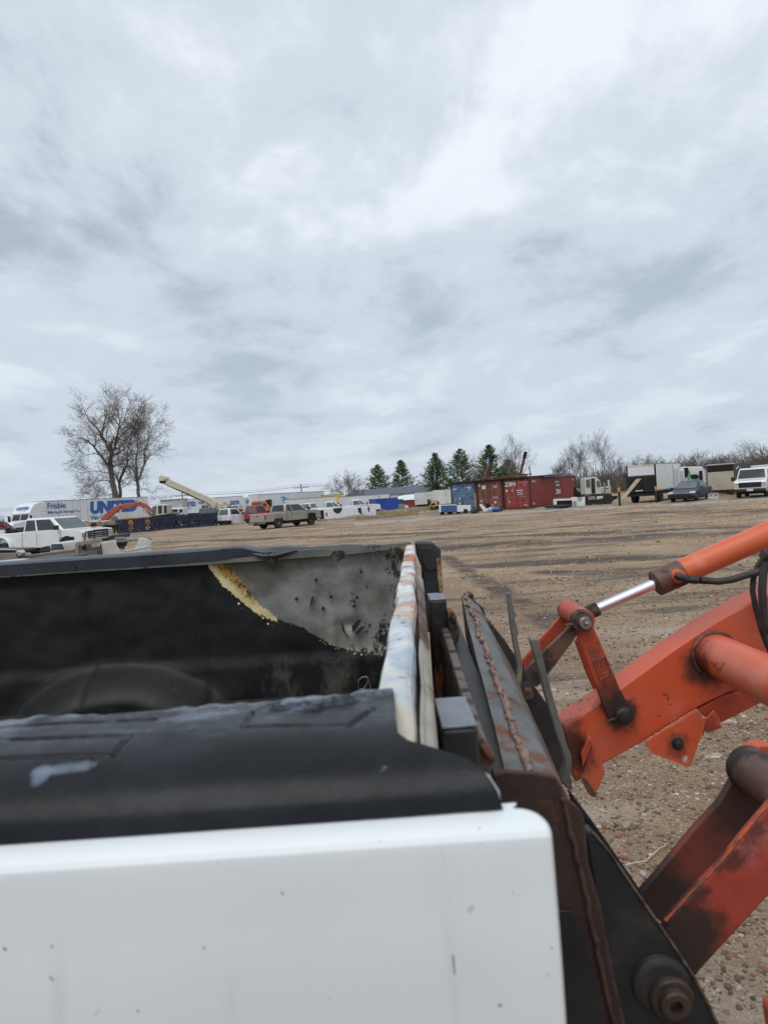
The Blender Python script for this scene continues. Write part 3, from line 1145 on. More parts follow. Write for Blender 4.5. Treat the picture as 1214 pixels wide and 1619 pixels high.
# torn slits and holes in the scorched metal
for (x0, y0, pts) in [(545, 1003, [(539, 982), (543, 992), (547, 1003), (553, 1011), (548, 1006), (541, 996)]),
                      (565, 990, [(556, 990), (561, 986), (566, 981), (571, 980), (568, 988), (562, 996), (557, 1000)]),
                      (570, 995, [(562, 1001), (570, 992), (577, 991), (571, 998), (564, 1003)]),
                      (490, 950, [(492, 945), (497, 943), (494, 952), (489, 964), (491, 953)])]:
    b = WB()
    b.plate(pts, 2.290, 0.012)
    b.build('tear', SOOTM, bed)
for (px, py) in ((469, 947), (523.5, 943.5), (564.5, 944.5), (560, 958), (500, 917), (511, 962)):
    c = at(px, py, 2.296)
    WB().lathe([(0.0055, 0.0), (0.0055, 0.012)], (c.x, 2.290, c.z), 'y', 12).build('hole', SOOTM, bed)
# far rail: steel lip with its notch, then the black cap over it
b = WB()
lip = [(-10, 906), (0, 913.5), (100, 906.5), (200, 900.5), (320, 893), (420, 886), (522, 879), (526, 872), (530, 869.5), (538, 869), (543, 871), (546, 877), (600, 871), (641, 867), (641, 859), (520, 867.5), (440, 873), (400, 880), (300, 889), (100, 903), (-10, 911)]
b.plate([(-150, 924)] + lip[1:-1] + [(-150, 921)], 2.288, 0.004)
b.build('rail_lip', LIPM, bed)
b = WB()
for px, py in ((613, 865.5), (626, 864.5), (607, 866)):
    c = at(px, py, 2.29)
    b.lathe([(0.005, 0), (0.003, -0.003)], (c.x, 2.292, c.z), 'y', 10)
b.build('rivet', SOOTM, bed)


def fcap(u, v):
    x = BX0 + (0.085 - BX0) * u
    # across: from the lower inner lip over the top to the outer side
    burn = smooth(-0.55, -0.32, x)
    zt = 1.762 - 0.024 * burn
    pr = [(2.286 + .02 * burn, 1.720 + 0.008 * burn), (2.283 + .02 * burn, zt - 0.006 - .008 * burn), (2.300 + .02 * burn, zt - .008 * burn), (2.34, zt + 0.002), (2.42, zt - 0.001), (2.455, zt - 0.02), (2.462, zt - 0.06)]
    s = v * (len(pr) - 1)
    i = min(int(s), len(pr) - 2)
    f = s - i
    y = pr[i][0] * (1 - f) + pr[i + 1][0] * f
    z = pr[i][1] * (1 - f) + pr[i + 1][1] * f
    melt = math.exp(-((x + 0.33) / 0.20) ** 2)
    z += burn * (0.004 * noise.noise((x * 25, y * 25, 0))) + melt * 0.012 * max(0, noise.noise((x * 13, y * 9, 3)) + 0.35) - 0.006 * smooth(-0.2, 0.0, x)
    return (x, y, z)


b = WB()
b.grid(fcap, 360, 36)
fcm = paint('black_rail_plastic', (0.026, 0.028, 0.034), (0.045, 0.05, 0.06), 7, 0.42, dirt=(0.16, 0.17, 0.185), dsc=22, dlo=0.62, dhi=0.72, dirt2=(0.01, 0.01, 0.01), d2lo=0.60, bump=0.3, bsc=50)
b.build('far_rail_cap', fcm, bed, smooth=60)
# dripping melted plastic
b = WB()
for pts, r in (([(425, 873), (428, 883), (430, 893), (431, 903)], [.010, .007, .005, .002]), ([(417, 874), (421, 884), (427, 890)], [.008, .005, .003]), ([(436, 873), (434, 884), (431, 895)], [.008, .005, .003]), ([(400, 876), (415, 879), (436, 878), (452, 874), (470, 870)], [.003, .009, .011, .008, .003])):
    b.tube([at(x, y, 2.280) for x, y in pts], r, 8)
b.build('melted_drip', fcm, bed)
# outer skin of the far side, floor with ribs, tail sill
b = WB()
b.grid(lambda u, v: (BX0 + (0.10 - BX0) * u, 2.462 + 0.03 * math.sin(3.14 * v), ZR - 0.06 - v * 0.46), 40, 10)
b.build('far_outer_panel', WHITEM, bed, solid=0.002)
b = WB()
for i in range(24):
    y0 = YI + 0.005 + i * (1.70 / 24)
    b.box(BX0, 0.0, y0, y0 + 0.045, 1.236, 1.252)
    b.box(BX0, 0.0, y0 + 0.045, y0 + 0.0708, 1.230, 1.244)
b.build('floor_pan', SOOTM, bed)
b = WB()
for x in (-2.1, -1.5, -0.9, -0.35):
    b.box(x, x + 0.07, 0.62, 2.26, 1.19, 1.229)
b.build('cross_sill', SOOTM, bed)
b = WB()
b.box(BX0, BX0 + 0.02, 0.40, 2.45, 1.23, 1.30)
b.build('tail_sill', WHITEM, bed)

# headboard: scorched top rail seen end on
def hb_mat():
    m = bpy.data.materials.new('heat_blued_paint')
    t = NT(m)
    n1 = t.noise(9, 8, 0.7)
    col = t.mix(t.rng(n1, 0.38, 0.60), (0.42, 0.47, 0.52), (0.66, 0.67, 0.66))
    col = t.mix(t.math('MULTIPLY', t.rng(t.noise(4.2, 6, 0.65, (1, 1, 1), (4, 2, 1)), 0.50, 0.62), 0.75), col, (0.30, 0.38, 0.46))
    col = t.mix(t.rng(t.noise(30, 9, 0.8, (1, 1, 1), (2, 9, 1)), 0.565, 0.60), col, (0.07, 0.07, 0.08))
    sep = t.n.new('ShaderNodeSeparateXYZ')
    t.l.new(t.pos, sep.inputs[0])
    Y = sep.outputs['Y']
    near = t.rng(Y, 0.75, 1.25)
    cream = t.math('MULTIPLY', t.rng(t.noise(6.5, 6, 0.65, (1.6, 1, 1), (6, 2, 7)), 0.52, 0.64), 0.65)
    col = t.mix(cream, col, (0.60, 0.50, 0.34))
    rust = t.math('MULTIPLY', t.rng(t.noise(5.2, 7, 0.62, (1.0, 1.0, 1), (1.5, 4.4, 2)), 0.475, 0.56), near)
    col = t.mix(rust, col, t.mix(t.rng(t.noise(30, 6, 0.7), 0.4, 0.6), (0.46, 0.19, 0.075), (0.26, 0.09, 0.04)))
    t.out(col, 0.55, None, 0.4)
    t.bump(t.noise(40, 7, 0.7), 0.35, 0.004)
    return m


HBM = hb_mat()


def hx(y, side):
    f = (y - 0.50) / (2.30 - 0.50)
    return (-0.0225 * (1 - f) + 0.0625 * f) if side == 0 else (0.014 * (1 - f) + 0.101 * f)


def htop(u, v):
    y = 0.455 + (2.305 - 0.455) * u
    x0, x1 = hx(y, 0), hx(y, 1)
    wob = 0.004 * noise.noise((0, y * 5, 0)) + 0.003 * noise.noise((0, y * 14, 0))
    pr = [(0.0, -0.30), (0.0, -0.012), (0.10, -0.002), (0.30, 0.0), (0.72, 0.0), (0.86, -0.004), (0.92, -0.016), (0.90, -0.05), (0.90, -0.30)]
    s = v * (len(pr) - 1)
    i = min(int(s), len(pr) - 2)
    f = s - i
    fx = pr[i][0] * (1 - f) + pr[i + 1][0] * f
    z = ZR + (pr[i][1] * (1 - f) + pr[i + 1][1] * f)
    x = x0 + (x1 - x0) * fx + wob
    z += 0.003 * noise.noise((x * 20, y * 9, 1))
    if y < 0.62:
        z -= 0.02 * smooth(0.60, 0.50, y)
    return (x, y, z)


b = WB()
b.grid(htop, 240, 48)
b.build('headboard', HBM, bed, smooth=50)
b = WB()
FL2 = paint('scorched_cream_metal', (0.38, 0.36, 0.30), (0.24, 0.22, 0.18), 7, 0.5, 0, dirt=(0.10, 0.05, 0.03), dsc=7, dlo=0.50, dhi=0.60, dirt2=(0.04, 0.04, 0.05), d2sc=24, d2lo=0.60, bump=0.3, grime=[((0.08, 1.22, 1.70), .42, .85)], gcol=(0.085, 0.040, 0.025))


def hflange(u, v):
    y = 0.47 + (1.62 - 0.47) * u
    x = hx(y, 1) + 0.001 + 0.013 * v + 0.0015 * noise.noise((v, y * 8, 0))
    z = ZR - 0.022 - 0.020 * v - 0.004 * noise.noise((v * 2, y * 7, 4))
    if v > 0.9:
        z += 0.004
    return (x, y, z)


b.grid(hflange, 120, 10)
b.build('front_flange', FL2, bed, smooth=60, solid=0.002)
b = WB()
b.grid(lambda u, v: (-0.1 * 0 + hx(0.47 + 1.15 * u, 1) + 0.014, 0.47 + 1.15 * u, ZR - 0.044 - v * 0.4), 60, 6)
b.build('front_skin', FL2, bed, solid=0.002)
# burnt front corner post of the far side
b = WB()
pts = [(657, 858), (671, 857), (684, 858), (690, 863), (697, 868), (697, 885), (700, 960), (703, 1000), (672, 1000), (668, 900), (660, 880)]
b.plate(pts, 2.33, 0.10)
b.build('corner_post', paint('charred_plastic', (0.014, 0.014, 0.016), (0.030, 0.031, 0.036), 14, 0.55, dirt=(0.06, 0.05, 0.035), dsc=20, dlo=0.6, dhi=0.7, bump=0.4), bed, bevel=0.006)
b = WB()
b.plate([(688.5, 882), (697, 883), (701, 936), (694, 936)], 2.324, 0.08)
b.build('scorched_edge', paint('yellow_scorched', (0.52, 0.45, 0.27), (0.30, 0.20, 0.08), 9, 0.6, dirt=(0.05, 0.03, 0.02), dsc=9, dlo=0.5, dhi=0.66), bed, bevel=0.003)
b = WB()
b.plate([(666, 866), (682, 865), (690, 872), (690, 900), (676, 904), (668, 890)], 2.322, 0.006)
b.build('corner_cover', SOOTM, bed, bevel=0.003)
# bit of wire hanging inside
wl_ = [(566, 1080), (567, 1074), (572, 1070), (579, 1069), (582, 1074), (580, 1082), (574, 1089), (568, 1090), (566, 1084), (567, 1076), (573, 1071), (581, 1070), (584, 1080), (587, 1092)]
tag(MB().tube([at(x, y, 2.25 - 0.002 * i) for i, (x, y) in enumerate(wl_)], 0.0011, 6).build('wire', paint('thin_steel_wire', (0.35, 0.34, 0.32), None, 9, 0.4, 0.8)), 'thin loop of bare wire caught against the black far wall of the bed', 'wire')
# ---------------------------------------------------------------- pallet fork carriage
RUSTY = paint('rusty_brown_steel', (0.036, 0.018, 0.014), (0.017, 0.012, 0.011), 6, 0.7, 0.0, wear=(0.12, 0.06, 0.04), dirt=(0.14, 0.055, 0.028), dsc=16, dlo=0.58, dhi=0.72, bump=0.5)
FORKM = paint('black_fork_steel', (0.014, 0.014, 0.015), (0.024, 0.023, 0.023), 8, 0.5, 0.1, dirt=(0.24, 0.085, 0.032), dsc=13, dlo=0.55, dhi=0.62, bump=0.35, stretch=(1, 1, 0.35))
SAWN = paint('bare_cut_steel', (0.22, 0.245, 0.28), (0.16, 0.18, 0.21), 12, 0.42, 0.45, dirt=(0.07, 0.075, 0.085), dsc=20, dlo=0.56, dhi=0.66, bump=0.2)
GREYST = paint('grey_worn_steel', (0.15, 0.155, 0.155), (0.085, 0.09, 0.09), 7, 0.5, 0.35, dirt=(0.15, 0.075, 0.045), dsc=9, dlo=0.50, dhi=0.62, dirt2=(0.03, 0.032, 0.035), d2lo=0.62, bump=0.4)
DARKST = paint('oily_dark_steel', (0.022, 0.022, 0.023), (0.040, 0.038, 0.036), 8, 0.5, 0.2, dirt=(0.075, 0.06, 0.048), dsc=14, dlo=0.58, dhi=0.7, bump=0.4)
WELD = paint('rusty_weld', (0.20, 0.115, 0.085), (0.26, 0.165, 0.13), 30, 0.6, 0.15, dirt=(0.07, 0.04, 0.03), dsc=40, dlo=0.5, dhi=0.62, bump=0.6)
BLACKPL = paint('black_coupler_paint', (0.006, 0.007, 0.009), (0.015, 0.017, 0.020), 5, 0.48, 0.0, dirt=(0.05, 0.035, 0.028), dsc=5, dlo=0.56, dhi=0.75, dirt2=(0.20, 0.21, 0.22), d2sc=60, d2lo=0.735, d2hi=0.76, bump=0.25)

car = wthing('fork_carriage', 'rusty pallet fork carriage with two upright black forks between bed and loader', 'fork carriage', (0.15, 1.35, 1.1))


def fork(x0, y0):
    f = WB()
    f.box(x0, x0 + 0.040, y0, y0 + 0.105, 1.235, 1.646)
    f.box(x0 - 1.25, x0 + 0.040, y0, y0 + 0.105, 1.185, 1.2345)
    o = f.build('fork', FORKM, car, bevel=0.004)
    WB().box(x0 + 0.001, x0 + 0.039, y0 + 0.001, y0 + 0.104, 1.6465, 1.650).build('fork_top', SAWN, o, bevel=0.001)
    o['_w'] = 0
    return o


def sub(o_parent):
    return o_parent


fork(0.0445, 0.722)
fork(0.0920, 1.595)
# toothed carriage bar
b = WB()
xb0, xb1 = 0.098, 0.112
y = 0.82
k = 0
while y < 1.98:
    f = (y - 0.8) / 1.2
    x = 0.092 + 0.035 * f
    L = 0.125
    b.hexa([(x, y, 1.40), (x + 0.016, y, 1.40), (x + 0.0205, y + L, 1.40), (x + 0.0045, y + L, 1.40)],
           [(x, y, 1.585), (x + 0.016, y, 1.585), (x + 0.0205, y + L, 1.580), (x + 0.0045, y + L, 1.580)])
    y += L + 0.010
b.build('notched_bar', paint('brown_bar_steel', (0.10, 0.085, 0.075), (0.15, 0.125, 0.11), 9, 0.6, 0.2, dirt=(0.05, 0.035, 0.028), dsc=16, dlo=0.5, dhi=0.62, bump=0.4), car, bevel=0.003)
b = WB()
b.hexa([(0.108, 0.80, 1.30), (0.150, 0.80, 1.30), (0.190, 2.0, 1.30), (0.150, 2.0, 1.30)], [(0.112, 0.80, 1.548), (0.140, 0.80, 1.548), (0.185, 2.0, 1.548), (0.150, 2.0, 1.548)])
b.build('back_channel', DARKST, car)
# welded top plate with its ragged edge
N0 = [at(812, 1330, .81), at(797, 1217, .81), at(838, 1223, .81), at(884, 1236, .81), at(915, 1300, .81), at(925, 1380, .81)]
N1 = [at(736, 1010, 2.0), at(729, 942, 2.0), at(736, 939, 2.0), at(757, 958, 2.0), at(802, 1040, 2.0), at(835, 1120, 2.0)]


def tplate(u, v):
    s = v * 5
    i = min(int(s), 4)
    f = s - i
    a = N0[i].lerp(N0[i + 1], f)
    c = N1[i].lerp(N1[i + 1], f)
    p = a.lerp(c, u)
    p = p + Vector((0.002 * noise.noise((p.y * 6, v * 3, 0)), 0, 0.0025 * noise.noise((p.y * 9, v * 5, 2))))
    return p


b = WB()
b.grid(tplate, 150, 30)
b.build('top_plate', GREYST, car, smooth=60, solid=0.006)


def ragged(u, v):
    p = N0[2].lerp(N1[2], u)
    y = p.y
    lo = -0.006 + 0.010 * noise.noise((y * 7, 0, 0)) + 0.008 * noise.noise((y * 21, 3, 0)) + 0.005 * noise.noise((y * 55, 3, 3))
    hi = lo + 0.010 + 0.004 * noise.noise((y * 17, 9, 0))
    w_ = lo + (hi - lo) * v
    return p + Vector((w_, 0, 0.0035 + 0.003 * math.sin(3.14 * v) + 0.0015 * noise.noise((y * 60, v * 3, 1))))


b = WB()
b.grid(ragged, 420, 5)
b.build('weld_bead', WELD, car, smooth=50, solid=0.004)
# torn scab of paint on the near end of the plate
b = WB()
b.grid(lambda u, v: tplate(0.01 + 0.34 * u, 0.4 + (0.022 + 0.03 * noise.noise((u * 6, 0, 1))) * (1 - 2 * v)) + Vector((-0.004 + 0.004 * v, 0, 0.0035)), 70, 6)
b.build('rust_scab', WELD, car, solid=0.003)
# near end plate
ep = [(780, 1228), (797, 1219), (840, 1222), (873, 1227), (880, 1231), (887, 1243), (893, 1261), (905, 1270), (913, 1277), (921, 1288), (925, 1302), (930, 1365), (950, 1433), (968, 1530), (990, 1625), (1000, 1700), (820, 1700), (800, 1400)]
b = WB()
b.plate(ep, 0.795, 0.008)
b.build('end_plate', RUSTY, car, bevel=0.002)
b = WB()
pts = [at(x, y, .792) for x, y in [(890, 1262), (896, 1290), (908, 1340), (919, 1382), (928, 1425), (936, 1467), (948, 1520), (958, 1570), (971, 1622), (985, 1690)]]
fine = []
for i in range(len(pts) - 1):
    for k in range(8):
        p = pts[i].lerp(pts[i + 1], k / 8)
        fine.append(p + Vector((0.0022 * noise.noise((p.z * 60, 0, 0)), 0, 0)))
b.tube(fine, [0.0032 + 0.0016 * noise.noise((p.z * 110, 2, 0)) for p in fine], 8)
b.build('weld_bead', RUSTY, car)
b = WB()
b.plate([(870, 1440), (905, 1440), (925, 1500), (950, 1625), (965, 1700), (860, 1700)], 0.7905, 0.003)
b.build('black_patch_plate', BLACKPL, car, bevel=0.001)
# fork latches
LATCH = paint('rust_orange_latch', (0.16, 0.055, 0.025), (0.05, 0.03, 0.022), 30, 0.7, 0.1, dirt=(0.02, 0.018, 0.017), dsc=30, dlo=0.5, dhi=0.6, bump=0.4)
b = WB()
b.plate([(708, 968), (716, 966), (722, 985), (727, 1000), (724, 1016), (716, 1012), (711, 1000)], 1.56, 0.05)
b.tube([at(711, 978, 1.56), at(716, 968, 1.56), at(718, 975, 1.56), at(716, 984, 1.56)], 0.006, 8)
b.build('latch', LATCH, car, bevel=0.003)
b = WB()
b.plate([(750, 1186), (756, 1170), (764, 1172), (770, 1182), (779, 1190), (783, 1204), (776, 1212), (760, 1208)], 0.80 - 0.06, 0.03)
b.tube([at(757, 1172, .74), at(764, 1180, .735), at(778, 1200, .735)], 0.005, 8)
b.build('latch', LATCH, car, bevel=0.003)

# ---------------------------------------------------------------- front loader
GRM = [(at(985, 1131, 1.9), .060, .9), (at(900, 1190, 1.9), .085, .9), (at(893, 1150, 1.9), .06, .6), (at(1112, 1052, 1.9), .085, .85), (at(1069, 1175, 1.88), .045, .5), (at(1120, 1150, 1.9), .05, .5), (at(950, 1110, 1.9), .04, .5)]
ORANGE = paint('worn_orange_paint', (0.62, 0.088, 0.030), (0.54, 0.105, 0.052), 4, 0.45, 0.0, wear=(0.62, 0.26, 0.17), grime=GRM, dirt=(0.56, 0.18, 0.12), dsc=5, dlo=0.52, dhi=0.72, damt=0.6, dirt2=(0.06, 0.025, 0.018), d2sc=9, d2lo=0.655, d2hi=0.70, bump=0.12, bsc=90)
GRM2 = [(at(980, 1125, 1.87), .10, .95), (at(965, 1090, 1.87), .05, .7), (at(1030, 1450, 1.0), .06, .9), (at(835, 1070, 1.9), .10, .9)]
ORANGE2 = paint('grimy_orange_paint', (0.52, 0.066, 0.022), (0.34, 0.052, 0.024), 5, 0.5, 0.0, wear=(0.55, 0.14, 0.07), grime=GRM2, dirt=(0.06, 0.034, 0.026), dsc=6, dlo=0.54, dhi=0.66, dirt2=(0.42, 0.20, 0.16), d2sc=9, d2lo=0.63, d2hi=0.75, bump=0.3, bsc=70)
CYLOR = paint('faded_orange_cylinder', (0.62, 0.095, 0.026), (0.58, 0.13, 0.055), 5, 0.40, 0.0, dirt=(0.62, 0.27, 0.17), dsc=6, dlo=0.55, dhi=0.72, damt=0.6, bump=0.06)
GREASY = paint('greasy_brown_steel', (0.075, 0.045, 0.034), (0.13, 0.06, 0.042), 7, 0.5, 0.1, wear=(0.26, 0.16, 0.12), dirt=(0.02, 0.017, 0.015), dsc=10, dlo=0.46, dhi=0.6, dirt2=(0.36, 0.06, 0.025), d2sc=16, d2lo=0.60, d2hi=0.66, bump=0.4)
CHROME = paint('chrome_rod', (0.78, 0.79, 0.84), (0.70, 0.70, 0.76), 3, 0.2, 1.0)
RUBBER = paint('black_rubber_hose', (0.020, 0.020, 0.021), (0.035, 0.033, 0.031), 20, 0.6, 0, dirt=(0.09, 0.075, 0.06), dsc=18, dlo=0.58, dhi=0.75, bump=0.2)
ZINC = paint('zinc_bolt', (0.34, 0.33, 0.30), (0.22, 0.20, 0.17), 30, 0.45, 0.7, dirt=(0.10, 0.06, 0.04), dsc=40, dlo=0.5, dhi=0.65)

ld = wthing('front_loader', 'orange tractor front loader with chrome cylinder rod, holding up the burnt bed', 'loader', (1.2, 1.4, 0.0))
armp = [(891, 1150), (950, 1108), (985, 1084), (1060, 1029), (1125, 985), (1190, 950), (1240, 926), (1330, 900), (1430, 905), (1560, 990), (1720, 1180), (1660, 1250), (1530, 1110), (1400, 1030), (1300, 1020), (1250, 1042), (1161, 1090), (1103, 1119), (1018, 1172), (953, 1209), (910, 1238), (900, 1210)]
W = [at(p[0], p[1], 1.90) for p in armp]


def arm(y0, y1, name, dx=0.0, dz=0.0):
    b = WB()
    b.prism([(q.x + dx, q.z + dz) for q in W], y0, y1)
    return b.build(name, ORANGE, ld, bevel=0.006)


arm(1.90, 2.00, 'lift_arm')
arm(0.915, 1.015, 'lift_arm', 0.055, -0.115)


def oplate(name, pts, Y, th, mat, par=None, bev=0.003):
    return WB().plate(pts, Y, th).build(name, mat, par or ld, bevel=bev)


# loader uprights standing on the tractor side
for y in (0.92, 1.905):
    b = WB()
    b.prism([(1.86, 1.36), (2.02, 1.22), (2.10, 0.02), (2.30, 0.02), (2.26, 1.30), (2.05, 1.55)], y + 0.11, y + 0.16)
    b.build('upright', ORANGE, ld, bevel=0.01)
# torque tube across
c1 = at(1128, 1034, 1.90)
b = WB()
b.cyl((c1.x, 1.90, c1.z), (c1.x, 1.0145, c1.z), 0.058, 40)
b.build('torque_tube', paint('scuffed_orange_tube', (0.64, 0.085, 0.03), (0.58, 0.13, 0.07), 4, 0.40, 0.0, wear=(0.66, 0.34, 0.27), grime=[(at(1116, 1055, 1.88), .10, .9), (at(1135, 1090, 1.8), .06, .6)], dirt=(0.56, 0.25, 0.19), dsc=6, dlo=0.50, dhi=0.70, damt=0.7, dirt2=(0.07, 0.035, 0.025), d2sc=11, d2lo=0.60, d2hi=0.66, bump=0.1, stretch=(1, .6, 1)), ld, bevel=0)
b = WB()
pr = []
for i in range(36):
    a = i / 36 * 6.283
    pr.append((c1.x + 0.062 * math.cos(a), 1.893 + 0.002 * math.sin(a * 7), c1.z + 0.062 * math.sin(a)))
b.tube(pr + [pr[0]], 0.005, 7)
b.build('weld_ring', GREASY, ld)
# stop bracket near the arm tip
oplate('stop_bracket', [(917, 1196), (931, 1163), (936, 1170), (950, 1199), (957, 1222), (948, 1243), (940, 1260), (932, 1259), (919, 1232), (926, 1203)], 1.872, 0.027, ORANGE)
oplate('stop_bracket_fold', [(919, 1190), (930, 1164), (934, 1180), (926, 1203), (921, 1215)], 1.865, 0.006, ORANGE2)
oplate('stop_bracket_edge', [(919, 1232), (924, 1228), (944, 1257), (940, 1261), (935, 1260)], 1.867, 0.004, GREASY, bev=0.001)
# gusset with bolt and open hole
gus = [(1018, 1170), (1028, 1166), (1100, 1120), (1103, 1122), (1111, 1140), (1105, 1165), (1093, 1197), (1089, 1207), (1083, 1211), (1074, 1207), (1029, 1190), (1022, 1180)]
wg = [at(x, y, 1.886) for x, y in gus]
hc = at(1081, 1198, 1.886)
bm = bmesh.new()
ov = [bm.verts.new((q.x, 1.886, q.z)) for q in wg]
hv = [bm.verts.new((hc.x + 0.0095 * math.cos(i * math.pi / 8), 1.886, hc.z + 0.0095 * math.sin(i * math.pi / 8))) for i in range(16)]
eds = [bm.edges.new((ov[i], ov[(i + 1) % len(ov)])) for i in range(len(ov))] + [bm.edges.new((hv[i], hv[(i + 1) % 16])) for i in range(16)]
bmesh.ops.triangle_fill(bm, use_beauty=True, edges=eds)
b = WB()
bm.verts.index_update()
b.v = [tuple(v.co) for v in bm.verts]
b.f = [tuple(v.index for v in f.verts) for f in bm.faces]
bm.free()
b.build('gusset', ORANGE, ld, smooth=0, solid=0.010)
c = at(1069.5, 1175, 1.88)
WB().lathe([(0.019, 0.006), (0.018, -0.004), (0.012, -0.005), (0.0118, -0.016), (0.008, -0.018)], (c.x, 1.880, c.z), 'y', 18).build('gusset_bolt', DARKST, ld)
oplate('lower_strap', [(1103, 1121), (1140, 1101), (1185, 1090), (1260, 1062), (1262, 1082), (1190, 1118), (1140, 1143), (1113, 1133)], 1.905, 0.05, ORANGE2)
oplate('strap_tab', [(1111, 1140), (1128, 1123), (1138, 1137), (1141, 1151), (1118, 1160), (1114, 1155), (1112, 1164), (1106, 1164)], 1.895, 0.008, ORANGE)
# bellcrank links and coupler links on the far side
front = [(909, 996), (912, 985), (920, 979), (931, 982), (937, 988), (950, 1018), (966, 1055), (980, 1090), (997, 1122), (998, 1132), (990, 1143), (975, 1145), (962, 1138), (957, 1127)]
bl = oplate('bellcrank_link', front, 1.868, 0.014, ORANGE2, bev=0.004)
oplate('bellcrank_link', [(909, 1015), (915, 1005), (926, 1030), (945, 1080), (951, 1097), (943, 1101), (925, 1060)], 2.005, 0.014, ORANGE2)
# cast lettering block on the link: a worn raised frame, its letters cannot be read
fr = [at(x, y, 1.865) for x, y in [(937, 1045), (956, 1038), (967, 1066), (949, 1074)]]
b = WB()
for i in range(4):
    b.tube([fr[i], fr[(i + 1) % 4]], 0.0016, 6)
for r_ in range(3):
    f = 0.22 + 0.28 * r_
    p0, p1 = fr[0].lerp(fr[1], f), fr[3].lerp(fr[2], f)
    for k in range(4):
        a = p0.lerp(p1, 0.12 + 0.22 * k)
        b.tube([a, a.lerp(p1, 0.14), a.lerp(p1, 0.14) + Vector((0.003, 0, 0.002))], 0.0012, 5)
b.build('cast_mark', GREASY, bl)
oplate('coupler_link', [(828, 1062), (836, 1052), (905, 985), (913, 980), (921, 985), (912, 1005), (900, 1022), (858, 1078), (848, 1087), (835, 1075)], 1.876, 0.012, GREASY)
oplate('coupler_link', [(822, 1048), (895, 962), (903, 958), (912, 966), (905, 980), (838, 1062)], 2.02, 0.012, ORANGE2)
# pin at the top joint
c = at(908, 965, 1.95)
WB().cyl((c.x, 1.86, c.z - .012), (c.x, 2.035, c.z - .012), 0.030, 24).build('pin_sleeve', ORANGE2, ld)
c = at(918.5, 981, 1.86)
WB().lathe([(0.030, 0.01), (0.031, -0.006), (0.027, -0.012), (0.019, -0.012), (0.018, -0.024), (0.0165, -0.030), (0.006, -0.030), (0.0055, -0.037), (0.003, -0.041)], (c.x, 1.858, c.z), 'y', 28).build('pin_washer', GREASY, ld)
WB().lathe([(0.0172, 0), (0.0168, -0.008), (0.014, -0.011), (0.006, -0.011), (0.005, -0.020), (0.002, -0.022)], (c.x + .001, 1.830, c.z - .001), 'y', 24).build('grease_nipple', ZINC, ld)
WB().tube([at(893, 988, 1.85), at(905, 987, 1.85)], 0.0035, 8).build('cotter_pin', GREASY, ld)
WB().tube([at(932, 974, 1.85), at(936, 979, 1.85)], 0.0030, 8).build('cotter_pin', GREASY, ld)
# pin at the lower joint
c = at(985, 1131, 1.86)
WB().lathe([(0.024, 0.01), (0.024, -0.008), (0.018, -0.012), (0.017, -0.022), (0.010, -0.024)], (c.x, 1.858, c.z), 'y', 24).build('pivot_pin', DARKST, ld)
WB().tube([at(957, 1141, 1.85), at(972, 1136, 1.85)], 0.0035, 8).build('cotter_pin', DARKST, ld)
WB().tube([at(998, 1122, 1.85), at(1000, 1132, 1.85)], 0.0035, 8).build('cotter_pin', DARKST, ld)
# tilt cylinder
r0, r1 = at(927, 970, 1.94), at(1040, 920.5, 1.94)
dr = (r1 - r0).normalized()
WB().cyl(r0, r0 + (r1 - r0) * 0.16, 0.020, 24).build('rod_end', GREASY, ld, bevel=0.002)
WB().cyl(r0, r1, 0.0148, 28).build('cylinder_rod', CHROME, ld)
b0 = r1 - dr * 0.012
nrm = Vector((-dr.z, 0, dr.x))
b = WB()
b.tube([b0 - dr * 0.0, b0 + dr * 0.004, b0 + dr * 0.085], [0.030, 0.0375, 0.0375], 32)
b.build('cylinder_gland', GREASY, ld, bevel=0.002)
b = WB()
b.cyl(b0 + dr * 0.083, b0 + dr * 1.15, 0.0355, 32)
b.build('cylinder_barrel', CYLOR, ld)
pc = at(1072, 911, 1.90)
WB().lathe([(0.020, 0.02), (0.019, -0.008), (0.014, -0.010)], (pc.x, 1.90, pc.z), 'y', 20).build('port_boss', CYLOR, ld)
b = WB()
b.tube([at(1066, 909, 1.885), at(1074, 912, 1.880), at(1086, 916, 1.878), at(1100, 917, 1.876)], [0.008, 0.0115, 0.010, 0.009], 10)
b.tube([at(1088, 916, 1.878), at(1103, 917, 1.876)], 0.0125, 6)
b.tube([at(1106, 917.5, 1.876), at(1117, 918, 1.876)], 0.0115, 6)
b.build('hose_fitting', DARKST, ld, bevel=0.001)
b = WB()
b.tube([at(x, y, Y) for x, y, Y in [(1115, 918, 1.876), (1135, 919.5, 1.87), (1158, 916, 1.86), (1180, 909, 1.85), (1202, 903, 1.84), (1230, 895, 1.83), (1270, 905, 1.83)]], 0.0098, 12)
b.build('hose', RUBBER, ld)
hs = [[(1216, 868, 1.86), (1208, 880, 1.86), (1198, 893, 1.86), (1190, 915, 1.86), (1189, 935, 1.86), (1194, 962, 1.86), (1202, 992, 1.86), (1212, 1020, 1.86), (1225, 1045, 1.86)],
      [(1222, 862, 1.83), (1212, 882, 1.83), (1206, 905, 1.83), (1204, 935, 1.83), (1206, 965, 1.83), (1212, 990, 1.83), (1222, 1010, 1.83)]]
for i, h in enumerate(hs):
    b = WB()
    P_ = [at(*q) for q in h]
    fp = []
    for k in range(len(P_) - 1):
        for j in range(4):
            fp.append(P_[k].lerp(P_[k + 1], j / 4))
    b.tube(fp, 0.0105 if i else 0.0075, 10)
    b.build('hose', RUBBER, ld)
b = WB()
b.tube([at(1204, 877, 1.825), at(1216, 879, 1.825)], 0.014, 12)
b.build('hose_clamp', DARKST, ld)

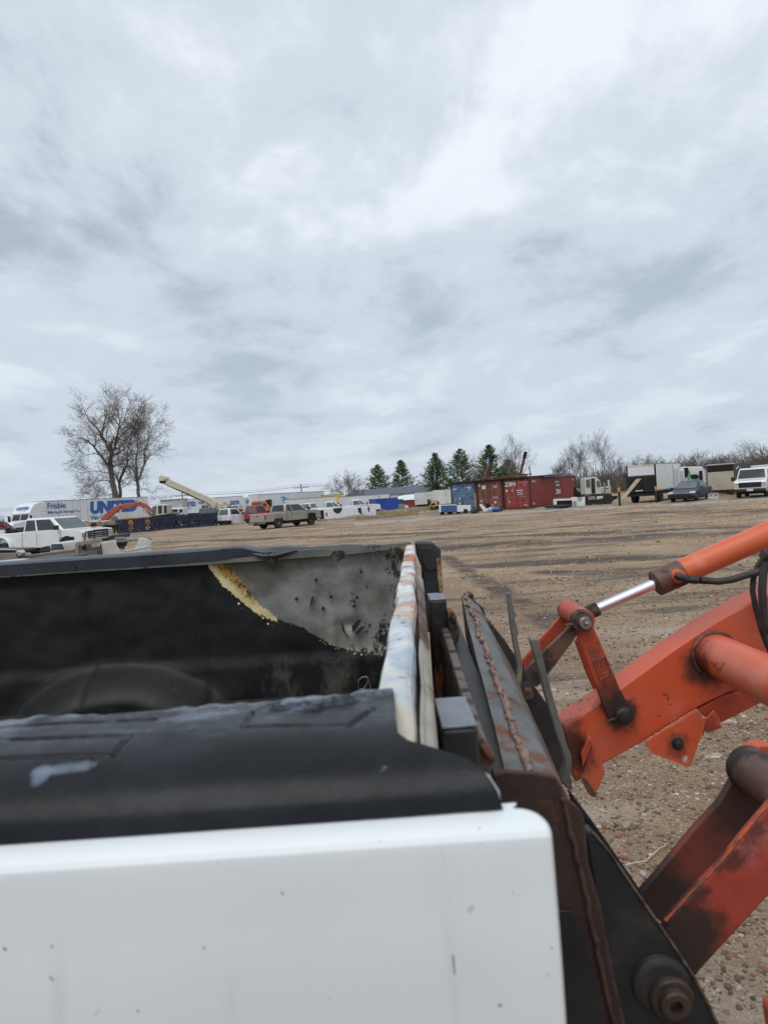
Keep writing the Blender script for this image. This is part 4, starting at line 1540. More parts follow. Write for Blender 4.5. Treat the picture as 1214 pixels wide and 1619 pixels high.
# near side links, seen large at the lower right
NY = 0.93
nb = [(1008, 1424), (1012, 1410), (1032, 1388), (1100, 1306), (1136, 1268), (1160, 1226), (1172, 1212), (1190, 1205), (1225, 1203), (1300, 1215), (1300, 1275), (1240, 1290), (1190, 1315), (1160, 1350), (1110, 1398), (1075, 1440), (1050, 1462), (1030, 1448)]
oplate('coupler_link', nb, 1.045, 0.013, paint('brown_red_plate', (0.20, 0.042, 0.030), (0.10, 0.034, 0.026), 5, 0.55, 0.0, grime=[(at(1030, 1430, 1.04), .09, .9), (at(1170, 1260, 1.04), .08, .8)], dirt=(0.34, 0.045, 0.02), dsc=7, dlo=0.55, dhi=0.66, dirt2=(0.05, 0.035, 0.03), d2sc=10, d2lo=0.55, d2hi=0.66, bump=0.3), bev=0.004)
nf = [(1046, 1468), (1052, 1456), (1090, 1414), (1140, 1362), (1180, 1312), (1214, 1272), (1260, 1225), (1320, 1220), (1340, 1290), (1290, 1345), (1214, 1419), (1160, 1478), (1110, 1532), (1098, 1548), (1080, 1530), (1060, 1500)]
oplate('coupler_link', nf, 0.925, 0.013, paint('scraped_red_paint', (0.36, 0.046, 0.028), (0.25, 0.036, 0.024), 6, 0.45, 0.0, wear=(0.50, 0.09, 0.035), grime=[(at(1075, 1500, .92), .095, .97), (at(1110, 1470, .92), .05, .8), (at(1150, 1360, .92), .03, .7), (at(1185, 1320, .92), .025, .6), (at(1100, 1420, .92), .03, .8)], dirt=(0.36, 0.17, 0.16), dsc=7, dlo=0.50, dhi=0.72, damt=0.75, dirt2=(0.030, 0.022, 0.020), d2sc=7, d2lo=0.585, d2hi=0.63, bump=0.25), bev=0.005)
# worn bright edge on the near link
b = WB()
P_ = [at(x, y, 0.9255) for x, y in nf[1:6]]
fp, rr = [], []
for k in range(len(P_) - 1):
    for j in range(14):
        p = P_[k].lerp(P_[k + 1], j / 14)
        fp.append(p + Vector((-0.0008, 0, 0.0004 * noise.noise((p.x * 90, 0, 0)))))
        rr.append(0.0022 + 0.0016 * noise.noise((p.x * 130, 1, 0)))
b.tube(fp, rr, 6)
b.build('worn_edge', paint('bright_orange_edge', (0.55, 0.085, 0.02), (0.12, 0.05, 0.035), 45, 0.5), ld)
c = at(1222, 1243, 0.98)
b = WB()
b.cyl((c.x, 0.94, c.z), (c.x, 1.055, c.z), 0.034, 32)
b.build('pin_sleeve', GREASY, ld, bevel=0.004)
c = at(1206, 1212, 1.06)
WB().cyl((c.x, 1.06, c.z), (c.x, 1.085, c.z), 0.034, 28).build('pin_washer', ORANGE2, ld, bevel=0.003)

# ---------------------------------------------------------------- quick coupler between carriage and loader
qc = wthing('quick_coupler', 'black skid steer quick coupler with two upright locking levers', 'coupler', (0.28, 1.35, 1.05))
bp = [(902, 1254), (906, 1258), (950, 1318), (1012, 1408), (1018, 1425), (990, 1500), (930, 1400)]
WB().plate(bp, 0.99, 0.02).build('side_plate', BLACKPL, qc, bevel=0.003)
fp_ = [(925, 1312), (937, 1316), (965, 1350), (1004, 1408), (1050, 1474), (1097, 1545), (1120, 1590), (1150, 1650), (1190, 1740), (1000, 1740), (985, 1619), (950, 1480)]
WB().plate(fp_, 0.865, 0.022).build('side_plate', BLACKPL, qc, bevel=0.003)
b = WB()
P_ = [at(x, y, 0.864) for x, y in fp_[1:8]]
b.tube(P_, 0.0022, 6)
b.build('worn_plate_edge', paint('edge_rust', (0.16, 0.11, 0.085), (0.05, 0.035, 0.03), 60, 0.6, 0.2), qc)
c = at(1056, 1571, 0.86)
b = WB()
b.lathe([(0.038, 0.006), (0.036, -0.003), (0.030, -0.007), (0.027, -0.007)], (c.x - 0.008, 0.862, c.z + 0.012), 'y', 32)
b.build('boss', DARKST, qc)
b = WB()
b.lathe([(0.0275, 0.0), (0.0275, -0.010), (0.0255, -0.013), (0.019, -0.013), (0.0185, -0.021), (0.016, -0.023), (0.0085, -0.023), (0.008, -0.012), (0.001, -0.012)], (c.x, 0.858, c.z), 'y', 32)
b.build('pin_head', paint('brown_pin', (0.030, 0.023, 0.020), (0.065, 0.042, 0.03), 20, 0.5, 0.3, bump=0.4), qc)
# far side plates
fq = [(776, 985), (795, 1008), (817, 1040), (840, 1078), (868, 1118), (888, 1165), (900, 1215), (905, 1250), (880, 1235), (845, 1160), (805, 1070)]
WB().plate(fq, 1.84, 0.02).build('side_plate', DARKST, qc, bevel=0.003)
fq2 = [(745, 946), (752, 950), (765, 985), (783, 1010), (826, 1050), (842, 1076), (836, 1100), (812, 1095), (780, 1040), (758, 1000)]
WB().plate(fq2, 2.02, 0.02).build('side_plate', DARKST, qc, bevel=0.003)
WB().plate([(740, 938), (748, 939), (751, 951), (764, 962), (768, 975), (755, 975), (742, 955)], 2.03, 0.05).build('corner_plate', RUSTY, qc, bevel=0.003)
WB().plate([(769, 978), (776, 982), (787, 1018), (783, 1023), (770, 1000)], 1.80, 0.01).build('tab_plate', GREYST, qc, bevel=0.002)
c = at(831, 1092, 1.83)
WB().lathe([(0.024, 0.01), (0.023, -0.006), (0.014, -0.008), (0.0138, -0.022), (0.010, -0.025)], (c.x, 1.832, c.z), 'y', 24).build('pivot_bolt', RUSTY, qc)
c2 = Vector((c.x, 1.806, c.z))
WB().lathe([(0.0145, 0.0), (0.0145, -0.012), (0.012, -0.014)], (c2.x, c2.y, c2.z), 'y', 6).build('hex_head', GREASY, qc)
# lower cross member, mostly hidden
b = WB()
b.box(0.20, 0.26, 0.865, 2.04, 1.00, 1.18)
b.build('cross_member', BLACKPL, qc, bevel=0.004)
# levers
LEV = paint('worn_lever_steel', (0.12, 0.125, 0.115), (0.19, 0.19, 0.17), 10, 0.5, 0.4, dirt=(0.30, 0.27, 0.16), dsc=9, dlo=0.60, dhi=0.72, bump=0.2)
l1 = [(801, 939), (804, 937), (808, 939), (811, 958), (813, 966), (817, 972), (813, 978), (817, 990), (820, 1002), (817, 1006), (822, 1030), (826, 1052), (824, 1085), (815, 1080), (818, 1052), (811, 1016), (807, 990), (804, 965)]
WB().plate(l1, 1.72, 0.018).build('locking_lever', LEV, qc, bevel=0.0015)
l2 = [(838, 1013), (842, 1009), (850, 1011), (853, 1018), (860, 1048), (872, 1094), (886, 1142), (896, 1178), (903, 1195), (904, 1210), (901, 1232), (903, 1250), (893, 1245), (886, 1232), (894, 1203), (888, 1186), (876, 1150), (862, 1100), (850, 1055)]
WB().plate(l2, 1.38, 0.022).build('locking_lever', LEV, qc, bevel=0.002)
# ---------------------------------------------------------------- shared vehicle materials
GLASS = paint('dark_window_glass', (0.020, 0.025, 0.030), (0.03, 0.036, 0.042), 1.0, 0.06)
GLASSL = paint('pale_window_glass', (0.10, 0.13, 0.135), (0.07, 0.095, 0.10), 1.0, 0.08)
TYRE = paint('tyre_rubber', (0.016, 0.016, 0.017), (0.03, 0.027, 0.024), 6, 0.85)
RIM = paint('alloy_rim', (0.40, 0.40, 0.41), (0.28, 0.28, 0.28), 9, 0.35, 0.7)
TRIM = paint('black_trim', (0.018, 0.018, 0.020), None, 5, 0.5)
LAMPW = paint('clear_headlamp', (0.50, 0.52, 0.54), None, 9, 0.12)
LAMPR = paint('red_tail_lamp', (0.30, 0.012, 0.014), None, 9, 0.15)
LAMPA = paint('amber_lamp', (0.62, 0.24, 0.03), None, 9, 0.15)
CHR = paint('chrome_trim', (0.62, 0.63, 0.65), None, 9, 0.18, 0.9)
UNDER = paint('underbody_black', (0.012, 0.011, 0.011), None, 5, 0.9)
VWHITE = paint('white_vehicle_paint', (0.72, 0.74, 0.76), (0.66, 0.68, 0.70), 1.2, 0.25, 0, dirt=(0.42, 0.38, 0.32), dsc=1.6, dlo=0.60, dhi=0.85, damt=0.4, coat=0.5)
TWHITE = paint('white_trailer_skin', (0.66, 0.69, 0.72), (0.58, 0.61, 0.65), 0.5, 0.45, 0, dirt=(0.40, 0.37, 0.32), dsc=0.9, dlo=0.55, dhi=0.85, damt=0.5)
CREAM = paint('cream_truck_paint', (0.58, 0.54, 0.42), (0.48, 0.44, 0.35), 2, 0.5, 0, dirt=(0.20, 0.13, 0.08), dsc=4, dlo=0.60, dhi=0.75)
BLUEL = paint('blue_lettering', (0.018, 0.115, 0.38), (0.02, 0.10, 0.33), 2, 0.5)
TAIL = paint('aluminium_rail', (0.36, 0.36, 0.35), (0.25, 0.24, 0.22), 3, 0.45, 0.5)


def gthing(name, label, cat, px, D, rz=0.0, group=None, z=0.0):
    p = gx(px, D)
    return thing(name, label, cat, (p.x, p.y, z), rz, group)


def wheel(par, x, y, r, w, side, rim=RIM, dual=False):
    """wheel on the left (side=1) or right (side=-1) of a vehicle"""
    n = 24
    pr = [(r * .62, -w * .42), (r * .90, -w * .5), (r, -w * .36), (r, w * .36), (r * .90, w * .5), (r * .62, w * .42)]
    t_ = MB().lathe(pr, (0, 0, 0), 'y', n).build('wheel', TYRE, par)
    t_.location = (x, y, r)
    o_ = side * w * (0.42 if not dual else 0.30)
    q = MB()
    q.lathe([(r * .64, o_ * .9), (r * .60, o_ * 1.02), (r * .52, o_ * .55), (r * .22, o_ * .75), (r * .2, o_ * 1.05), (r * .06, o_ * 1.08)], (0, 0, 0), 'y', n)
    q.build('rim', rim, t_)
    g_ = MB()
    for k in range(6):
        a = k * math.pi / 3
        g_.box(r * .40 * math.cos(a) - r * .06, r * .40 * math.cos(a) + r * .06, o_ * .60, o_ * .92, r * .40 * math.sin(a) - r * .06, r * .40 * math.sin(a) + r * .06)
    g_.build('rim_opening', TRIM, t_)
    return t_


def arc(cx, r, z0, n=9, k=1.0):
    """arch outline from rear to front, up and over"""
    return [(cx + r * math.cos(math.pi - math.pi * i / n), z0 + k * r * math.sin(math.pi * i / n)) for i in range(n + 1)]


def quad_on(par, name, mat, F4, u0, u1, v0, v1, off=0.012, th=0.006, skew=(0, 0)):
    """thin pane standing proud of the face F4 (lower left, lower right, upper right, upper left)"""
    a, b, c, d = [Vector(q) for q in F4]

    def P(u, v):
        return (a * (1 - u) + b * u) * (1 - v) + (d * (1 - u) + c * u) * v
    n = (b - a).cross(d - a).normalized()
    q = [P(u0, v0), P(u1, v0), P(u1 + skew[1], v1), P(u0 + skew[0], v1)]
    m_ = MB()
    m_.hexa([p + n * (off - th) for p in q], [p + n * off for p in q])
    return m_.build(name, mat, par)


def pickup(t, L, W, H, paintm, crew=1, wr=0.39, dual=False, grille='truck', bedlen=1.95, glass=GLASS, seam=True, bullbar=False, rim=RIM, clad=None):
    """pickup facing +x, origin on the ground under its middle"""
    h = W / 2
    xf, xr = L / 2, -L / 2
    ax_f, ax_r = xf - 0.98, xr + 1.28
    zs, zb, zh = 0.52, H * 0.655, H * 0.635          # sill, belt, hood
    cab0 = xr + bedlen + 0.06
    cab1 = xf - 1.28
    ar = wr + 0.09
    # nose and cab as one shell
    poly = [(cab0, zs)] + [(ax_f - ar - 0.02, zs)] + arc(ax_f, ar, zs, 10, 0.98) + [(xf - 0.08, zs + 0.02), (xf, zs + 0.12), (xf, zh - 0.12), (xf - 0.10, zh - 0.02), (xf - 0.5, zh + 0.03), (cab1, zb + 0.03), (cab0, zb)]
    MB().prism(poly, -h, h).build('body', paintm, t, bevel=0.08, seg=4)
    # bed: two side panels, floor, tailgate
    for s in (-1, 1):
        pb = [(xr + 0.02, zs + 0.02)] + arc(ax_r, ar, zs + 0.02, 10, 0.98) + [(cab0 - 0.03, zs + 0.02), (cab0 - 0.03, zb - 0.02), (xr + 0.02, zb - 0.02)]
        y0, y1 = (h - 0.10, h - 0.005) if s > 0 else (-h + 0.005, -h + 0.10)
        MB().prism(pb, y0, y1).build('bed_side', paintm, t, bevel=0.03)
        if dual:
            fl = [(ax_r + (ar + .02) * math.cos(a), zs + 0.02 + (ar + .02) * math.sin(a)) for a in [math.pi - math.pi * i / 10 for i in range(11)]]
            fo_ = [(ax_r + (ar + .18) * math.cos(a), zs + 0.02 + (ar + .15) * math.sin(a)) for a in [math.pi * i / 10 for i in range(11)]]
            MB().prism(fl + fo_, *((h - 0.02, h + 0.17) if s > 0 else (-h - 0.17, -h + 0.02))).build('fender_flare', paintm, t, bevel=0.05, seg=3)
    MB().box(xr + 0.05, cab0 - 0.05, -h + 0.1, h - 0.1, zs + 0.18, zs + 0.22).build('bed_floor', UNDER, t)
    tg = MB().box(xr, xr + 0.05, -h + 0.06, h - 0.06, zs + 0.05, zb - 0.03).build('tailgate', paintm, t, bevel=0.02)
    MB().box(xr - 0.012, xr - 0.001, -0.12, 0.12, zb - 0.20, zb - 0.13).build('handle', TRIM, tg)
    for s in (-1, 1):
        MB().box(xr - 0.012, xr + 0.05, s * (h - 0.085) - 0.075, s * (h - 0.085) + 0.075, zs + 0.22, zb - 0.10).build('tail_lamp', LAMPR, t, bevel=0.015)
    MB().box(xr - 0.16, xr - 0.01, -h + 0.04, h - 0.04, zs - 0.10, zs + 0.03).build('rear_bumper', clad or CHR, t, bevel=0.03)
    MB().box(xr - 0.165, xr - 0.15, -0.16, 0.16, zs - 0.07, zs + 0.02).build('plate_recess', TRIM, t)
    MB().box(xf - 0.10, xf + 0.10, -h + 0.02, h - 0.02, zs - 0.06, zs + 0.14).build('front_bumper', TRIM if bullbar else CHR, t, bevel=0.04)
    MB().box(xr + 0.2, xf - 0.2, -h + 0.22, h - 0.22, 0.30, zs + 0.02).build('chassis', UNDER, t)
    # greenhouse
    zr_ = H
    rx0, rx1 = cab0 + 0.16, cab1 - 0.84
    th = h - 0.07
    tt = h - 0.22
    bot = [(cab0 + 0.02, -th, zb - 0.01), (cab1 + 0.02, -th, zb - 0.01), (cab1 + 0.02, th, zb - 0.01), (cab0 + 0.02, th, zb - 0.01)]
    top = [(rx0, -tt, zr_ - 0.01), (rx1, -tt, zr_ - 0.03), (rx1, tt, zr_ - 0.03), (rx0, tt, zr_ - 0.01)]
    MB().hexa(bot, top).build('cab_roof', paintm, t, bevel=0.09, seg=4)
    Rf = [bot[0], bot[1], top[1], top[0]]
    Lf = [bot[2], bot[3], top[3], top[2]]
    Ws = [bot[1], bot[2], top[2], top[1]]
    Bk = [bot[3], bot[0], top[0], top[3]]
    ws = quad_on(t, 'windshield', GLASSL, Ws, 0.06, 0.94, 0.10, 0.90)
    quad_on(t, 'rear_window', glass, Bk, 0.12, 0.88, 0.14, 0.86)
    span = cab1 - cab0
    if crew:
        div = (1.02 / span) * 0.98
        sp = [(0.06, div - 0.02, (0.02, 0.0)), (div + 0.03, 0.90, (0.0, -0.0))]
        doors = [div, 0.0]
    else:
        sp = [(0.06, 0.30, (0.03, 0.0)), (0.34, 0.90, (0.0, 0.0))]
        doors = [0.32]
    for F, flip in ((Rf, 0), (Lf, 1)):
        for (u0, u1, sk) in sp:
            if flip:
                quad_on(t, 'side_window', glass, F, 1 - u1, 1 - u0, 0.10, 0.86)
            else:
                quad_on(t, 'side_window', glass, F, u0, u1, 0.10, 0.86)
    if seam:
        for s in (-1, 1):
            yy = s * (h + 0.003)
            xs = [cab0 + 0.10, cab0 + (1.05 if crew else 0.62), cab1 - 0.08]
            for x in xs:
                MB().box(x - 0.008, x + 0.008, yy - 0.004, yy + 0.004, zs + 0.05, zb - 0.02).build('door_gap', TRIM, t)
            for x in (xs[1] + 0.12, xs[0] + 0.12) if crew else (xs[1] + 0.12,):
                MB().box(x, x + 0.17, yy - 0.02, yy + 0.02, zb - 0.16, zb - 0.12).build('door_handle', paintm, t, bevel=0.01)
            m2 = MB().box(cab1 - 0.22, cab1 - 0.06, s * (h + 0.05) - 0.0 if s > 0 else -h - 0.28, s * (h + 0.28) if s > 0 else -h - 0.05, zb + 0.04, zb + 0.26)
            m2.build('mirror', TRIM, t, bevel=0.03)
    for s in (-1, 1):
        MB().box(xf - 0.14, xf + 0.012, s * (h - 0.20) - 0.17, s * (h - 0.20) + 0.17, zh - 0.36, zh - 0.13).build('headlight', LAMPW, t, bevel=0.02)
        MB().box(xf - 0.16, xf + 0.016, s * (h - 0.055) - 0.05, s * (h - 0.055) + 0.05, zh - 0.34, zh - 0.15).build('turn_signal', LAMPA, t, bevel=0.01)
    gl = MB().box(xf - 0.02, xf + 0.035, -h + 0.36, h - 0.36, zh - 0.42, zh - 0.08).build('grille', TRIM, t, bevel=0.02)
    for k in range(3):
        MB().box(xf + 0.036, xf + 0.06, -h + 0.40, h - 0.40, zh - 0.38 + k * 0.10, zh - 0.34 + k * 0.10).build('grille_bar', CHR, gl)
    if bullbar:
        bb = MB()
        for s in (-1, 1):
            bb.tube([(xf + 0.16, s * 0.42, zs - 0.05), (xf + 0.18, s * 0.42, zh - 0.06)], 0.03, 8)
            bb.tube([(xf + 0.16, s * 0.45, zh - 0.08), (xf + 0.15, s * (h - 0.1), zh - 0.10), (xf + 0.10, s * (h - 0.02), zs + 0.16)], 0.03, 8)
        for z in (zh - 0.06, zh - 0.22, zs + 0.14):
            bb.tube([(xf + 0.18, -0.45, z), (xf + 0.18, 0.45, z)], 0.028, 8)
        bb.build('grille_guard', TRIM, t)
        for k in range(5):
            MB().box(rx1 - 0.10, rx1 - 0.04, -0.5 + k * 0.25 - 0.02, -0.5 + k * 0.25 + 0.02, H - 0.035, H + 0.002).build('roof_marker', LAMPA, t)
    for s in (-1, 1):
        wheel(t, ax_f, s * (h - 0.15), wr, 0.26, s, rim)
        wheel(t, ax_r, s * (h - 0.15 + (0.12 if dual else 0)), wr, 0.26 + (0.2 if dual else 0), s, rim, dual)
        MB().box(ax_f - ar + 0.02, ax_f + ar - 0.02, s * (h - 0.2) - 0.2, s * (h - 0.2) + 0.1, wr, zs + ar * 0.9).build('wheel_well', UNDER, t)
    return t


def box_on(name, label, cat, p1, p2, width, z0, z1, mat, group=None, bevel=0.02):
    """box-bodied thing: its visible side runs from ground point p1 to p2 (left to right), body goes away from the camera.
    local x along the side, y away, origin at p1"""
    d = (p2 - p1)
    t_ = thing(name, label, cat, (p1.x, p1.y, 0), math.atan2(d.y, d.x), group)
    L = d.length
    t_['_L'] = L
    MB().box(0, L, 0, width, z0, z1).build('cargo_box', mat, t_, bevel=bevel)
    return t_, L


def under(t_, L, width, z0, r=0.5, axles=((0.82, 2),), legs=True):
    fr_ = MB().box(0.3, L - 0.2, 0.5, width - 0.5, z0 - 0.30, z0 - 0.01).build('frame_rail', UNDER, t_)
    for (f, n) in axles:
        for k in range(n):
            for s, y in ((-1, 0.18), (1, width - 0.18)):
                wheel(t_, L * f + k * 1.25, y, r, 0.30, s)
    if legs:
        for y in (0.45, width - 0.45):
            MB().box(L * 0.22, L * 0.22 + 0.12, y - 0.06, y + 0.06, 0.02, z0 - 0.02).build('landing_leg', TAIL, t_)


# ---------------------------------------------------------------- left: the moving trailers and the big white pickup
p1, p2 = gx(72, 84), gx(237, 99)
tr, L = box_on('semi_trailer', 'long white moving van trailer lettered in blue under the two tall bare trees', 'semi trailer', p1, p2, 2.6, 1.05, 4.08, TWHITE)
under(tr, L, 2.6, 1.05)
MB().box(-0.01, L + 0.01, -0.02, 2.62, 4.085, 4.16).build('top_rail', TAIL, tr)
MB().box(0, L, -0.03, -0.004, 1.05, 1.27).build('orange_stripe', paint('orange_stripe', (0.62, 0.28, 0.03), (0.5, 0.24, 0.05), 2, 0.5), tr)
for i in range(1, 16):
    MB().box(L * i / 16 - 0.012, L * i / 16 + 0.012, -0.012, -0.001, 1.3, 4.05).build('panel_seam', TAIL, tr)
ux, uz = (1, 0, 0), (0, 0, 1)
S = L / 165.0


def tx(px):
    return (px - 72) * S


text_part('lettering', 'Frisbie', (tx(77), -0.02, 3.15), ux, uz, 25 * S, 0.72, BLUEL, tr, bold=0.02)
text_part('lettering', 'Moving & Storage Co.', (tx(77), -0.02, 2.45), ux, uz, 46 * S, 0.44, BLUEL, tr, bold=0.02)
text_part('lettering', 'UNITED', (tx(138), -0.02, 2.16), ux, uz, 78 * S, 1.66, BLUEL, tr, shear=0.12, bold=0.07)
text_part('lettering_shadow', 'UNITED', (tx(138) + 0.05, -0.008, 2.12), ux, uz, 78 * S, 1.66, paint('tan_outline', (0.50, 0.38, 0.22), None, 2, 0.5), tr, shear=0.12, bold=0.07)
text_part('lettering', 'Van Lines', (tx(137), -0.02, 1.40), ux, uz, 34 * S, 0.56, BLUEL, tr, bold=0.025)
text_part('lettering', 'UNITED', (-0.02, 2.35, 2.95), (0, -1, 0), uz, 2.0, 0.62, BLUEL, tr, shear=0.12, bold=0.05)
text_part('lettering', 'Van Lines', (-0.02, 1.2, 2.6), (0, -1, 0), uz, 0.8, 0.2, BLUEL, tr)

# its tractor, nose towards the camera
sm = gthing('semi_tractor', 'white moving company tractor with blue lettered roof fairing behind the white pickup', 'truck', 41, 79, R(-100))
MB().prism([(-2.2, 0.9), (0.9, 0.9), (0.9, 1.9), (0.55, 2.65), (-1.2, 2.75), (-2.2, 2.75)], -1.2, 1.2).build('cab', VWHITE, sm, bevel=0.08, seg=3)
MB().prism([(0.9, 0.7), (3.2, 0.7), (3.25, 1.55), (3.0, 1.72), (0.9, 1.88)], -0.95, 0.95).build('hood', VWHITE, sm, bevel=0.10, seg=3)
MB().prism([(0.75, 2.70), (-0.2, 3.75), (-1.4, 4.0), (-2.2, 4.0), (-2.2, 2.76), (0.6, 2.62)], -1.15, 1.15).build('roof_fairing', VWHITE, sm, bevel=0.12, seg=3)
fq = [(0.902, -1.1, 1.92), (0.902, 1.1, 1.92), (0.555, 1.05, 2.62), (0.555, -1.05, 2.62)]
quad_on(sm, 'windshield', GLASS, fq, 0.03, 0.48, 0.05, 0.92)
quad_on(sm, 'windshield', GLASS, fq, 0.52, 0.97, 0.05, 0.92)
ff = [Vector((0.76, 1.0, 2.78)), Vector((0.76, -1.0, 2.78)), Vector((-0.2, -1, 3.76)), Vector((-0.2, 1, 3.76))]
up_ = (ff[3] - ff[0]).normalized()
text_part('lettering', 'UNITED', ff[0] + up_ * 0.5 + Vector((0.03, -1.75, 0.03)), (0, 1, 0), up_, 1.6, 0.42, BLUEL, sm, shear=0.12, bold=0.06, depth=0.03)
text_part('lettering', 'Van Lines', ff[0] + up_ * 0.22 + Vector((0.03, -1.4, 0.03)), (0, 1, 0), up_, 0.9, 0.2, BLUEL, sm, depth=0.03)
MB().box(3.22, 3.30, -0.5, 0.5, 0.8, 1.5).build('grille', CHR, sm, bevel=0.02)
MB().box(3.2, 3.4, -1.15, 1.15, 0.45, 0.72).build('bumper', CHR, sm, bevel=0.03)
for s in (-1, 1):
    wheel(sm, 2.2, s * 1.0, 0.5, 0.3, s)
    wheel(sm, -2.6, s * 1.0, 0.5, 0.5, s, dual=True)
    MB().box(3.0, 3.27, s * 0.78 - 0.15, s * 0.78 + 0.15, 1.0, 1.25).build('headlight', LAMPW, sm, bevel=0.02)
    MB().box(0.75, 0.9, s * 1.4 - 0.12, s * 1.4 + 0.12, 1.7, 2.5).build('mirror', TRIM, sm, bevel=0.02)
MB().box(-4.2, 0.9, -0.45, 0.45, 0.55, 0.89).build('chassis', UNDER, sm)

# crew cab dually
fr = gx(153, 33.5)
ang = R(-22)
c = fr - Vector((math.cos(ang), math.sin(ang), 0)) * 3.2
tp = thing('pickup_truck', 'big white crew cab dually pickup with black grille guard in front of the moving trailer', 'pickup truck', (c.x, c.y, 0), ang)
pickup(tp, 6.5, 2.03, 2.0, VWHITE, 1, 0.42, True, bedlen=2.45, bullbar=True)
text_part('badge', 'SUPER DUTY', (1.72, -1.02, 0.82), (1, 0, 0), (0, 0, 1), 0.30, 0.05, TRIM, tp)

# ---------------------------------------------------------------- salvaged truck beds behind the burnt bed
TAN = paint('dull_tan_paint', (0.26, 0.235, 0.19), (0.20, 0.18, 0.145), 3, 0.4, 0.2, dirt=(0.10, 0.08, 0.06), dsc=6, dlo=0.58, dhi=0.72)
OFFW = paint('off_white_bed_paint', (0.56, 0.55, 0.53), (0.46, 0.45, 0.43), 2, 0.4, 0, dirt=(0.24, 0.22, 0.19), dsc=5, dlo=0.56, dhi=0.75, damt=0.6)
LINER = paint('grey_inner_metal', (0.16, 0.165, 0.15), (0.10, 0.105, 0.10), 6, 0.6, 0.1, dirt=(0.04, 0.04, 0.04), dsc=9, dlo=0.55, dhi=0.65)


def scrap_bed(name, label, px1, py1, px2, py2, D1, D2, hpx, mat, inner=LINER, group='salvaged truck beds', arch_=True, depth=1.5, endw=0.0, cradle=True):
    """loose pickup bed turned upside down: side skin with its wheel cutout opening upwards"""
    a, c_ = at(px1, py1, D1), at(px2, py2, D2)
    d = Vector((c_.x - a.x, c_.y - a.y, 0))
    L_ = d.length
    t_ = thing(name, label, 'truck bed', (a.x, a.y, 0), math.atan2(d.y, d.x), group)
    zt, zb_ = a.z, a.z - hpx * D1 / FPX
    sl = (c_.z - a.z) / L_
    if arch_:
        cx, r_ = L_ * 0.52, min(L_ * 0.17, (zt - zb_) * 0.62)
        ar_ = [(cx + r_ * math.cos(math.pi * i / 10), zt + sl * cx - 0.9 * r_ * math.sin(math.pi * i / 10)) for i in range(11)]
        poly = [(0, zb_), (L_, zb_ + sl * L_), (L_, zt + sl * L_)] + ar_ + [(0, zt)]
        MB().prism([(ar_[0][0] + 0.04, ar_[0][1] - 0.03)] + [(cx + (r_ + .04) * math.cos(math.pi * i / 10), zt + sl * cx - 0.03 - 0.95 * r_ * math.sin(math.pi * i / 10)) for i in range(1, 10)] + [(ar_[-1][0] - 0.04, ar_[-1][1] - 0.03)], 0.06, 0.30).build('wheelhouse', UNDER, t_)
    else:
        poly = [(0, zb_), (L_, zb_ + sl * L_), (L_, zt + sl * L_), (0, zt)]
    MB().prism(poly, 0, 0.05).build('bed_side', mat, t_, bevel=0.03)
    MB().prism(poly, depth, depth + 0.05).build('bed_side', mat, t_, bevel=0.03)
    MB().hexa([(0.03, 0.06, zt - 0.10), (L_ - .03, 0.06, zt - 0.10 + sl * L_), (L_ - .03, depth - .01, zt - 0.10 + sl * L_), (0.03, depth - .01, zt - 0.10)],
              [(0.03, 0.06, zt - 0.06), (L_ - .03, 0.06, zt - 0.06 + sl * L_), (L_ - .03, depth - .01, zt - 0.06 + sl * L_), (0.03, depth - .01, zt - 0.06)]).build('floor_pan', inner, t_)
    MB().box(0.0, 0.04, 0.06, depth - .01, zb_ + 0.03, zt - 0.11).build('end_panel', inner, t_)
    if cradle and zb_ > 0.05:
        for x in (0.25, L_ - 0.45):
            MB().box(x, x + 0.2, 0.1, depth - 0.05, 0.0, zb_ + (sl * x if sl < 0 else 0) - 0.005).build('support_block', paint('old_timber', (0.14, 0.10, 0.07), (0.09, 0.065, 0.045), 6, 0.9), t_)
    return t_, L_, zt, zb_, sl


# off-white bed lying on its side with its open end to the left, wheel cutout upwards
t0, L0, zt, zb_, sl = scrap_bed('salvaged_truck_bed', 'off-white salvaged truck bed with an upward wheel cutout, behind the black rail', 158, 855.5, 241, 848, 21, 21.6, 40, OFFW, arch_=False)
for ch in [o for o in bpy.data.objects if o.parent == t0 and o.name.startswith('bed_side')]:
    bpy.data.objects.remove(ch)


def lx(px):
    return (px - 158) / 83.0 * L0


def lz(py, px):
    return at(px, py, 21.2).z


P_ = [(158, 858), (183, 853.5), (184, 862), (187, 868), (194, 871), (207, 870), (214, 866), (217.5, 858), (219, 851.5), (226, 851), (235, 853), (239, 856.5), (239.5, 862), (237, 864), (240, 885), (240, 900), (158, 905)]
MB().prism([(lx(a), lz(b_, a)) for a, b_ in P_], 0, 0.06).build('bed_side', OFFW, t0, bevel=0.02)
MB().prism([(lx(a), lz(b_, a)) for a, b_ in [(150, 862), (158, 859), (158, 905), (150, 908)]], 0.4, 0.5).build('inner_post', LINER, t0)
MB().prism([(lx(a), lz(b_, a)) for a, b_ in [(183, 851), (200, 850.5), (203, 858), (199, 866), (186, 866)]], 0.5, 1.3).build('wheelhouse', LINER, t0, bevel=0.03)
ed = MB()
ed.tube([(lx(159), -0.01, lz(859, 159)), (lx(160.5), -0.01, lz(888, 160)), (lx(161), -0.01, lz(903, 161))], 0.018, 8)
ed.build('rubber_seal', TRIM, t0)
MB().tube([(lx(187), -0.012, lz(869, 187)), (lx(200), -0.02, lz(871, 200)), (lx(238), -0.012, lz(864.5, 238))], 0.015, 6).build('body_crease', OFFW, t0)
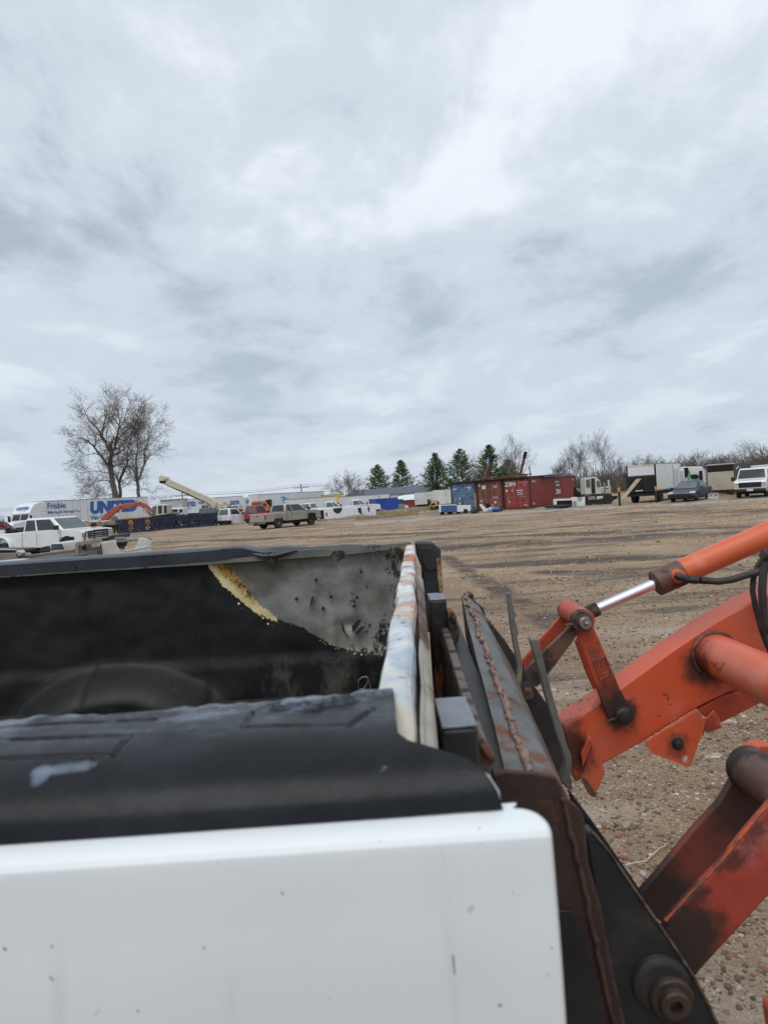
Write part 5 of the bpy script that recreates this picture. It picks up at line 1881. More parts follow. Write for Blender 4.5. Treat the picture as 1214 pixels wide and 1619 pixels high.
# open end showing a grey grille-like inner panel
t1 = thing('salvaged_truck_bed', 'tan salvaged truck bed standing open end out beside the off-white one', 'truck bed', tuple(at(121, 905, 20.5))[:2] + (0,), 0.0, 'salvaged truck beds')


def w1(pts, Y0, Y1, name, mat, par, bevel=0.01):
    b_ = WB()
    b_.plate(pts, Y0, Y1 - Y0)
    return b_.build(name, mat, par, bevel=bevel)


w1([(119, 859), (133, 855), (157, 852), (159, 858), (124, 862.5), (125, 905), (119, 905)], 20.4, 20.6, 'frame', TAN, t1)
w1([(125, 863), (158, 858.5), (159.5, 905), (125, 905)], 20.9, 20.95, 'end_panel', LINER, t1)
w1([(129, 873), (152, 870), (154, 905), (129, 905)], 20.75, 20.85, 'mesh_panel', paint('pale_screen', (0.30, 0.30, 0.29), (0.22, 0.22, 0.215), 40, 0.7, dirt=(0.1, 0.1, 0.1), dsc=60, dlo=0.5, dhi=0.56), t1)
w1([(131, 862), (136, 861.5), (135, 868), (132, 870), (129, 866)], 20.80, 20.85, 'bracket', UNDER, t1)
w1([(144, 858), (156, 856), (157, 864), (146, 866)], 20.7, 20.8, 'folded_sheet', OFFW, t1)
w1([(30, 879), (118, 868), (120, 905), (30, 905)], 20.45, 20.55, 'bed_side', TAN, t1)
w1([(33, 881.0), (117, 870.0), (117, 871.2), (33, 882.4)], 20.43, 20.449, 'body_crease', paint('tan_crease', (0.12, 0.105, 0.085), None, 3, 0.5), t1, 0.002)
w1([(62, 871), (92, 866), (92, 868.3), (62, 873.5)], 20.6, 20.9, 'rail_cap', TRIM, t1)
# the greenish window of another shell, the black shapes behind
t2 = thing('salvaged_cab_shell', 'pale salvaged cab shell with a greenish window standing behind the tan bed', 'cab shell', tuple(at(92, 905, 22))[:2] + (0,), 0.0)
w1([(80, 859), (100, 858), (104, 868), (104, 905), (79, 905)], 22.0, 23.4, 'shell', OFFW, t2, 0.03)
w1([(82, 860.5), (98, 859.5), (102, 868), (81, 868.5)], 21.97, 21.99, 'window', GLASSL, t2, 0.003)
t2 = thing('salvaged_truck_bed', 'silver salvaged truck bed with chrome corner at the left edge beside the tan one', 'truck bed', tuple(at(10, 905, 20))[:2] + (0,), 0.0, 'salvaged truck beds')
w1([(-60, 876), (26, 874), (31, 905), (-60, 905)], 19.9, 20.0, 'bed_side', paint('silver_brown_paint', (0.24, 0.225, 0.20), (0.19, 0.18, 0.16), 3, 0.35, 0.3), t2)
w1([(-60, 871), (24, 870), (25, 874), (-60, 875.5)], 20.0, 21.2, 'liner', TRIM, t2)
w1([(25, 871), (31, 870), (35, 874), (34, 879), (29, 878), (26, 875)], 19.85, 20.1, 'corner_cap', CHR, t2, 0.02)
w1([(-60, 868), (-2, 867.5), (26, 869), (26, 870.2), (-60, 870.5)], 19.9, 20.0, 'rail', TAIL, t2)
t2 = thing('salvaged_truck_bed', 'white salvaged truck bed edge with black liner just above the near end of black rail', 'truck bed', tuple(at(70, 905, 15))[:2] + (0,), 0.0, 'salvaged truck beds')
w1([(33, 892), (60, 889), (117, 884), (118, 887), (112, 890), (33, 897)], 15.0, 15.12, 'rail', VWHITE, t2, 0.02)
w1([(33, 886), (70, 882.5), (104, 882), (100, 886), (33, 891.5)], 15.15, 16.4, 'liner', TRIM, t2, 0.02)
w1([(30, 897), (112, 890.5), (118, 905), (118, 915), (30, 915)], 15.02, 15.1, 'bed_side', VWHITE, t2)
t2 = thing('salvaged_hood', 'light blue-grey dented hood lying at the far left edge below the silver bed', 'hood', tuple(at(8, 915, 15))[:2] + (0,), 0.0)
w1([(-40, 893), (0, 889), (14, 889.5), (18, 893), (16, 915), (-40, 915)], 14.9, 15.9, 'hood_skin', paint('blue_grey_paint', (0.36, 0.42, 0.48), (0.28, 0.33, 0.40), 5, 0.35), t2, 0.04)
t2 = thing('salvaged_parts_pile', 'black and white salvaged body panels piled between white pickup and off-white bed', 'scrap pile', tuple(at(140, 905, 25))[:2] + (0,), 0.0)
w1([(64, 866), (72, 863.5), (80, 864), (80, 905), (64, 905)], 25.0, 26, 'dark_panel', TRIM, t2, 0.03)
w1([(103, 858.5), (120, 857.5), (150, 852), (168, 850), (176, 846), (189, 845), (189, 851), (170, 853.5), (120, 862), (113, 866), (104, 866)], 24.9, 26, 'bumper_bar', TRIM, t2, 0.03)
w1([(111, 859), (121, 857), (133, 855), (133, 862), (118, 867)], 24.8, 24.9, 'white_panel', VWHITE, t2, 0.02)
w1([(104, 860), (112, 860), (111, 905), (104, 905)], 24.7, 25.6, 'inner_panel', UNDER, t2, 0.02)
w1([(122, 866), (180, 858), (186, 905), (122, 905)], 25.2, 26.2, 'lower_panel', TRIM, t2, 0.02)

# black loader arm at the far left edge
t3 = thing('folding_crane', 'black and red folding truck crane at the far left edge behind the white pickup', 'crane', tuple(at(10, 860, 41))[:2] + (0,), 0.0)
w1([(-10, 824), (3, 825), (10, 829), (17, 835), (19, 839), (12, 838), (4, 834), (-10, 832)], 41, 41.4, 'boom', TRIM, t3, 0.03)
w1([(-10, 834), (6, 837), (18, 839), (27, 834), (28, 841), (-10, 842)], 41, 42, 'base', TRIM, t3, 0.03)
w1([(-5, 826.5), (8, 829.5), (15, 835), (12, 836), (5, 832), (-5, 829.5)], 40.9, 40.99, 'red_cover', LAMPR, t3, 0.005)
w1([(-3, 838), (7, 838), (8, 846), (-3, 846)], 40.8, 41, 'white_plate', VWHITE, t3)
w1([(-10, 842), (28, 841), (28, 866), (-10, 866)], 41.2, 42, 'truck_deck', UNDER, t3)

# ---------------------------------------------------------------- excavator, flatbed, truss
EXOR = paint('excavator_red_orange', (0.42, 0.085, 0.045), (0.34, 0.07, 0.045), 1.5, 0.5, 0, dirt=(0.14, 0.06, 0.04), dsc=4, dlo=0.56, dhi=0.7)
ex = wthing('excavator', 'red-orange excavator with arched boom and pale cab parked before the moving trailer', 'excavator', tuple(at(240, 845, 76))[:2] + (0,))
w1([(214, 795), (222, 793.5), (231, 797), (238, 804), (240, 813), (236, 813), (230, 806), (222, 801), (214, 800.5)], 76, 76.5, 'boom', EXOR, ex, 0.04)
w1([(186, 799), (200, 796), (214, 795), (214, 800.5), (204, 804), (192, 805), (186, 806)], 76, 76.5, 'boom', EXOR, ex, 0.04)
w1([(186, 798.5), (191, 799), (190, 804), (176, 816), (168, 824), (160, 823), (163, 815), (176, 805)], 75.9, 76.4, 'stick', EXOR, ex, 0.04)
for a_, b_ in (((226, 806), (240, 817)), ((229, 803), (242, 813)), ((214, 794), (218, 791)), ((218, 791), (222, 794))):
    WB().cyl(at(*a_, 75.8), at(*b_, 75.8), 0.07, 8).build('hydraulic_hose', TAIL, ex)
w1([(243, 799), (247, 798), (251, 797), (265, 797), (266, 813), (246, 816), (238, 817), (240, 808)], 76, 77.6, 'cab', CREAM, ex, 0.08)
w1([(250.5, 800), (256, 799.5), (256, 811.5), (250.5, 812)], 75.94, 75.98, 'window', GLASS, ex, 0.003)
w1([(259.5, 799.5), (264, 799.5), (264, 811), (259.5, 811.5)], 75.94, 75.98, 'window', GLASS, ex, 0.003)
w1([(241.5, 801), (247, 800), (246, 814), (239, 815.5)], 75.94, 75.98, 'window', GLASSL, ex, 0.003)
w1([(236, 817), (275, 813), (275, 830), (236, 832)], 76.2, 79, 'engine_house', UNDER, ex, 0.08)
w1([(236, 832), (275, 830), (275, 839), (236, 841)], 76.0, 79.0, 'track', UNDER, ex, 0.2)
fb = wthing('flatbed_trailer', 'flatbed trailer with scrap on deck in front of the long moving trailer', 'trailer', tuple(at(165, 850, 72))[:2] + (0,))
w1([(121, 826), (183, 823.5), (183, 830), (150, 832), (121, 832)], 72, 74.4, 'deck', paint('dusty_deck', (0.26, 0.24, 0.19), (0.17, 0.15, 0.12), 3, 0.8, dirt=(0.07, 0.06, 0.05), dsc=4, dlo=0.5, dhi=0.6), fb, 0.03)
w1([(124, 823), (131, 822), (131, 826), (124, 826.5)], 72.3, 73.5, 'load_block', VWHITE, fb, 0.1)
w1([(139, 824.5), (144, 823.5), (151, 824.5), (151, 827), (139, 828)], 72.2, 73.5, 'load_block', CREAM, fb, 0.05)
w1([(158, 824), (169, 823), (169, 825.5), (158, 826.5)], 72.2, 73.5, 'load_block', VWHITE, fb, 0.05)
w1([(176, 817), (180, 815), (183, 818), (185, 824), (175, 825)], 72.3, 73.0, 'scrap_bundle', LINER, fb, 0.1)
w1([(131, 828), (151, 827), (151, 829), (131, 830)], 71.9, 72.0, 'yellow_stripe', LAMPA, fb, 0.003)
for x_ in (170, 178):
    c = at(x_, 838, 72.4)
    q = MB().lathe([(0.3, -.12), (0.5, -.15), (0.5, .15), (0.3, .12)], (0, 0, 0), 'y', 18).build('wheel', TYRE, fb)
    q.location = (c.x - fb.location.x, c.y - fb.location.y, 0.5)
YEL = paint('equipment_yellow', (0.58, 0.30, 0.03), (0.45, 0.22, 0.03), 2, 0.5, 0, dirt=(0.12, 0.08, 0.05), dsc=4, dlo=0.56, dhi=0.7)
yl = wthing('wheel_loader', 'orange-yellow wheel loader partly hidden behind the dark blue lattice truss', 'loader', tuple(at(205, 850, 74))[:2] + (0,))
w1([(185, 829), (196, 827), (199, 822), (208, 821), (212, 830), (212, 838), (185, 840)], 74.2, 75.6, 'body', YEL, yl, 0.08)
w1([(213, 824), (234, 822), (236, 832), (213, 836)], 74.6, 75.6, 'engine_cover', YEL, yl, 0.08)
for x_ in (195, 222):
    c = at(x_, 838, 74)
    q = MB().lathe([(0.3, -.2), (0.6, -.25), (0.6, .25), (0.3, .2)], (0, 0, 0), 'y', 18).build('wheel', TYRE, yl)
    q.location = (c.x - yl.location.x, 0, 0.6)

NAVY = paint('navy_blue_steel', (0.010, 0.018, 0.055), (0.016, 0.026, 0.065), 3, 0.5, 0, dirt=(0.04, 0.04, 0.05), dsc=4, dlo=0.55, dhi=0.7)
a, c_ = gx(188, 66), gx(342, 71)
d = c_ - a
ts = thing('lattice_truss', 'long dark blue steel lattice truss lying on the ground in front of the parked trucks', 'truss', (a.x, a.y, 0), math.atan2(d.y, d.x))
Lt, ht, wt = d.length, 1.28, 1.2
for y in (0, wt):
    for z in (0.06, ht):
        MB().box(-0.05, Lt + 0.05, y - 0.07, y + 0.07, z - 0.07, z + 0.07).build('chord', NAVY, ts)
nb_ = 12
for i in range(nb_ + 1):
    x = Lt * i / nb_
    for y in (0, wt):
        MB().box(x - 0.05, x + 0.05, y - 0.05, y + 0.05, 0.13, ht - 0.07).build('vertical', NAVY, ts)
    MB().box(x - 0.04, x + 0.04, 0.07, wt - 0.07, ht - 0.04, ht + 0.03).build('cross_brace', NAVY, ts)
    if i < nb_:
        x2 = Lt * (i + 1) / nb_
        for y in (0.0, wt):
            za, zb2 = (0.1, ht - 0.05) if i % 2 else (ht - 0.05, 0.1)
            MB().tube([(x + .05, y, za), (x2 - .05, y, zb2)], 0.045, 6).build('diagonal', NAVY, ts)
            if i < 13:
                MB().tube([(x + .05, y + .04, zb2), (x2 - .05, y + .04, za)], 0.045, 6).build('diagonal', NAVY, ts)
# dark pickups behind the truss
p = gx(272, 78)
t_ = thing('pickup_truck', 'dark green pickup behind the left middle of the blue truss', 'pickup truck', (p.x, p.y, 0), R(12))
pickup(t_, 5.4, 1.95, 1.75, paint('dark_green_paint', (0.025, 0.05, 0.05), None, 3, 0.25, coat=0.5), 0, glass=GLASSL)
p = gx(326, 77)
t_ = thing('pickup_truck', 'dark navy pickup behind the right end of the blue truss', 'pickup truck', (p.x, p.y, 0), R(14))
pickup(t_, 5.6, 2.0, 1.95, paint('dark_navy_paint', (0.018, 0.028, 0.055), None, 3, 0.25, coat=0.5), 1, glass=GLASSL)
# white day cab truck and the grey box behind
ct = wthing('box_truck', 'white cab-over box truck with grey van body behind the excavator', 'box truck', tuple(at(272, 830, 92))[:2] + (0,))
w1([(254, 791), (282, 789.5), (289, 789), (289, 812), (254, 815)], 92, 94.4, 'cargo_box', paint('grey_box_skin', (0.46, 0.48, 0.49), (0.36, 0.38, 0.40), 1.0, 0.5, dirt=(0.25, 0.22, 0.18), dsc=1.5, dlo=0.5, dhi=0.7), ct, 0.03)
w1([(253.5, 790.5), (289, 788), (289, 789.2), (253.5, 791.8)], 91.9, 94.4, 'roof_rail', TAIL, ct)
w1([(268, 805), (271, 803), (290, 802.5), (290, 815), (267, 816)], 89, 91, 'cab', VWHITE, ct, 0.08)
w1([(269, 805.8), (281, 805), (281, 810.5), (268.5, 811)], 88.94, 88.98, 'windshield', GLASS, ct, 0.003)
w1([(283.5, 805.5), (289, 805), (289, 810), (283.5, 810.5)], 88.94, 88.98, 'side_window', GLASS, ct, 0.003)

# crane truck with the raised cream boom
cr = wthing('crane_truck', 'cream crane truck with long telescopic boom raised up to the left', 'crane', tuple(at(340, 835, 80))[:2] + (0,))
w1([(260, 757), (268, 758), (300, 772.5), (330, 786), (350, 797), (353, 803), (344, 806), (330, 796.5), (298, 781), (258, 764.5)], 80, 80.7, 'boom', CREAM, cr, 0.03)
w1([(260, 764.5), (298, 781), (330, 796.5), (330, 797.6), (297, 782.8), (262, 767)], 80.05, 80.6, 'boom_underside', UNDER, cr, 0.01)
w1([(252, 752.5), (256, 751), (259, 754), (264, 754), (266, 757.5), (260, 759), (260, 764), (252, 763.5), (251, 758)], 79.9, 80.8, 'boom_head', CREAM, cr, 0.03)
w1([(252, 760), (262, 760), (260, 765), (253, 764)], 79.85, 80.85, 'sheave', UNDER, cr, 0.03)
text_part('lettering', 'A-350', at(282, 769.5, 79.97), (0.91, 0, -0.41), (0.41, 0, 0.91), 1.0, 0.34, TRIM, cr)
q = MB().lathe([(0.25, -.2), (0.33, -.25), (0.33, .9), (0.25, .95)], (0, 0, 0), 'y', 16).build('boom_pivot', CREAM, cr)
c = at(357, 798.5, 80)
q.location = (c.x - cr.location.x, 0, c.z)
w1([(335, 795), (338, 792), (341, 796), (341, 803), (334, 803)], 79.6, 79.9, 'winch', CREAM, cr, 0.05)
w1([(318, 798), (334, 797), (334, 805), (345, 803), (356, 801), (360, 806), (360, 815), (318, 816)], 80.2, 82, 'turret', CREAM, cr, 0.05)
w1([(320, 799.5), (324, 799), (324, 806), (320, 806.5)], 80.13, 80.18, 'window', GLASS, cr, 0.003)
w1([(325.5, 799), (329, 799), (329, 805), (325.5, 805.5)], 80.13, 80.18, 'window', GLASSL, cr, 0.003)
w1([(300, 815), (385, 811), (385, 826), (300, 830)], 80.6, 82.6, 'carrier', UNDER, cr, 0.05)
w1([(362, 800), (378, 797.5), (379, 806), (362, 808)], 81.0, 83.0, 'driver_cab', CREAM, cr, 0.05)
w1([(364, 801.5), (375, 800), (375, 804.5), (364, 806)], 80.93, 80.98, 'window', GLASSL, cr, 0.003)
for x_ in (312, 330, 372):
    c = at(x_, 838, 80.5)
    q = MB().lathe([(0.3, -.15), (0.5, -.18), (0.5, .18), (0.3, .15)], (0, 0, 0), 'y', 18).build('wheel', TYRE, cr)
    q.location = (c.x - cr.location.x, 0.4, 0.5)

# ---------------------------------------------------------------- trailers in the second row
def ftrailer(label, x1, y1, D1, x2, D2, mat=TWHITE, width=2.6, z0=1.0, group=None, name='semi_trailer', cat='semi trailer', rail=True, legs=True):
    a, c_ = gx(x1, D1), gx(x2, D2)
    zt = zz_(x1, y1, D1)
    t_, L_ = box_on(name, label, cat, a, c_, width, min(z0, zt - 1.0), zt, mat, group)
    if rail:
        MB().box(-0.02, L_ + 0.02, -0.03, width + 0.03, zt + 0.002, zt + 0.09).build('top_rail', TAIL, t_)
    under(t_, L_, width, min(z0, zt - 1.0), 0.5 if z0 > 0.6 else 0.3, legs=legs)
    return t_, L_, zt


t_, L_, zt = ftrailer('white moving trailer with two blue words, seen behind the raised crane boom', 289, 790.5, 150, 386, 153)
S2 = L_ / 97


def t2x(px):
    return (px - 289) * S2


text_part('lettering', 'UNITED', (t2x(290.5), -0.03, zt - 1.55), ux, uz, 20.5 * S2, 1.05, BLUEL, t_, shear=0.12, bold=0.06)
text_part('lettering', 'Van Lines', (t2x(291), -0.03, zt - 2.05), ux, uz, 11 * S2, 0.35, BLUEL, t_)
text_part('lettering', 'Frisbie', (t2x(314.5), -0.03, zt - 1.2), ux, uz, 9 * S2, 0.75, BLUEL, t_, bold=0.02)
text_part('lettering', 'UNITED', (t2x(364), -0.03, zt - 1.9), ux, uz, 16 * S2, 1.0, BLUEL, t_, shear=0.12, bold=0.06)
text_part('lettering', 'Van Lines', (t2x(364), -0.03, zt - 2.5), ux, uz, 11 * S2, 0.4, BLUEL, t_)
t_, L_, zt = ftrailer('white moving trailer with one blue word, between crane and feather-marked trailer', 388, 787.5, 146, 411, 147)
text_part('lettering', 'UNITED', (0.2, -0.03, zt - 1.2), ux, uz, L_ * 0.78, 0.9, BLUEL, t_, shear=0.12, bold=0.06)
text_part('lettering', 'Van Lines', (0.2, -0.03, zt - 1.8), ux, uz, L_ * 0.4, 0.35, BLUEL, t_)
t_, L_, zt = ftrailer('long white trailer with a light blue feather mark above the silver pickup', 410, 781.8, 140, 514, 160)
FEA = paint('sky_blue_print', (0.03, 0.30, 0.55), (0.02, 0.22, 0.48), 1, 0.5)
for k, (x0, z0_, x1_, z1_, w_) in enumerate([(0.30, 0.75, 0.46, 0.25, .32), (0.31, 0.55, 0.46, 0.18, .28), (0.33, 0.35, 0.46, 0.08, .22)]):
    zA, zB = zt - 3.0 + 2.9 * z0_, zt - 3.0 + 2.9 * z1_
    MB().prism([(L_ * x0, zA + w_ * .3), (L_ * (x0 + .06), zA + w_ * 1.0 - .2), (L_ * x1_, zB + w_), (L_ * x1_, zB), (L_ * (x0 + .05), zA - .35)], -0.03 - .004 * k, -0.022 - .004 * k).build('feather_print', FEA, t_)
t_, L_, zt = ftrailer('yellow and white van trailer right of the feather-marked trailer', 514, 783, 150, 544, 152, mat=paint('signal_yellow', (0.66, 0.46, 0.03), (0.60, 0.40, 0.03), 1, 0.5))
t_, L_, zt = ftrailer('low long white trailer behind the white salvage trucks', 463, 789.5, 100, 533, 104, z0=0.7)
t_, L_, zt = ftrailer('big white trailer directly left of the blue tarp container', 544, 785.7, 90, 616, 92, z0=0.8)
MB().box(L_ * 0.77, L_ * 0.78, -0.04, -0.002, 1.0, zt).build('door_edge', TAIL, t_)

# ---------------------------------------------------------------- cabs and pickups in the middle
def cabshell(label, px, D, rz, mat, H=1.72, zb0=0.10, name='salvaged_cab', back=True):
    t_ = gthing(name, label, 'truck cab', px, D, rz)
    W_ = 1.85
    h = W_ / 2
    # facing +x: back wall at x=-0.8
    MB().prism([(-0.8, 0.36 + zb0), (-0.8, 1.0), (1.3, 0.98), (1.3, zb0), (-0.35, zb0), (-0.40, 0.30 + zb0)], -h, h).build('body', mat, t_, bevel=0.04, seg=3)
    bot = [(-0.79, -h + .02, 0.99), (1.1, -h + .02, 0.97), (1.1, h - .02, 0.97), (-0.79, h - .02, 0.99)]
    top = [(-0.62, -h + .18, H), (0.45, -h + .18, H - .02), (0.45, h - .18, H - .02), (-0.62, h - .18, H)]
    MB().hexa(bot, top).build('roof', mat, t_, bevel=0.06, seg=3)
    quad_on(t_, 'rear_window', GLASSL, [bot[3], bot[0], top[0], top[3]], 0.10, 0.90, 0.10, 0.86)
    quad_on(t_, 'side_window', GLASS, [bot[0], bot[1], top[1], top[0]], 0.14, 0.86, 0.12, 0.86)
    quad_on(t_, 'side_window', GLASS, [bot[2], bot[3], top[3], top[2]], 0.14, 0.86, 0.12, 0.86)
    quad_on(t_, 'windshield', GLASS, [bot[1], bot[2], top[2], top[1]], 0.08, 0.92, 0.12, 0.88)
    for y in (-0.3, 0.3):
        MB().box(-0.812, -0.802, y - 0.05, y + 0.05, 0.72, 0.78).build('vent_hole', TRIM, t_)
    MB().box(-0.78, -0.5, -h + .2, h - .2, 0.02, 0.36 + zb0 - 0.005).build('floor_support', UNDER, t_)
    MB().box(0.9, 1.02, -h - 0.2, -h - 0.01, 1.0, 1.22).build('mirror', TRIM, t_, bevel=0.02)
    MB().box(-0.30, -0.28, -h - 0.008, -h - 0.001, 0.25, 1.68 * 0.58).build('door_gap', TRIM, t_)
    MB().box(-0.22, -0.08, -h - 0.02, -h - 0.001, 0.80, 0.84).build('door_handle', TRIM, t_)
    return t_


cabshell('white salvaged truck cab without its bed, right of the blue truss end', 362, 72, R(55), VWHITE, 1.72)
cabshell('red salvaged truck cab just behind the tailgate of the silver pickup', 404, 72, R(50), paint('bright_red_paint', (0.42, 0.015, 0.02), (0.35, 0.02, 0.02), 2, 0.3, coat=0.4), 1.85)
ot = wthing('utility_truck', 'orange truck cab showing above the red salvaged cab', 'truck', tuple(at(411, 828, 84))[:2] + (0,))
w1([(397, 796), (399, 792), (418, 791.5), (421, 795), (425, 800), (425, 812), (397, 812)], 84, 86, 'cab', paint('road_orange', (0.55, 0.20, 0.05), None, 2, 0.5), ot, 0.08)
w1([(399, 795), (413, 794.5), (414, 800), (398.5, 800.5)], 83.93, 83.98, 'windshield', GLASSL, ot, 0.003)
w1([(416, 795.5), (420.5, 795.5), (422, 800), (416, 800)], 83.93, 83.98, 'side_window', GLASS, ot, 0.003)
w1([(419, 791), (426, 789.5), (427, 801), (422, 802)], 84.5, 86.4, 'spreader', UNDER, ot, 0.05)

SILV = paint('pewter_silver_paint', (0.43, 0.405, 0.36), (0.36, 0.34, 0.30), 2, 0.28, 0.5, dirt=(0.16, 0.12, 0.09), dsc=3, dlo=0.58, dhi=0.8, damt=0.6, coat=0.4)
p = gx(451, 53.5)
sp = thing('pickup_truck', 'pewter silver extended cab pickup parked before the white salvage trucks, tailgate towards us', 'pickup truck', (p.x, p.y, 0), R(50))
pickup(sp, 5.7, 1.98, 1.83, SILV, 0, 0.38, rim=RIM, clad=paint('dull_bumper', (0.22, 0.21, 0.20), None, 4, 0.4, 0.6))


def upbed(label, x1, y1, x2, y2, D, hpx, cutouts, end=True):
    a, c_ = at(x1, y1, D), at(x2, y2, D + 0.6)
    d = Vector((c_.x - a.x, c_.y - a.y, 0))
    L_ = d.length
    t_ = thing('salvaged_truck_bed', label, 'truck bed', (a.x, a.y, 0), math.atan2(d.y, d.x), 'white truck beds set down upside down')
    zt = a.z
    zb_ = max(0.01, zt - hpx * D / FPX)
    MB().box(0, L_, 0, 1.5, zb_, zt).build('bed_shell', VWHITE, t_, bevel=0.04)
    for (u, w_, h_) in cutouts:
        cx = u * L_
        pts_ = [(cx + w_ * math.cos(math.pi * i / 12), zt - 0.02 - h_ * math.sin(math.pi * i / 12)) for i in range(13)]
        MB().prism(pts_, -0.03, -0.004).build('wheelhouse_liner', TRIM, t_)
    if end:
        MB().box(0.10, 0.55, -0.02, -0.004, zb_ + 0.04, zt - 0.12).build('open_end', UNDER, t_)
    MB().box(0.72, 0.86, -0.03, -0.004, zt - 0.72 * (zt - zb_), zt - 0.38 * (zt - zb_)).build('tail_lamp', LAMPR, t_, bevel=0.005)
    return t_


upbed('white truck bed with round black wheelhouse, nearer of the upturned pair beside the silver pickup', 502, 805, 558, 801, 62, 17, [(0.56, 0.42, 0.50)])
upbed('white truck bed with two small black openings, left of the blue tarp container', 558, 803, 594, 799.5, 66, 16, [(0.28, 0.17, 0.55), (0.68, 0.09, 0.5)], end=False)
for (px, D, rz, lab) in ((520, 69, 10, 'white crew cab salvage pickup behind the upturned bed with round wheelhouse'), (562, 72, 8, 'white crew cab salvage pickup behind the upturned bed with two openings'), (490, 70, 160, 'white pickup nose just showing beyond the hood of the silver pickup')):
    p = gx(px, D)
    t_ = thing('pickup_truck', lab, 'pickup truck', (p.x, p.y, 0), R(rz))
    pickup(t_, 5.0, 1.95, 1.72, VWHITE, 1, 0.36, glass=GLASSL)

# blue tarp container, little blue one, concrete blocks, building and shed
TARP = paint('blue_tarpaulin', (0.012, 0.055, 0.30), (0.014, 0.07, 0.34), 1.5, 0.45, bump=0.2, bsc=3)
t_, L_, zt = ftrailer('bright blue tarpaulin covered container beside the big white trailer', 593, 789.5, 80, 629, 81, mat=TARP, z0=0.05, name='tarp_container', cat='container', rail=False, legs=False, width=2.2)
for ch in [o for o in bpy.data.objects if o.parent == t_ and o.name.startswith(('wheel', 'frame_rail'))]:
    for g_ in [o for o in bpy.data.objects if o.parent == ch]:
        bpy.data.objects.remove(g_)
    bpy.data.objects.remove(ch)
MB().box(-0.03, L_ + 0.03, -0.03, 2.23, zt + 0.002, zt + 0.07).build('top_frame', TAIL, t_)
MB().box(L_ + 0.002, L_ + 0.02, 0.0, 2.2, 0.1, zt).build('end_flap', paint('dark_blue_flap', (0.01, 0.025, 0.11), None, 2, 0.5), t_)
MB().box(0, L_, -0.04, -0.004, 0.05, 0.14).build('skirt', VWHITE, t_)
bx = wthing('blue_bin', 'small blue steel bin right behind the tarpaulin container', 'bin', tuple(at(633, 805, 86))[:2] + (0,))
w1([(629, 790), (637, 789.5), (637, 800), (629, 800.5)], 86, 87.5, 'bin', paint('mid_blue_paint', (0.03, 0.09, 0.26), None, 2, 0.5), bx)
w1([(629, 789.3), (638, 788.7), (638, 790), (629, 790.6)], 85.9, 87.6, 'lid', TAIL, bx)
cb = wthing('concrete_block_stack', 'stack of pale concrete blocks beside the blue bin', 'block stack', tuple(at(635, 806, 84))[:2] + (0,))
for k in range(3):
    w1([(630, 797.5 + 2.9 * k), (640, 797 + 2.9 * k), (640, 799.6 + 2.9 * k), (630, 800.1 + 2.9 * k)], 84, 85, 'concrete_block', paint('concrete', (0.30, 0.28, 0.26), (0.24, 0.22, 0.20), 3, 0.9), cb)

ROOF = paint('blue_grey_roof', (0.095, 0.11, 0.15), (0.075, 0.09, 0.125), 0.6, 0.6)
a, c_ = gx(545, 208), gx(672, 190)
d = c_ - a
bd = thing('long_building', 'long low building with a blue-grey roof in front of the pines', 'building', (a.x, a.y, 0), math.atan2(d.y, d.x))
Lb = d.length
ze, zr2, wd = 2.3, 4.15, 11.0
MB().box(0, Lb, 0, wd, 0, ze).build('wall', TWHITE, bd)
MB().prism([(-0.01, ze), (-0.01, ze + 0.01)], 0, 1) if False else None
b = MB()
b.v = [(0, 0, ze), (0, wd, ze), (0, wd / 2, zr2 - .1), (Lb, 0, ze), (Lb, wd, ze), (Lb, wd / 2, zr2 - .1)]
b.f = [(0, 1, 2), (3, 5, 4), (0, 3, 4, 1), (0, 2, 5, 3), (1, 4, 5, 2)]
b.build('gable', paint('grey_gable', (0.30, 0.30, 0.33), None, 2, 0.7), bd, smooth=0)
for s in (0, 1):
    y0, y1 = (-0.4, wd / 2) if s == 0 else (wd + 0.4, wd / 2)
    b = MB()
    b.hexa([(-0.4, y0, ze - 0.12), (Lb + 0.5, y0, ze - 0.12), (Lb + 0.5, y1, zr2), (-0.4, y1, zr2)], [(-0.4, y0, ze - 0.02), (Lb + 0.5, y0, ze - 0.02), (Lb + 0.5, y1, zr2 + 0.1), (-0.4, y1, zr2 + 0.1)])
    b.build('roof', ROOF, bd, smooth=0)
for k in range(5):
    MB().box(6 + k * 7, 6.5 + k * 7, wd / 2 - 2.5, wd / 2 - 2.1, 3.2, 3.8).build('roof_vent', TAIL, bd)
for k in range(8):
    MB().box(3 + k * 4.4, 4.3 + k * 4.4, -0.03, -0.002, 1.1, 1.9).build('window', GLASS, bd)
a, c_ = gx(636, 98), gx(657, 97)
d = c_ - a
sh = thing('red_shed', 'small red shed with a white low roof between building and white tank trailers', 'shed', (a.x, a.y, 0), math.atan2(d.y, d.x))
Ls = d.length
MB().box(0, Ls, 0, 3, 0, 1.05).build('wall', paint('barn_red', (0.22, 0.03, 0.025), (0.16, 0.03, 0.025), 2, 0.7), sh)
b = MB()
b.hexa([(-1.0, -0.15, 1.06), (Ls + 0.1, -0.15, 1.06), (Ls + 0.1, 1.5, 1.85), (-1.2, 1.5, 1.7)], [(-1.0, -0.15, 1.12), (Ls + .1, -0.15, 1.12), (Ls + .1, 1.5, 1.91), (-1.2, 1.5, 1.76)])
b.hexa([(-1.0, 3.15, 1.06), (Ls + 0.1, 3.15, 1.06), (Ls + 0.1, 1.5, 1.85), (-1.2, 1.5, 1.7)], [(-1.0, 3.15, 1.12), (Ls + .1, 3.15, 1.12), (Ls + .1, 1.51, 1.91), (-1.2, 1.51, 1.76)])
b.build('roof', TWHITE, sh, smooth=0)
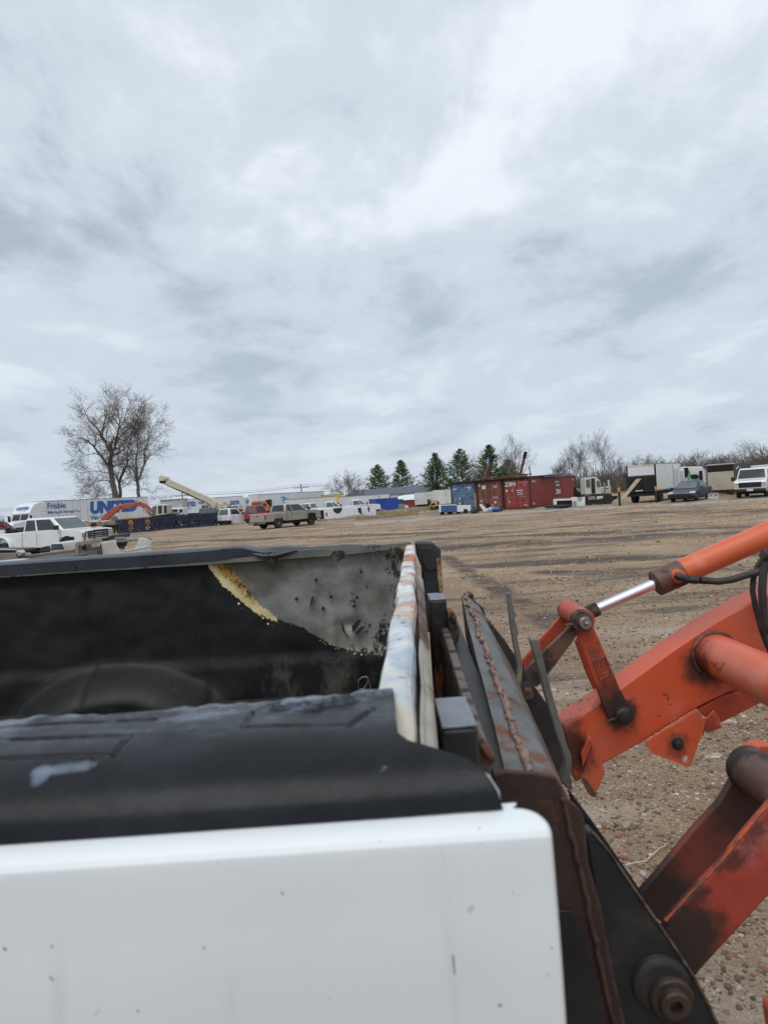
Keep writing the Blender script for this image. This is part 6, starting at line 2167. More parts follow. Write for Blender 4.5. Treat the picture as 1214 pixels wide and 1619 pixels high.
MB().box(0.3, 0.9, -0.05, -0.003, 0, 0.35).build('low_door', VWHITE, sh)

# two white box trailers and the yellow forklift
OLDW = paint('stained_white_skin', (0.62, 0.64, 0.62), (0.54, 0.56, 0.55), 0.9, 0.5, 0, dirt=(0.30, 0.27, 0.17), dsc=1.2, dlo=0.52, dhi=0.75, damt=0.7)
t_, L_, zt = ftrailer('white box trailer with dark door opening left of the yellow forklift', 656.5, 779.5, 88, 685, 88, mat=OLDW, z0=0.45, name='box_trailer', cat='trailer', rail=False, legs=False)
MB().box(L_ * 0.66, L_ * 0.86, -0.03, -0.004, 0.2, 1.05).build('opening', UNDER, t_)
t_, L_, zt = ftrailer('taller stained white box trailer right beside the blue container', 685, 775.5, 84, 722, 83, mat=OLDW, z0=0.4, name='box_trailer', cat='trailer', rail=False, legs=False)
MB().box(L_ * 0.56, L_ * 0.57, -0.02, -0.004, 0.4, zt).build('panel_seam', TAIL, t_)
fk = wthing('forklift', 'small yellow forklift standing in front of the white box trailers', 'forklift', tuple(at(687, 808, 72))[:2] + (0,))
w1([(679, 800), (691, 799), (693, 802), (693, 808), (679, 809)], 72, 73, 'body', YEL, fk, 0.05)
for q in ([(681, 792.5), (682.5, 792.5), (681, 801), (679.5, 801)], [(689, 792), (690.5, 792), (691.5, 800), (690, 800)]):
    w1(q, 72.1, 72.2, 'roof_post', YEL, fk, 0.005)
w1([(680, 791.5), (692, 791), (692, 793), (680, 793.5)], 72.0, 73.0, 'roof_guard', YEL, fk, 0.02)
w1([(692, 793), (694, 793), (694, 808), (692, 808)], 72.2, 72.8, 'mast', UNDER, fk, 0.005)
w1([(684, 795), (688, 795), (688, 800), (684, 800)], 72.4, 72.8, 'seat', TRIM, fk, 0.03)
for x_ in (682, 690):
    c = at(x_, 806, 71.9)
    q = MB().lathe([(0.1, -.1), (0.24, -.12), (0.24, .12), (0.1, .1)], (0, 0, 0), 'y', 16).build('wheel', TYRE, fk)
    q.location = (c.x - fk.location.x, 0, 0.24)
# blue and white loose beds before the blue container
BLB = paint('faded_blue_bed', (0.045, 0.12, 0.26), (0.035, 0.10, 0.22), 2, 0.4, dirt=(0.10, 0.10, 0.11), dsc=3, dlo=0.58, dhi=0.7)
u1 = wthing('salvaged_truck_bed', 'faded blue truck bed on blocks in front of the white box trailers', (0) or 'truck bed', tuple(at(708, 813, 56))[:2] + (0,))
w1([(694, 799.5), (722, 798.5), (722, 809.5), (694, 810)], 56, 56.2, 'bed_side', BLB, u1, 0.03)
w1([(694, 799.5), (697, 799.4), (697, 810), (694, 810)], 55.96, 55.99, 'white_edge', VWHITE, u1, 0.003)
w1([(693.5, 798.6), (722, 797.8), (722, 799), (693.5, 799.8)], 55.95, 57.5, 'rail', VWHITE, u1, 0.02)
w1([(695, 809), (703, 809), (703, 814.5), (697, 814.5)], 56.2, 56.8, 'wheel', TYRE, u1, 0.08)
w1([(708, 808.5), (716, 808.5), (715, 813), (708, 813.5)], 56.3, 57.2, 'axle', UNDER, u1, 0.08)
u2 = wthing('salvaged_truck_bed', 'white truck bed side with black wheel arch right of the faded blue bed', 'truck bed', tuple(at(733, 813, 56))[:2] + (0,))
w1([(722.5, 799), (744, 798.5), (744, 808), (739.5, 808.5), (738.5, 805.5), (735, 804.7), (733, 806), (732.5, 809), (722.5, 809.5)], 56, 56.1, 'bed_side', VWHITE, u2, 0.02)
w1([(732, 804.5), (739.5, 804.5), (739.5, 812.5), (733, 813)], 56.1, 56.5, 'wheel', TYRE, u2, 0.05)
w1([(722.5, 808), (728, 808), (728, 812), (723, 812)], 56.2, 57.2, 'support', UNDER, u2, 0.05)
w1([(722.5, 798.6), (744, 798.1), (744, 799.2), (722.5, 799.6)], 56.2, 57.4, 'rail', TRIM, u2, 0.02)
# ---------------------------------------------------------------- shipping containers
def corrug(mb, L, y, z0, z1, out, n, dep=0.036):
    """corrugated wall along x at depth y (out = -1 faces the camera side)"""
    vs = []
    for i in range(n):
        x0 = L * i / n
        w = L / n
        for fx, dy in ((0, 0), (0.28, 0), (0.42, dep), (0.86, dep)):
            vs.append((x0 + w * fx, y - out * dy))
    vs.append((L, y))
    k = len(mb.v)
    for (x, yy) in vs:
        mb.v += [(x, yy, z0), (x, yy, z1)]
    for i in range(len(vs) - 1):
        a = k + 2 * i
        mb.f.append((a, a + 2, a + 3, a + 1))


def container(label, origin, rz, L, mat, doorm, frame, texts=(), H=2.6, W=2.44):
    """local x along the long side from the door end, y away from the visible side; doors on the x=0 end facing -x"""
    t_ = thing('shipping_container', label, 'container', origin, rz, 'shipping containers')
    b = MB()
    corrug(b, L - 0.2, 0.02, 0.16, H - 0.12, -1, 36)
    b.v = [(v[0] + 0.1, v[1], v[2]) for v in b.v]
    b.build('side_panel', mat, t_, smooth=0)
    b = MB()
    corrug(b, L - 0.2, W - 0.02, 0.16, H - 0.12, 1, 36)
    b.v = [(v[0] + 0.1, v[1], v[2]) for v in b.v]
    b.build('side_panel', mat, t_, smooth=0)
    MB().box(0.05, L - 0.05, 0.05, W - 0.05, H - 0.06, H - 0.03).build('roof', mat, t_)
    MB().box(L - 0.06, L - 0.03, 0.08, W - 0.08, 0.1, H - 0.1).build('end_panel', mat, t_)
    fb_ = MB()
    for y in (0, W - 0.10):
        fb_.box(0, L, y, y + 0.10, 0.0, 0.16)
        fb_.box(0, L, y, y + 0.08, H - 0.11, H)
    for x in (0, L - 0.12):
        for y in (-0.003, W - 0.117):
            fb_.box(x, x + 0.12, y, y + 0.12, 0.001, H + 0.002)
    fb_.box(0.0, 0.1, 0.12, W - 0.12, H - 0.13, H - 0.001)
    fb_.box(0.0, 0.1, 0.12, W - 0.12, 0.002, 0.15)
    fb_.build('frame', frame, t_, bevel=0.01)
    for k in range(2):
        y0 = 0.125 + k * (W - 0.25) / 2
        y1 = y0 + (W - 0.25) / 2 - 0.012
        dr_ = MB().box(0.045, 0.08, y0, y1, 0.155, H - 0.135).build('door', doorm, t_)
        rb = MB()
        for j in range(5):
            z = 0.28 + j * 0.44
            rb.box(0.022, 0.046, y0 + 0.05, y1 - 0.05, z, z + 0.26)
        rb.build('door_panel', doorm, dr_, bevel=0.012)
        for f in (0.26, 0.74):
            y = y0 + (y1 - y0) * f
            MB().cyl((-0.005, y, 0.12), (-0.005, y, H - 0.10), 0.019, 8).build('locking_bar', TAIL, dr_)
        MB().box(-0.03, -0.01, y0 + (y1 - y0) * .3, y0 + (y1 - y0) * .7, 1.0, 1.04).build('handle', TAIL, dr_)
    return t_


CRED = paint('container_red', (0.25, 0.040, 0.034), (0.21, 0.036, 0.031), 0.8, 0.6, 0, dirt=(0.10, 0.035, 0.025), dsc=1.6, dlo=0.52, dhi=0.75, damt=0.6)
CRED2 = paint('container_rust_red', (0.24, 0.062, 0.040), (0.18, 0.05, 0.035), 1.0, 0.65, 0, dirt=(0.11, 0.045, 0.03), dsc=2.2, dlo=0.50, dhi=0.7)
CREDD = paint('container_door_red', (0.31, 0.038, 0.038), (0.25, 0.035, 0.034), 1.0, 0.6, 0, dirt=(0.10, 0.03, 0.025), dsc=2.2, dlo=0.56, dhi=0.75)
CBLUE = paint('container_blue', (0.10, 0.20, 0.33), (0.075, 0.15, 0.26), 1.2, 0.6, 0, dirt=(0.035, 0.04, 0.06), dsc=2.4, dlo=0.52, dhi=0.64, dirt2=(0.30, 0.34, 0.38), d2sc=4)
CFR = paint('dark_rust_frame', (0.075, 0.028, 0.022), (0.05, 0.022, 0.018), 3, 0.75)
STW = paint('sticker_white', (0.66, 0.66, 0.65), None, 3, 0.6)
p0 = gx(838.5, 57.0)
# far end of the long side under column 910
best = None
for D2 in np.linspace(58, 80, 400):
    q = gx(910, D2)
    e_ = abs((q - p0).length - 12.19)
    if best is None or e_ < best[0]:
        best = (e_, q)
q = best[1]
u = (q - p0).normalized()
v = Vector((-u.y, u.x, 0))
rzc = math.atan2(u.y, u.x)
zim = container('long red shipping container at the right end of the row', tuple(p0), rzc, 12.19, CRED, CREDD, CFR)
D_ = (0, -1, 0)
text_part('lettering', 'ZIM', (0.012, 2.30, 1.96), D_, uz, 1.0, 0.38, STW, zim, bold=0.045, depth=0.012)
text_part('lettering', 'ZIMU 287144', (0.016, 1.10, 2.18), D_, uz, 0.86, 0.12, STW, zim)
text_part('lettering', '45G1', (0.016, 0.62, 1.98), D_, uz, 0.30, 0.12, STW, zim)
for (y, z, w_, h_, m_) in ((2.12, 1.52, .18, .16, STW), (1.62, 1.52, .17, .17, YEL), (0.95, 1.55, .6, .07, STW), (0.95, 1.38, .45, .07, STW), (0.95, 1.2, .5, .07, STW), (1.95, .55, .16, .22, paint('sticker_tan', (0.45, 0.35, 0.2), None, 3, 0.6)), (0.5, .30, .35, .05, STW), (.42, .2, .13, .06, YEL)):
    MB().box(0.010, 0.016, y - w_ / 2, y + w_ / 2, z, z + h_).build('sticker', m_, zim)
text_part('lettering', 'ZIM', (6.15, -0.012, 0.98), ux, uz, 1.35, 0.45, STW, zim, bold=0.06)
text_part('lettering', 'ZIMU', (6.0, -0.012, 2.02), ux, uz, 1.30, 0.17, STW, zim, bold=0.03)
text_part('lettering', '4501', (6.2, -0.012, 1.68), ux, uz, 1.1, 0.24, STW, zim, bold=0.03)
text_part('lettering', 'ZIMU', (0.35, -0.012, 2.18), ux, uz, 0.95, 0.15, STW, zim, bold=0.03)
text_part('lettering', 'ZIM', (11.0, -0.012, 2.18), ux, uz, 0.7, 0.12, STW, zim, bold=0.03)
MB().box(0.45, 0.75, -0.02, -0.012, 0.30, 0.46).build('sticker', STW, zim)
o2 = p0 + v * 2.52
c2 = container('rust-red shipping container between the blue and the bright red ones, sticker squares on doors', tuple(o2), rzc, 12.19, CRED2, CRED2, CFR)
for (y, z, w_, h_, m_) in ((2.12, 2.12, .2, .18, STW), (1.72, 1.88, .36, .34, STW), (.62, 2.05, .5, .06, STW), (.62, 1.94, .3, .05, STW), (.7, 1.1, .5, .05, STW), (.7, .6, .18, .2, STW), (2.0, .8, .22, .14, STW), (1.0, .4, .12, .12, STW)):
    MB().box(0.010, 0.016, y - w_ / 2, y + w_ / 2, z, z + h_).build('sticker', m_, c2)
o3 = p0 + v * 5.02
c3 = container('weathered blue shipping container at the left end of the row', tuple(o3), rzc, 12.19, CBLUE, CBLUE, paint('dark_blue_frame', (0.04, 0.06, 0.09), None, 3, 0.7))
for (y, z, w_, h_, m_) in ((2.05, 2.0, .4, .1, STW), (.6, 2.1, .5, .08, STW), (.6, 1.95, .3, .08, STW), (2.0, 1.1, .16, .2, YEL), (1.6, 1.12, .16, .16, STW), (2.0, .5, .16, .2, STW), (1.6, .6, .16, .3, STW)):
    MB().box(0.010, 0.016, y - w_ / 2, y + w_ / 2, z, z + h_).build('sticker', m_, c3)
MB().box(-0.04, 0.02, -0.02, 0.14, 0.1, 1.6).build('yellow_post', paint('faded_yellow', (0.36, 0.30, 0.13), (0.2, 0.17, 0.1), 3, 0.7), c3)

# scrap sheets and bars on the container roofs: each lies there by itself
RUSTBAR = paint('rusty_bar', (0.17, 0.055, 0.035), (0.11, 0.04, 0.03), 3, 0.75)
SCRD = paint('dark_scrap_sheet', (0.055, 0.040, 0.034), (0.09, 0.055, 0.042), 2, 0.8)


def onroof(ax, ay, z=2.6):
    w = p0 + u * ax + v * ay
    return Vector((w.x, w.y, z))


labs = ['rusty dark sheet lying over the front edge of the bright red container roof',
        'rusty dark sheet bridging the rust-red container roof',
        'rusty sheet drooping over the blue container roof',
        'thin dark sheet sticking out farther along the bright red container roof']
for i, (ax, ay0, ay1, ln, dz) in enumerate([(-0.25, 0.1, 3.0, 4.5, 0.02), (-0.3, 3.05, 5.2, 3.5, 0.04), (-0.2, 5.25, 7.4, 3, -0.0), (2.5, -0.35, 1.9, 5.0, 0.09)]):
    b = MB()
    A, B_, C_, D2_ = onroof(ax, ay0), onroof(ax, ay1), onroof(ax + ln, ay1), onroof(ax + ln, ay0)
    up1 = Vector((0, 0, 0.05 + dz))
    b.hexa([A + up1 * .4, D2_ + up1 * .4, C_ + up1 * .4, B_ + up1 * .4], [A + up1, D2_ + up1 * 1.3, C_ + up1 * 1.6, B_ + up1 * 1.2])
    tag(b.build('scrap_sheet', SCRD, None), labs[i], 'scrap sheet', 'scrap on the container roofs')
for i, (ax, ay, ln, r_, lab) in enumerate([(0.2, 0.3, 2.3, 0.05, 'rusty pipe lying across the bright red container above its doors'), (0.6, 2.9, 2.0, 0.06, 'rusty pipe lying across the rust-red container roof'), (1.2, 1.0, 2.6, 0.04, 'thin dark bar lying across the red container roof behind the pipe')]):
    A = onroof(ax, ay, 2.6 + 0.13 + r_)
    B_ = onroof(ax + 0.2, ay + ln, 2.6 + 0.13 + r_)
    tag(MB().cyl(A, B_, r_, 8).build('scrap_pipe', RUSTBAR, None), lab, 'pipe', 'scrap on the container roofs')
for (a_, b_, D_2, lab) in (((766.5, 756), (778, 722.5), 61, 'rusty post leaning up in front of the third pine above the rust-red container'), ((822, 750), (830.5, 716), 60, 'rusty post leaning up above the bright red container in front of the bare tree')):
    A, B_ = at(*a_, D_2), at(*b_, D_2)
    s_ = wthing('leaning_post', lab, 'post', tuple(A))
    WB().tube([A, B_], 0.13, 4).build('bar', RUSTBAR, s_)
    WB().tube([B_ - (B_ - A).normalized() * .5, B_ + (B_ - A).normalized() * .1], 0.16, 6).build('end_cap', UNDER, s_)
w3 = wthing('angle_iron_scrap', 'rusty angle iron frame on the roof near the front of the red container', 'scrap frame', tuple(at(838, 750, 60)))
w1([(836, 738), (837.5, 738), (839, 753), (837.5, 753)], 60, 60.1, 'angle_iron', RUSTBAR, w3)
w1([(800, 751), (841, 748.5), (841, 750), (800, 752.5)], 60.2, 60.4, 'angle_iron', RUSTBAR, w3)

# ---------------------------------------------------------------- junk before the containers
hd = wthing('car_hood', 'white car hood with black hinge side leaning against the rust-red container', 'hood', tuple(at(770, 808, 54.5))[:2] + (0,))
w1([(757.5, 798), (761, 796.5), (769, 804.5), (777, 801), (779, 803.5), (765, 809.5)], 54.5, 54.6, 'hood_skin', VWHITE, hd, 0.01)
w1([(766, 796), (772, 795.5), (778, 801), (770, 804.5)], 54.7, 54.8, 'inner_frame', UNDER, hd, 0.01)
jb = wthing('plastic_drum', 'blue plastic drum lying in the junk right of the white hood', 'drum', tuple(at(783, 806, 54.3))[:2] + (0,))
c = at(783, 803, 54.3)
WB().lathe([(0.13, -.3), (0.19, -.28), (0.2, 0), (0.19, .28), (0.13, .3)], (c.x, c.y, 0.21), 'x', 14).build('drum_body', paint('drum_blue', (0.03, 0.10, 0.35), None, 3, 0.4), jb)
jb = wthing('white_bag', 'white rubbish bag between the blue drum and the container doors', 'bag', tuple(at(779, 805, 54.6))[:2] + (0,))
bm = bmesh.new()
bmesh.ops.create_icosphere(bm, subdivisions=2, radius=0.22)
b = MB()
b.v = [tuple(v_.co * (1 + .3 * noise.noise(v_.co * 9)) + Vector((0, 0, .2))) for v_ in bm.verts]
b.f = [tuple(x.index for x in f.verts) for f in bm.faces]
bm.free()
b.build('bag', STW, jb, smooth=60)
for i, (px, w_, h_, m_, lab) in enumerate([(748, .30, .16, TRIM, 'black tyre lying before the blue container doors'), (788, .26, .12, SCRD, 'small dark tyre lying at the foot of the bright red doors'), (752, .2, .3, SCRD, 'dark tyre leaning on the blue container')]):
    p = gx(px, 55.0 + i * .4)
    o = MB().lathe([(w_ * .5, 0), (w_ * .9, 0.0), (w_, h_ * .3), (w_, h_ * .7), (w_ * .9, h_), (w_ * .5, h_)], (0, 0, 0), 'z', 20).build('tyre', TYRE, None)
    o.location = (p.x, p.y, 0.02)
    tag(o, lab, 'tyre')
# white bed frame, slab and block before the long red side
s1 = wthing('salvaged_truck_bed', 'white topped black truck bed end in front of the long red container', 'truck bed', tuple(at(890, 801, 54))[:2] + (0,))
w1([(875, 789), (904, 788), (904, 791), (880, 792), (880, 798), (875, 798)], 54, 54.2, 'white_frame', VWHITE, s1, 0.02)
w1([(880, 792.5), (904, 791.5), (904, 800), (880, 800.5)], 54.1, 55.4, 'bed_interior', UNDER, s1, 0.02)
w1([(883, 787), (894, 786.5), (895, 788), (883, 788.8)], 54.2, 54.8, 'black_lump', TRIM, s1, 0.03)
s1 = wthing('black_liner', 'black plastic bed liner lying flat below the white topped bed end', 'liner', tuple(at(883, 802, 52.6))[:2] + (0,))
w1([(865, 799.5), (893, 798), (902, 798), (902, 801), (866, 803.8)], 52.6, 53.6, 'liner', TRIM, s1, 0.03)
s1 = wthing('washing_machine', 'white machine panel with a round cutout right of the long red container', 'machine panel', tuple(at(915, 801, 54))[:2] + (0,))
b = WB()
pts_ = [(904, 786.5), (912, 785.8)] + [(917.5 + 4.6 * math.cos(a_), 789.5 + 4.6 * math.sin(a_)) for a_ in [math.pi - math.pi * i / 10 for i in range(1, 10)]] + [(922.5, 785.4), (924.5, 785.6), (924.8, 799.8), (904.5, 801)]
b.plate(pts_, 54, 0.5)
b.build('panel', VWHITE, s1, bevel=0.02)
w1([(913, 786), (922, 785.8), (922, 794), (913, 794)], 54.52, 54.6, 'drum_opening', TAIL, s1)
w1([(905.5, 793), (911, 792.8), (911, 799), (905.5, 799.4)], 53.97, 53.99, 'access_panel', TAIL, s1, 0.003)

# ---------------------------------------------------------------- yard tractor
YT = paint('yard_tractor_white', (0.58, 0.58, 0.53), (0.50, 0.50, 0.46), 2, 0.5, 0, dirt=(0.22, 0.16, 0.10), dsc=3, dlo=0.56, dhi=0.7)
yt = wthing('yard_tractor', 'old white terminal tractor with tall narrow cab and open door beside the red container', 'truck', tuple(at(940, 800, 55))[:2] + (0,))
w1([(924, 755.5), (942, 753.8), (944, 756), (948, 760), (950.5, 770), (951, 781), (925, 782)], 55, 56.3, 'cab', YT, yt, 0.04)
w1([(926, 758.5), (932, 757.8), (932.5, 770), (926.5, 770.5)], 54.94, 54.98, 'window', GLASSL, yt, 0.003)
w1([(934, 756.5), (939.8, 755.8), (940.8, 780), (935, 780.5)], 54.93, 54.98, 'door_opening', GLASS, yt, 0.003)
w1([(943, 760), (947, 760.2), (949, 769), (943.5, 769.5)], 54.94, 54.98, 'window', GLASSL, yt, 0.003)
w1([(940.5, 751.5), (943.5, 751.5), (943.5, 754), (940.5, 754.2)], 55.3, 55.6, 'beacon', LAMPR, yt, 0.02)
w1([(950, 771), (954, 770), (956, 773), (962, 771), (966, 771), (966, 780), (950, 781)], 55.2, 56.2, 'engine_cover', YT, yt, 0.05)
w1([(954.5, 763.5), (956.8, 763.5), (957, 781), (955, 781)], 55.1, 55.3, 'exhaust_stack', TAIL, yt, 0.02)
w1([(961, 759), (963, 759), (964, 780), (962, 780)], 55.1, 55.3, 'headboard_post', YT, yt, 0.02)
w1([(957, 769.5), (965.5, 768.8), (965.5, 771), (957, 771.5)], 55.1, 56.0, 'headboard_bar', YT, yt, 0.02)
w1([(924, 782), (955, 780.5), (956, 795), (926, 798)], 55.1, 56.4, 'chassis', paint('dark_red_chassis', (0.10, 0.018, 0.018), (0.04, 0.015, 0.015), 2, 0.6), yt, 0.04)
w1([(924, 783), (932, 781), (936, 783), (931, 786), (924, 786)], 54.9, 55.09, 'step_cover', RUSTBAR, yt, 0.03)
w1([(929, 785), (940, 784.5), (941, 790), (930, 791)], 54.92, 55.09, 'fender', TAIL, yt, 0.03)
w1([(943, 785), (953, 784), (953, 788), (943, 790)], 54.92, 55.09, 'fender', YT, yt, 0.03)
w1([(955, 785), (976, 783.8), (976, 788), (955, 797)], 55.2, 56.2, 'rear_deck', UNDER, yt, 0.04)
for x_ in (932, 948, 962):
    c = at(x_, 796, 54.9)
    q = MB().lathe([(0.25, -.12), (0.42, -.14), (0.42, .14), (0.25, .12)], (0, 0, 0), 'y', 18).build('wheel', TYRE, yt)
    q.location = (c.x - yt.location.x, 0.1, 0.42)
mc = wthing('diesel_engine', 'dark greasy engine block standing behind the gap left of the terminal tractor', 'engine', tuple(at(915, 790, 60))[:2] + (0,))
w1([(911, 770), (914, 768), (920, 770), (922, 776), (921, 783), (911, 784)], 60, 61, 'block', UNDER, mc, 0.05)
for k in range(4):
    c = at(912.5 + 2.4 * k, 773 + (k % 2) * 3, 59.9)
    WB().lathe([(0.11, 0), (0.11, -.08), (0.06, -.08)], (c.x, c.y + .1, c.z), 'y', 12).build('pulley', TAIL, mc)
w1([(912, 784), (921, 783.5), (921, 798), (912, 798)], 60.1, 60.9, 'stand', UNDER, mc, 0.02)

# ---------------------------------------------------------------- box truck with the ramp board
def truckbox(label, xa, xb, xc, ytop, ybot, Da, side_deg, mat, roof_mat, cat='box truck', name='box_truck'):
    """rear face between columns xa..xb, side xb..xc; local x from the rear face forwards, y from the visible side inwards"""
    B = gx(xb, Da)
    vd = Vector((B.x, B.y, 0)).normalized()
    az = math.atan2(vd.y, vd.x) - R(side_deg)
    u_ = Vector((math.cos(az), math.sin(az), 0))
    n_ = Vector((-u_.y, u_.x, 0))
    # lengths from the picture
    def hit(px, P0, dr_):
        q = gx(px, 10)
        k = q.x / q.y
        return (P0.x - k * P0.y) / (k * dr_.y - dr_.x)
    Wd = abs(hit(xa, B, n_))
    Ld = abs(hit(xc, B, u_))
    zt_, zb_ = zz_(xb, ytop, Da), zz_(xb, ybot, Da)
    t_ = thing(name, label, cat, (B.x, B.y, 0), az)
    return t_, Wd, Ld, zt_, zb_


bt, Wd, Ld, zt, zb_ = truckbox('white box truck with black lift gate and a plank ramp at its back', 990.5, 1037.5, 1075, 733, 776, 52, 19, None, None)
print('boxtruck', Wd, Ld, zt, zb_)
BXW = paint('aged_white_box', (0.76, 0.76, 0.73), (0.68, 0.68, 0.65), 0.8, 0.5, 0, dirt=(0.40, 0.34, 0.25), dsc=1.6, dlo=0.56, dhi=0.78, damt=0.5)
MB().box(0.03, Ld, 0, Wd, zb_, zt).build('cargo_box', BXW, bt, bevel=0.01)
MB().box(0.0, 0.029, 0.0, 0.12, zb_ - .1, zt).build('door_frame', UNDER, bt)
MB().box(0.0, 0.029, Wd - 0.12, Wd, zb_ - .1, zt).build('door_frame', UNDER, bt)
MB().box(0.0, 0.029, 0.121, Wd - 0.121, zt - 0.16, zt).build('door_header', CREAM, bt)
zm = zt - 0.43 * (zt - zb_)
rd = MB().box(0.01, 0.028, 0.125, Wd - 0.125, zm - .05, zt - 0.165).build('roll_door', VWHITE, bt)
nsl = 5
for k in range(nsl):
    hh_ = (zt - 0.165 - zm + .05) / nsl
    MB().box(0.0, 0.0098, 0.13, Wd - 0.13, zm - .05 + k * hh_ + 0.008, zm - .05 + (k + 1) * hh_ - 0.008).build('slat', VWHITE, rd)
lg = MB().box(-0.10, -0.02, 0.10, Wd - 0.14, zb_ - 0.05, zm + .07).build('lift_gate', TRIM, bt, bevel=0.02)
for k in range(3):
    MB().box(-0.115, -0.102, 0.16 + k * (Wd - .3) / 3, 0.16 + (k + .85) * (Wd - .3) / 3, zb_ + 0.05, zm - .1).build('gate_panel', UNDER, lg)
MB().box(-0.125, -0.117, Wd * .45, Wd * .70, zb_ + .05, zb_ + .12).build('number_plate', STW, bt)
MB().box(-0.2, 0.1, 0.05, Wd - 0.05, zb_ - 0.35, zb_ - 0.14).build('rear_bumper', UNDER, bt)
MB().box(0.1, Ld, 0.1, Wd - .1, zb_ - 0.16, zb_ - 0.005).build('frame_rail', UNDER, bt)
sd_ = MB().box(Ld * .70, Ld * .93, -0.02, -0.003, zb_ + .12, zt - .12).build('side_door', VWHITE, bt)
MB().box(Ld * .69, Ld * .70 - .002, -0.025, -0.003, zb_ + .1, zt - .1).build('door_frame', TAIL, bt)
MB().box(0.1, Ld, -0.012, -0.003, zb_ + 0.02, zb_ + .10).build('rub_rail', TAIL, bt)
MB().box(0.02, Ld, -0.02, 0.06, zt + .002, zt + .05).build('top_rail', TAIL, bt)
MB().box(Ld + .05, Ld + 1.6, 0.1, Wd - .1, 0.5, zt * .82).build('cab', VWHITE, bt, bevel=0.1, seg=3)
MB().box(Ld + .02, Ld + 0.8, 0.15, Wd - .15, zt * .82, zt - .05).build('roof_fairing', CREAM, bt, bevel=0.1)
wheel(bt, 1.0, 0.22, 0.42, 0.4, -1, dual=True)
wheel(bt, 1.0, Wd - 0.22, 0.42, 0.4, 1, dual=True)
wheel(bt, Ld + .6, 0.22, 0.42, 0.28, -1)
wheel(bt, Ld + .6, Wd - 0.22, 0.42, 0.28, 1)
# plank ramp
PLY = paint('weathered_plywood', (0.40, 0.32, 0.21), (0.30, 0.235, 0.15), 3, 0.85, dirt=(0.16, 0.12, 0.08), dsc=4, dlo=0.55, dhi=0.7)
A1, A2 = at(971, 798.5, 49.8), at(978, 798.0, 49.8)
B1, B2 = at(1005, 757.5, 51.2), at(1013.5, 756.5, 51.2)
A1.z = A2.z = 0.03
b = MB()
dn = Vector((0, 0.05, -0.05))
b.hexa([A1 + dn, A2 + dn, B2 + dn, B1 + dn], [A1, A2, B2, B1])
pr = b.build('ramp_board', PLY, None, bevel=0.01)
tag(pr, 'long weathered plywood board leaning as a ramp against the box truck back', 'ramp')
# bollards
for (xb_, yt_, yb_, D2_, lab) in ((977.5, 771.8, 799.5, 49.6, 'black post with yellow top standing beside the foot of the ramp board'), (1036, 769.5, 795, 50.2, 'black post with yellow top standing at the rear corner of the box truck')):
    p = gx(xb_, D2_)
    zt_ = zz_(xb_, yt_, D2_)
    bo = thing('bollard', lab, 'bollard', (p.x, p.y, 0), 0, 'yellow topped posts')
    MB().cyl((0, 0, -.05), (0, 0, zt_ - 0.28), 0.085, 16).build('post', TRIM, bo)
    MB().lathe([(0.095, 0), (0.098, 0.25), (0.07, 0.29), (0.01, 0.30)], (0, 0, zt_ - 0.28), 'z', 16).build('yellow_cap', LAMPA, bo)

# white utility body truck with green mark
ut = wthing('utility_truck', 'white utility truck with bright green stripe between box truck and tan van body', 'truck', tuple(at(1095, 790, 62))[:2] + (0,))
w1([(1080, 738.5), (1083, 738), (1110, 737.5), (1114, 746), (1116, 760), (1116, 770), (1080, 772)], 62, 64, 'body', VWHITE, ut, 0.05)
w1([(1081, 739.5), (1087, 739), (1088.5, 745), (1087, 753), (1081, 756)], 61.9, 61.98, 'dark_window', UNDER, ut, 0.005)
w1([(1089, 746), (1090.5, 744), (1091, 752), (1088, 760), (1086, 759), (1089, 752)], 61.88, 61.9, 'green_stripe', paint('bright_green', (0.03, 0.45, 0.05), None, 2, 0.5), ut, 0.003)
w1([(1092, 751), (1097, 749.5), (1104, 751), (1105, 755), (1100, 757), (1093, 756)], 61.8, 61.98, 'equipment', UNDER, ut, 0.05)
w1([(1105, 744.5), (1109.5, 744), (1110.5, 763), (1105.5, 763.5)], 61.9, 61.98, 'door_opening', GLASS, ut, 0.003)
w1([(1113, 741), (1118, 745), (1120, 765), (1113, 766)], 62.5, 64, 'cab', TAIL, ut, 0.05)
w1([(1080, 771), (1118, 769), (1118, 778), (1080, 780)], 62.3, 63.6, 'chassis', UNDER, ut, 0.03)
for x_ in (1086, 1110):
    c = at(x_, 780, 62)
    q = MB().lathe([(0.25, -.12), (0.42, -.14), (0.42, .14), (0.25, .12)], (0, 0, 0), 'y', 18).build('wheel', TYRE, ut)
    q.location = (c.x - ut.location.x, 0, 0.42)

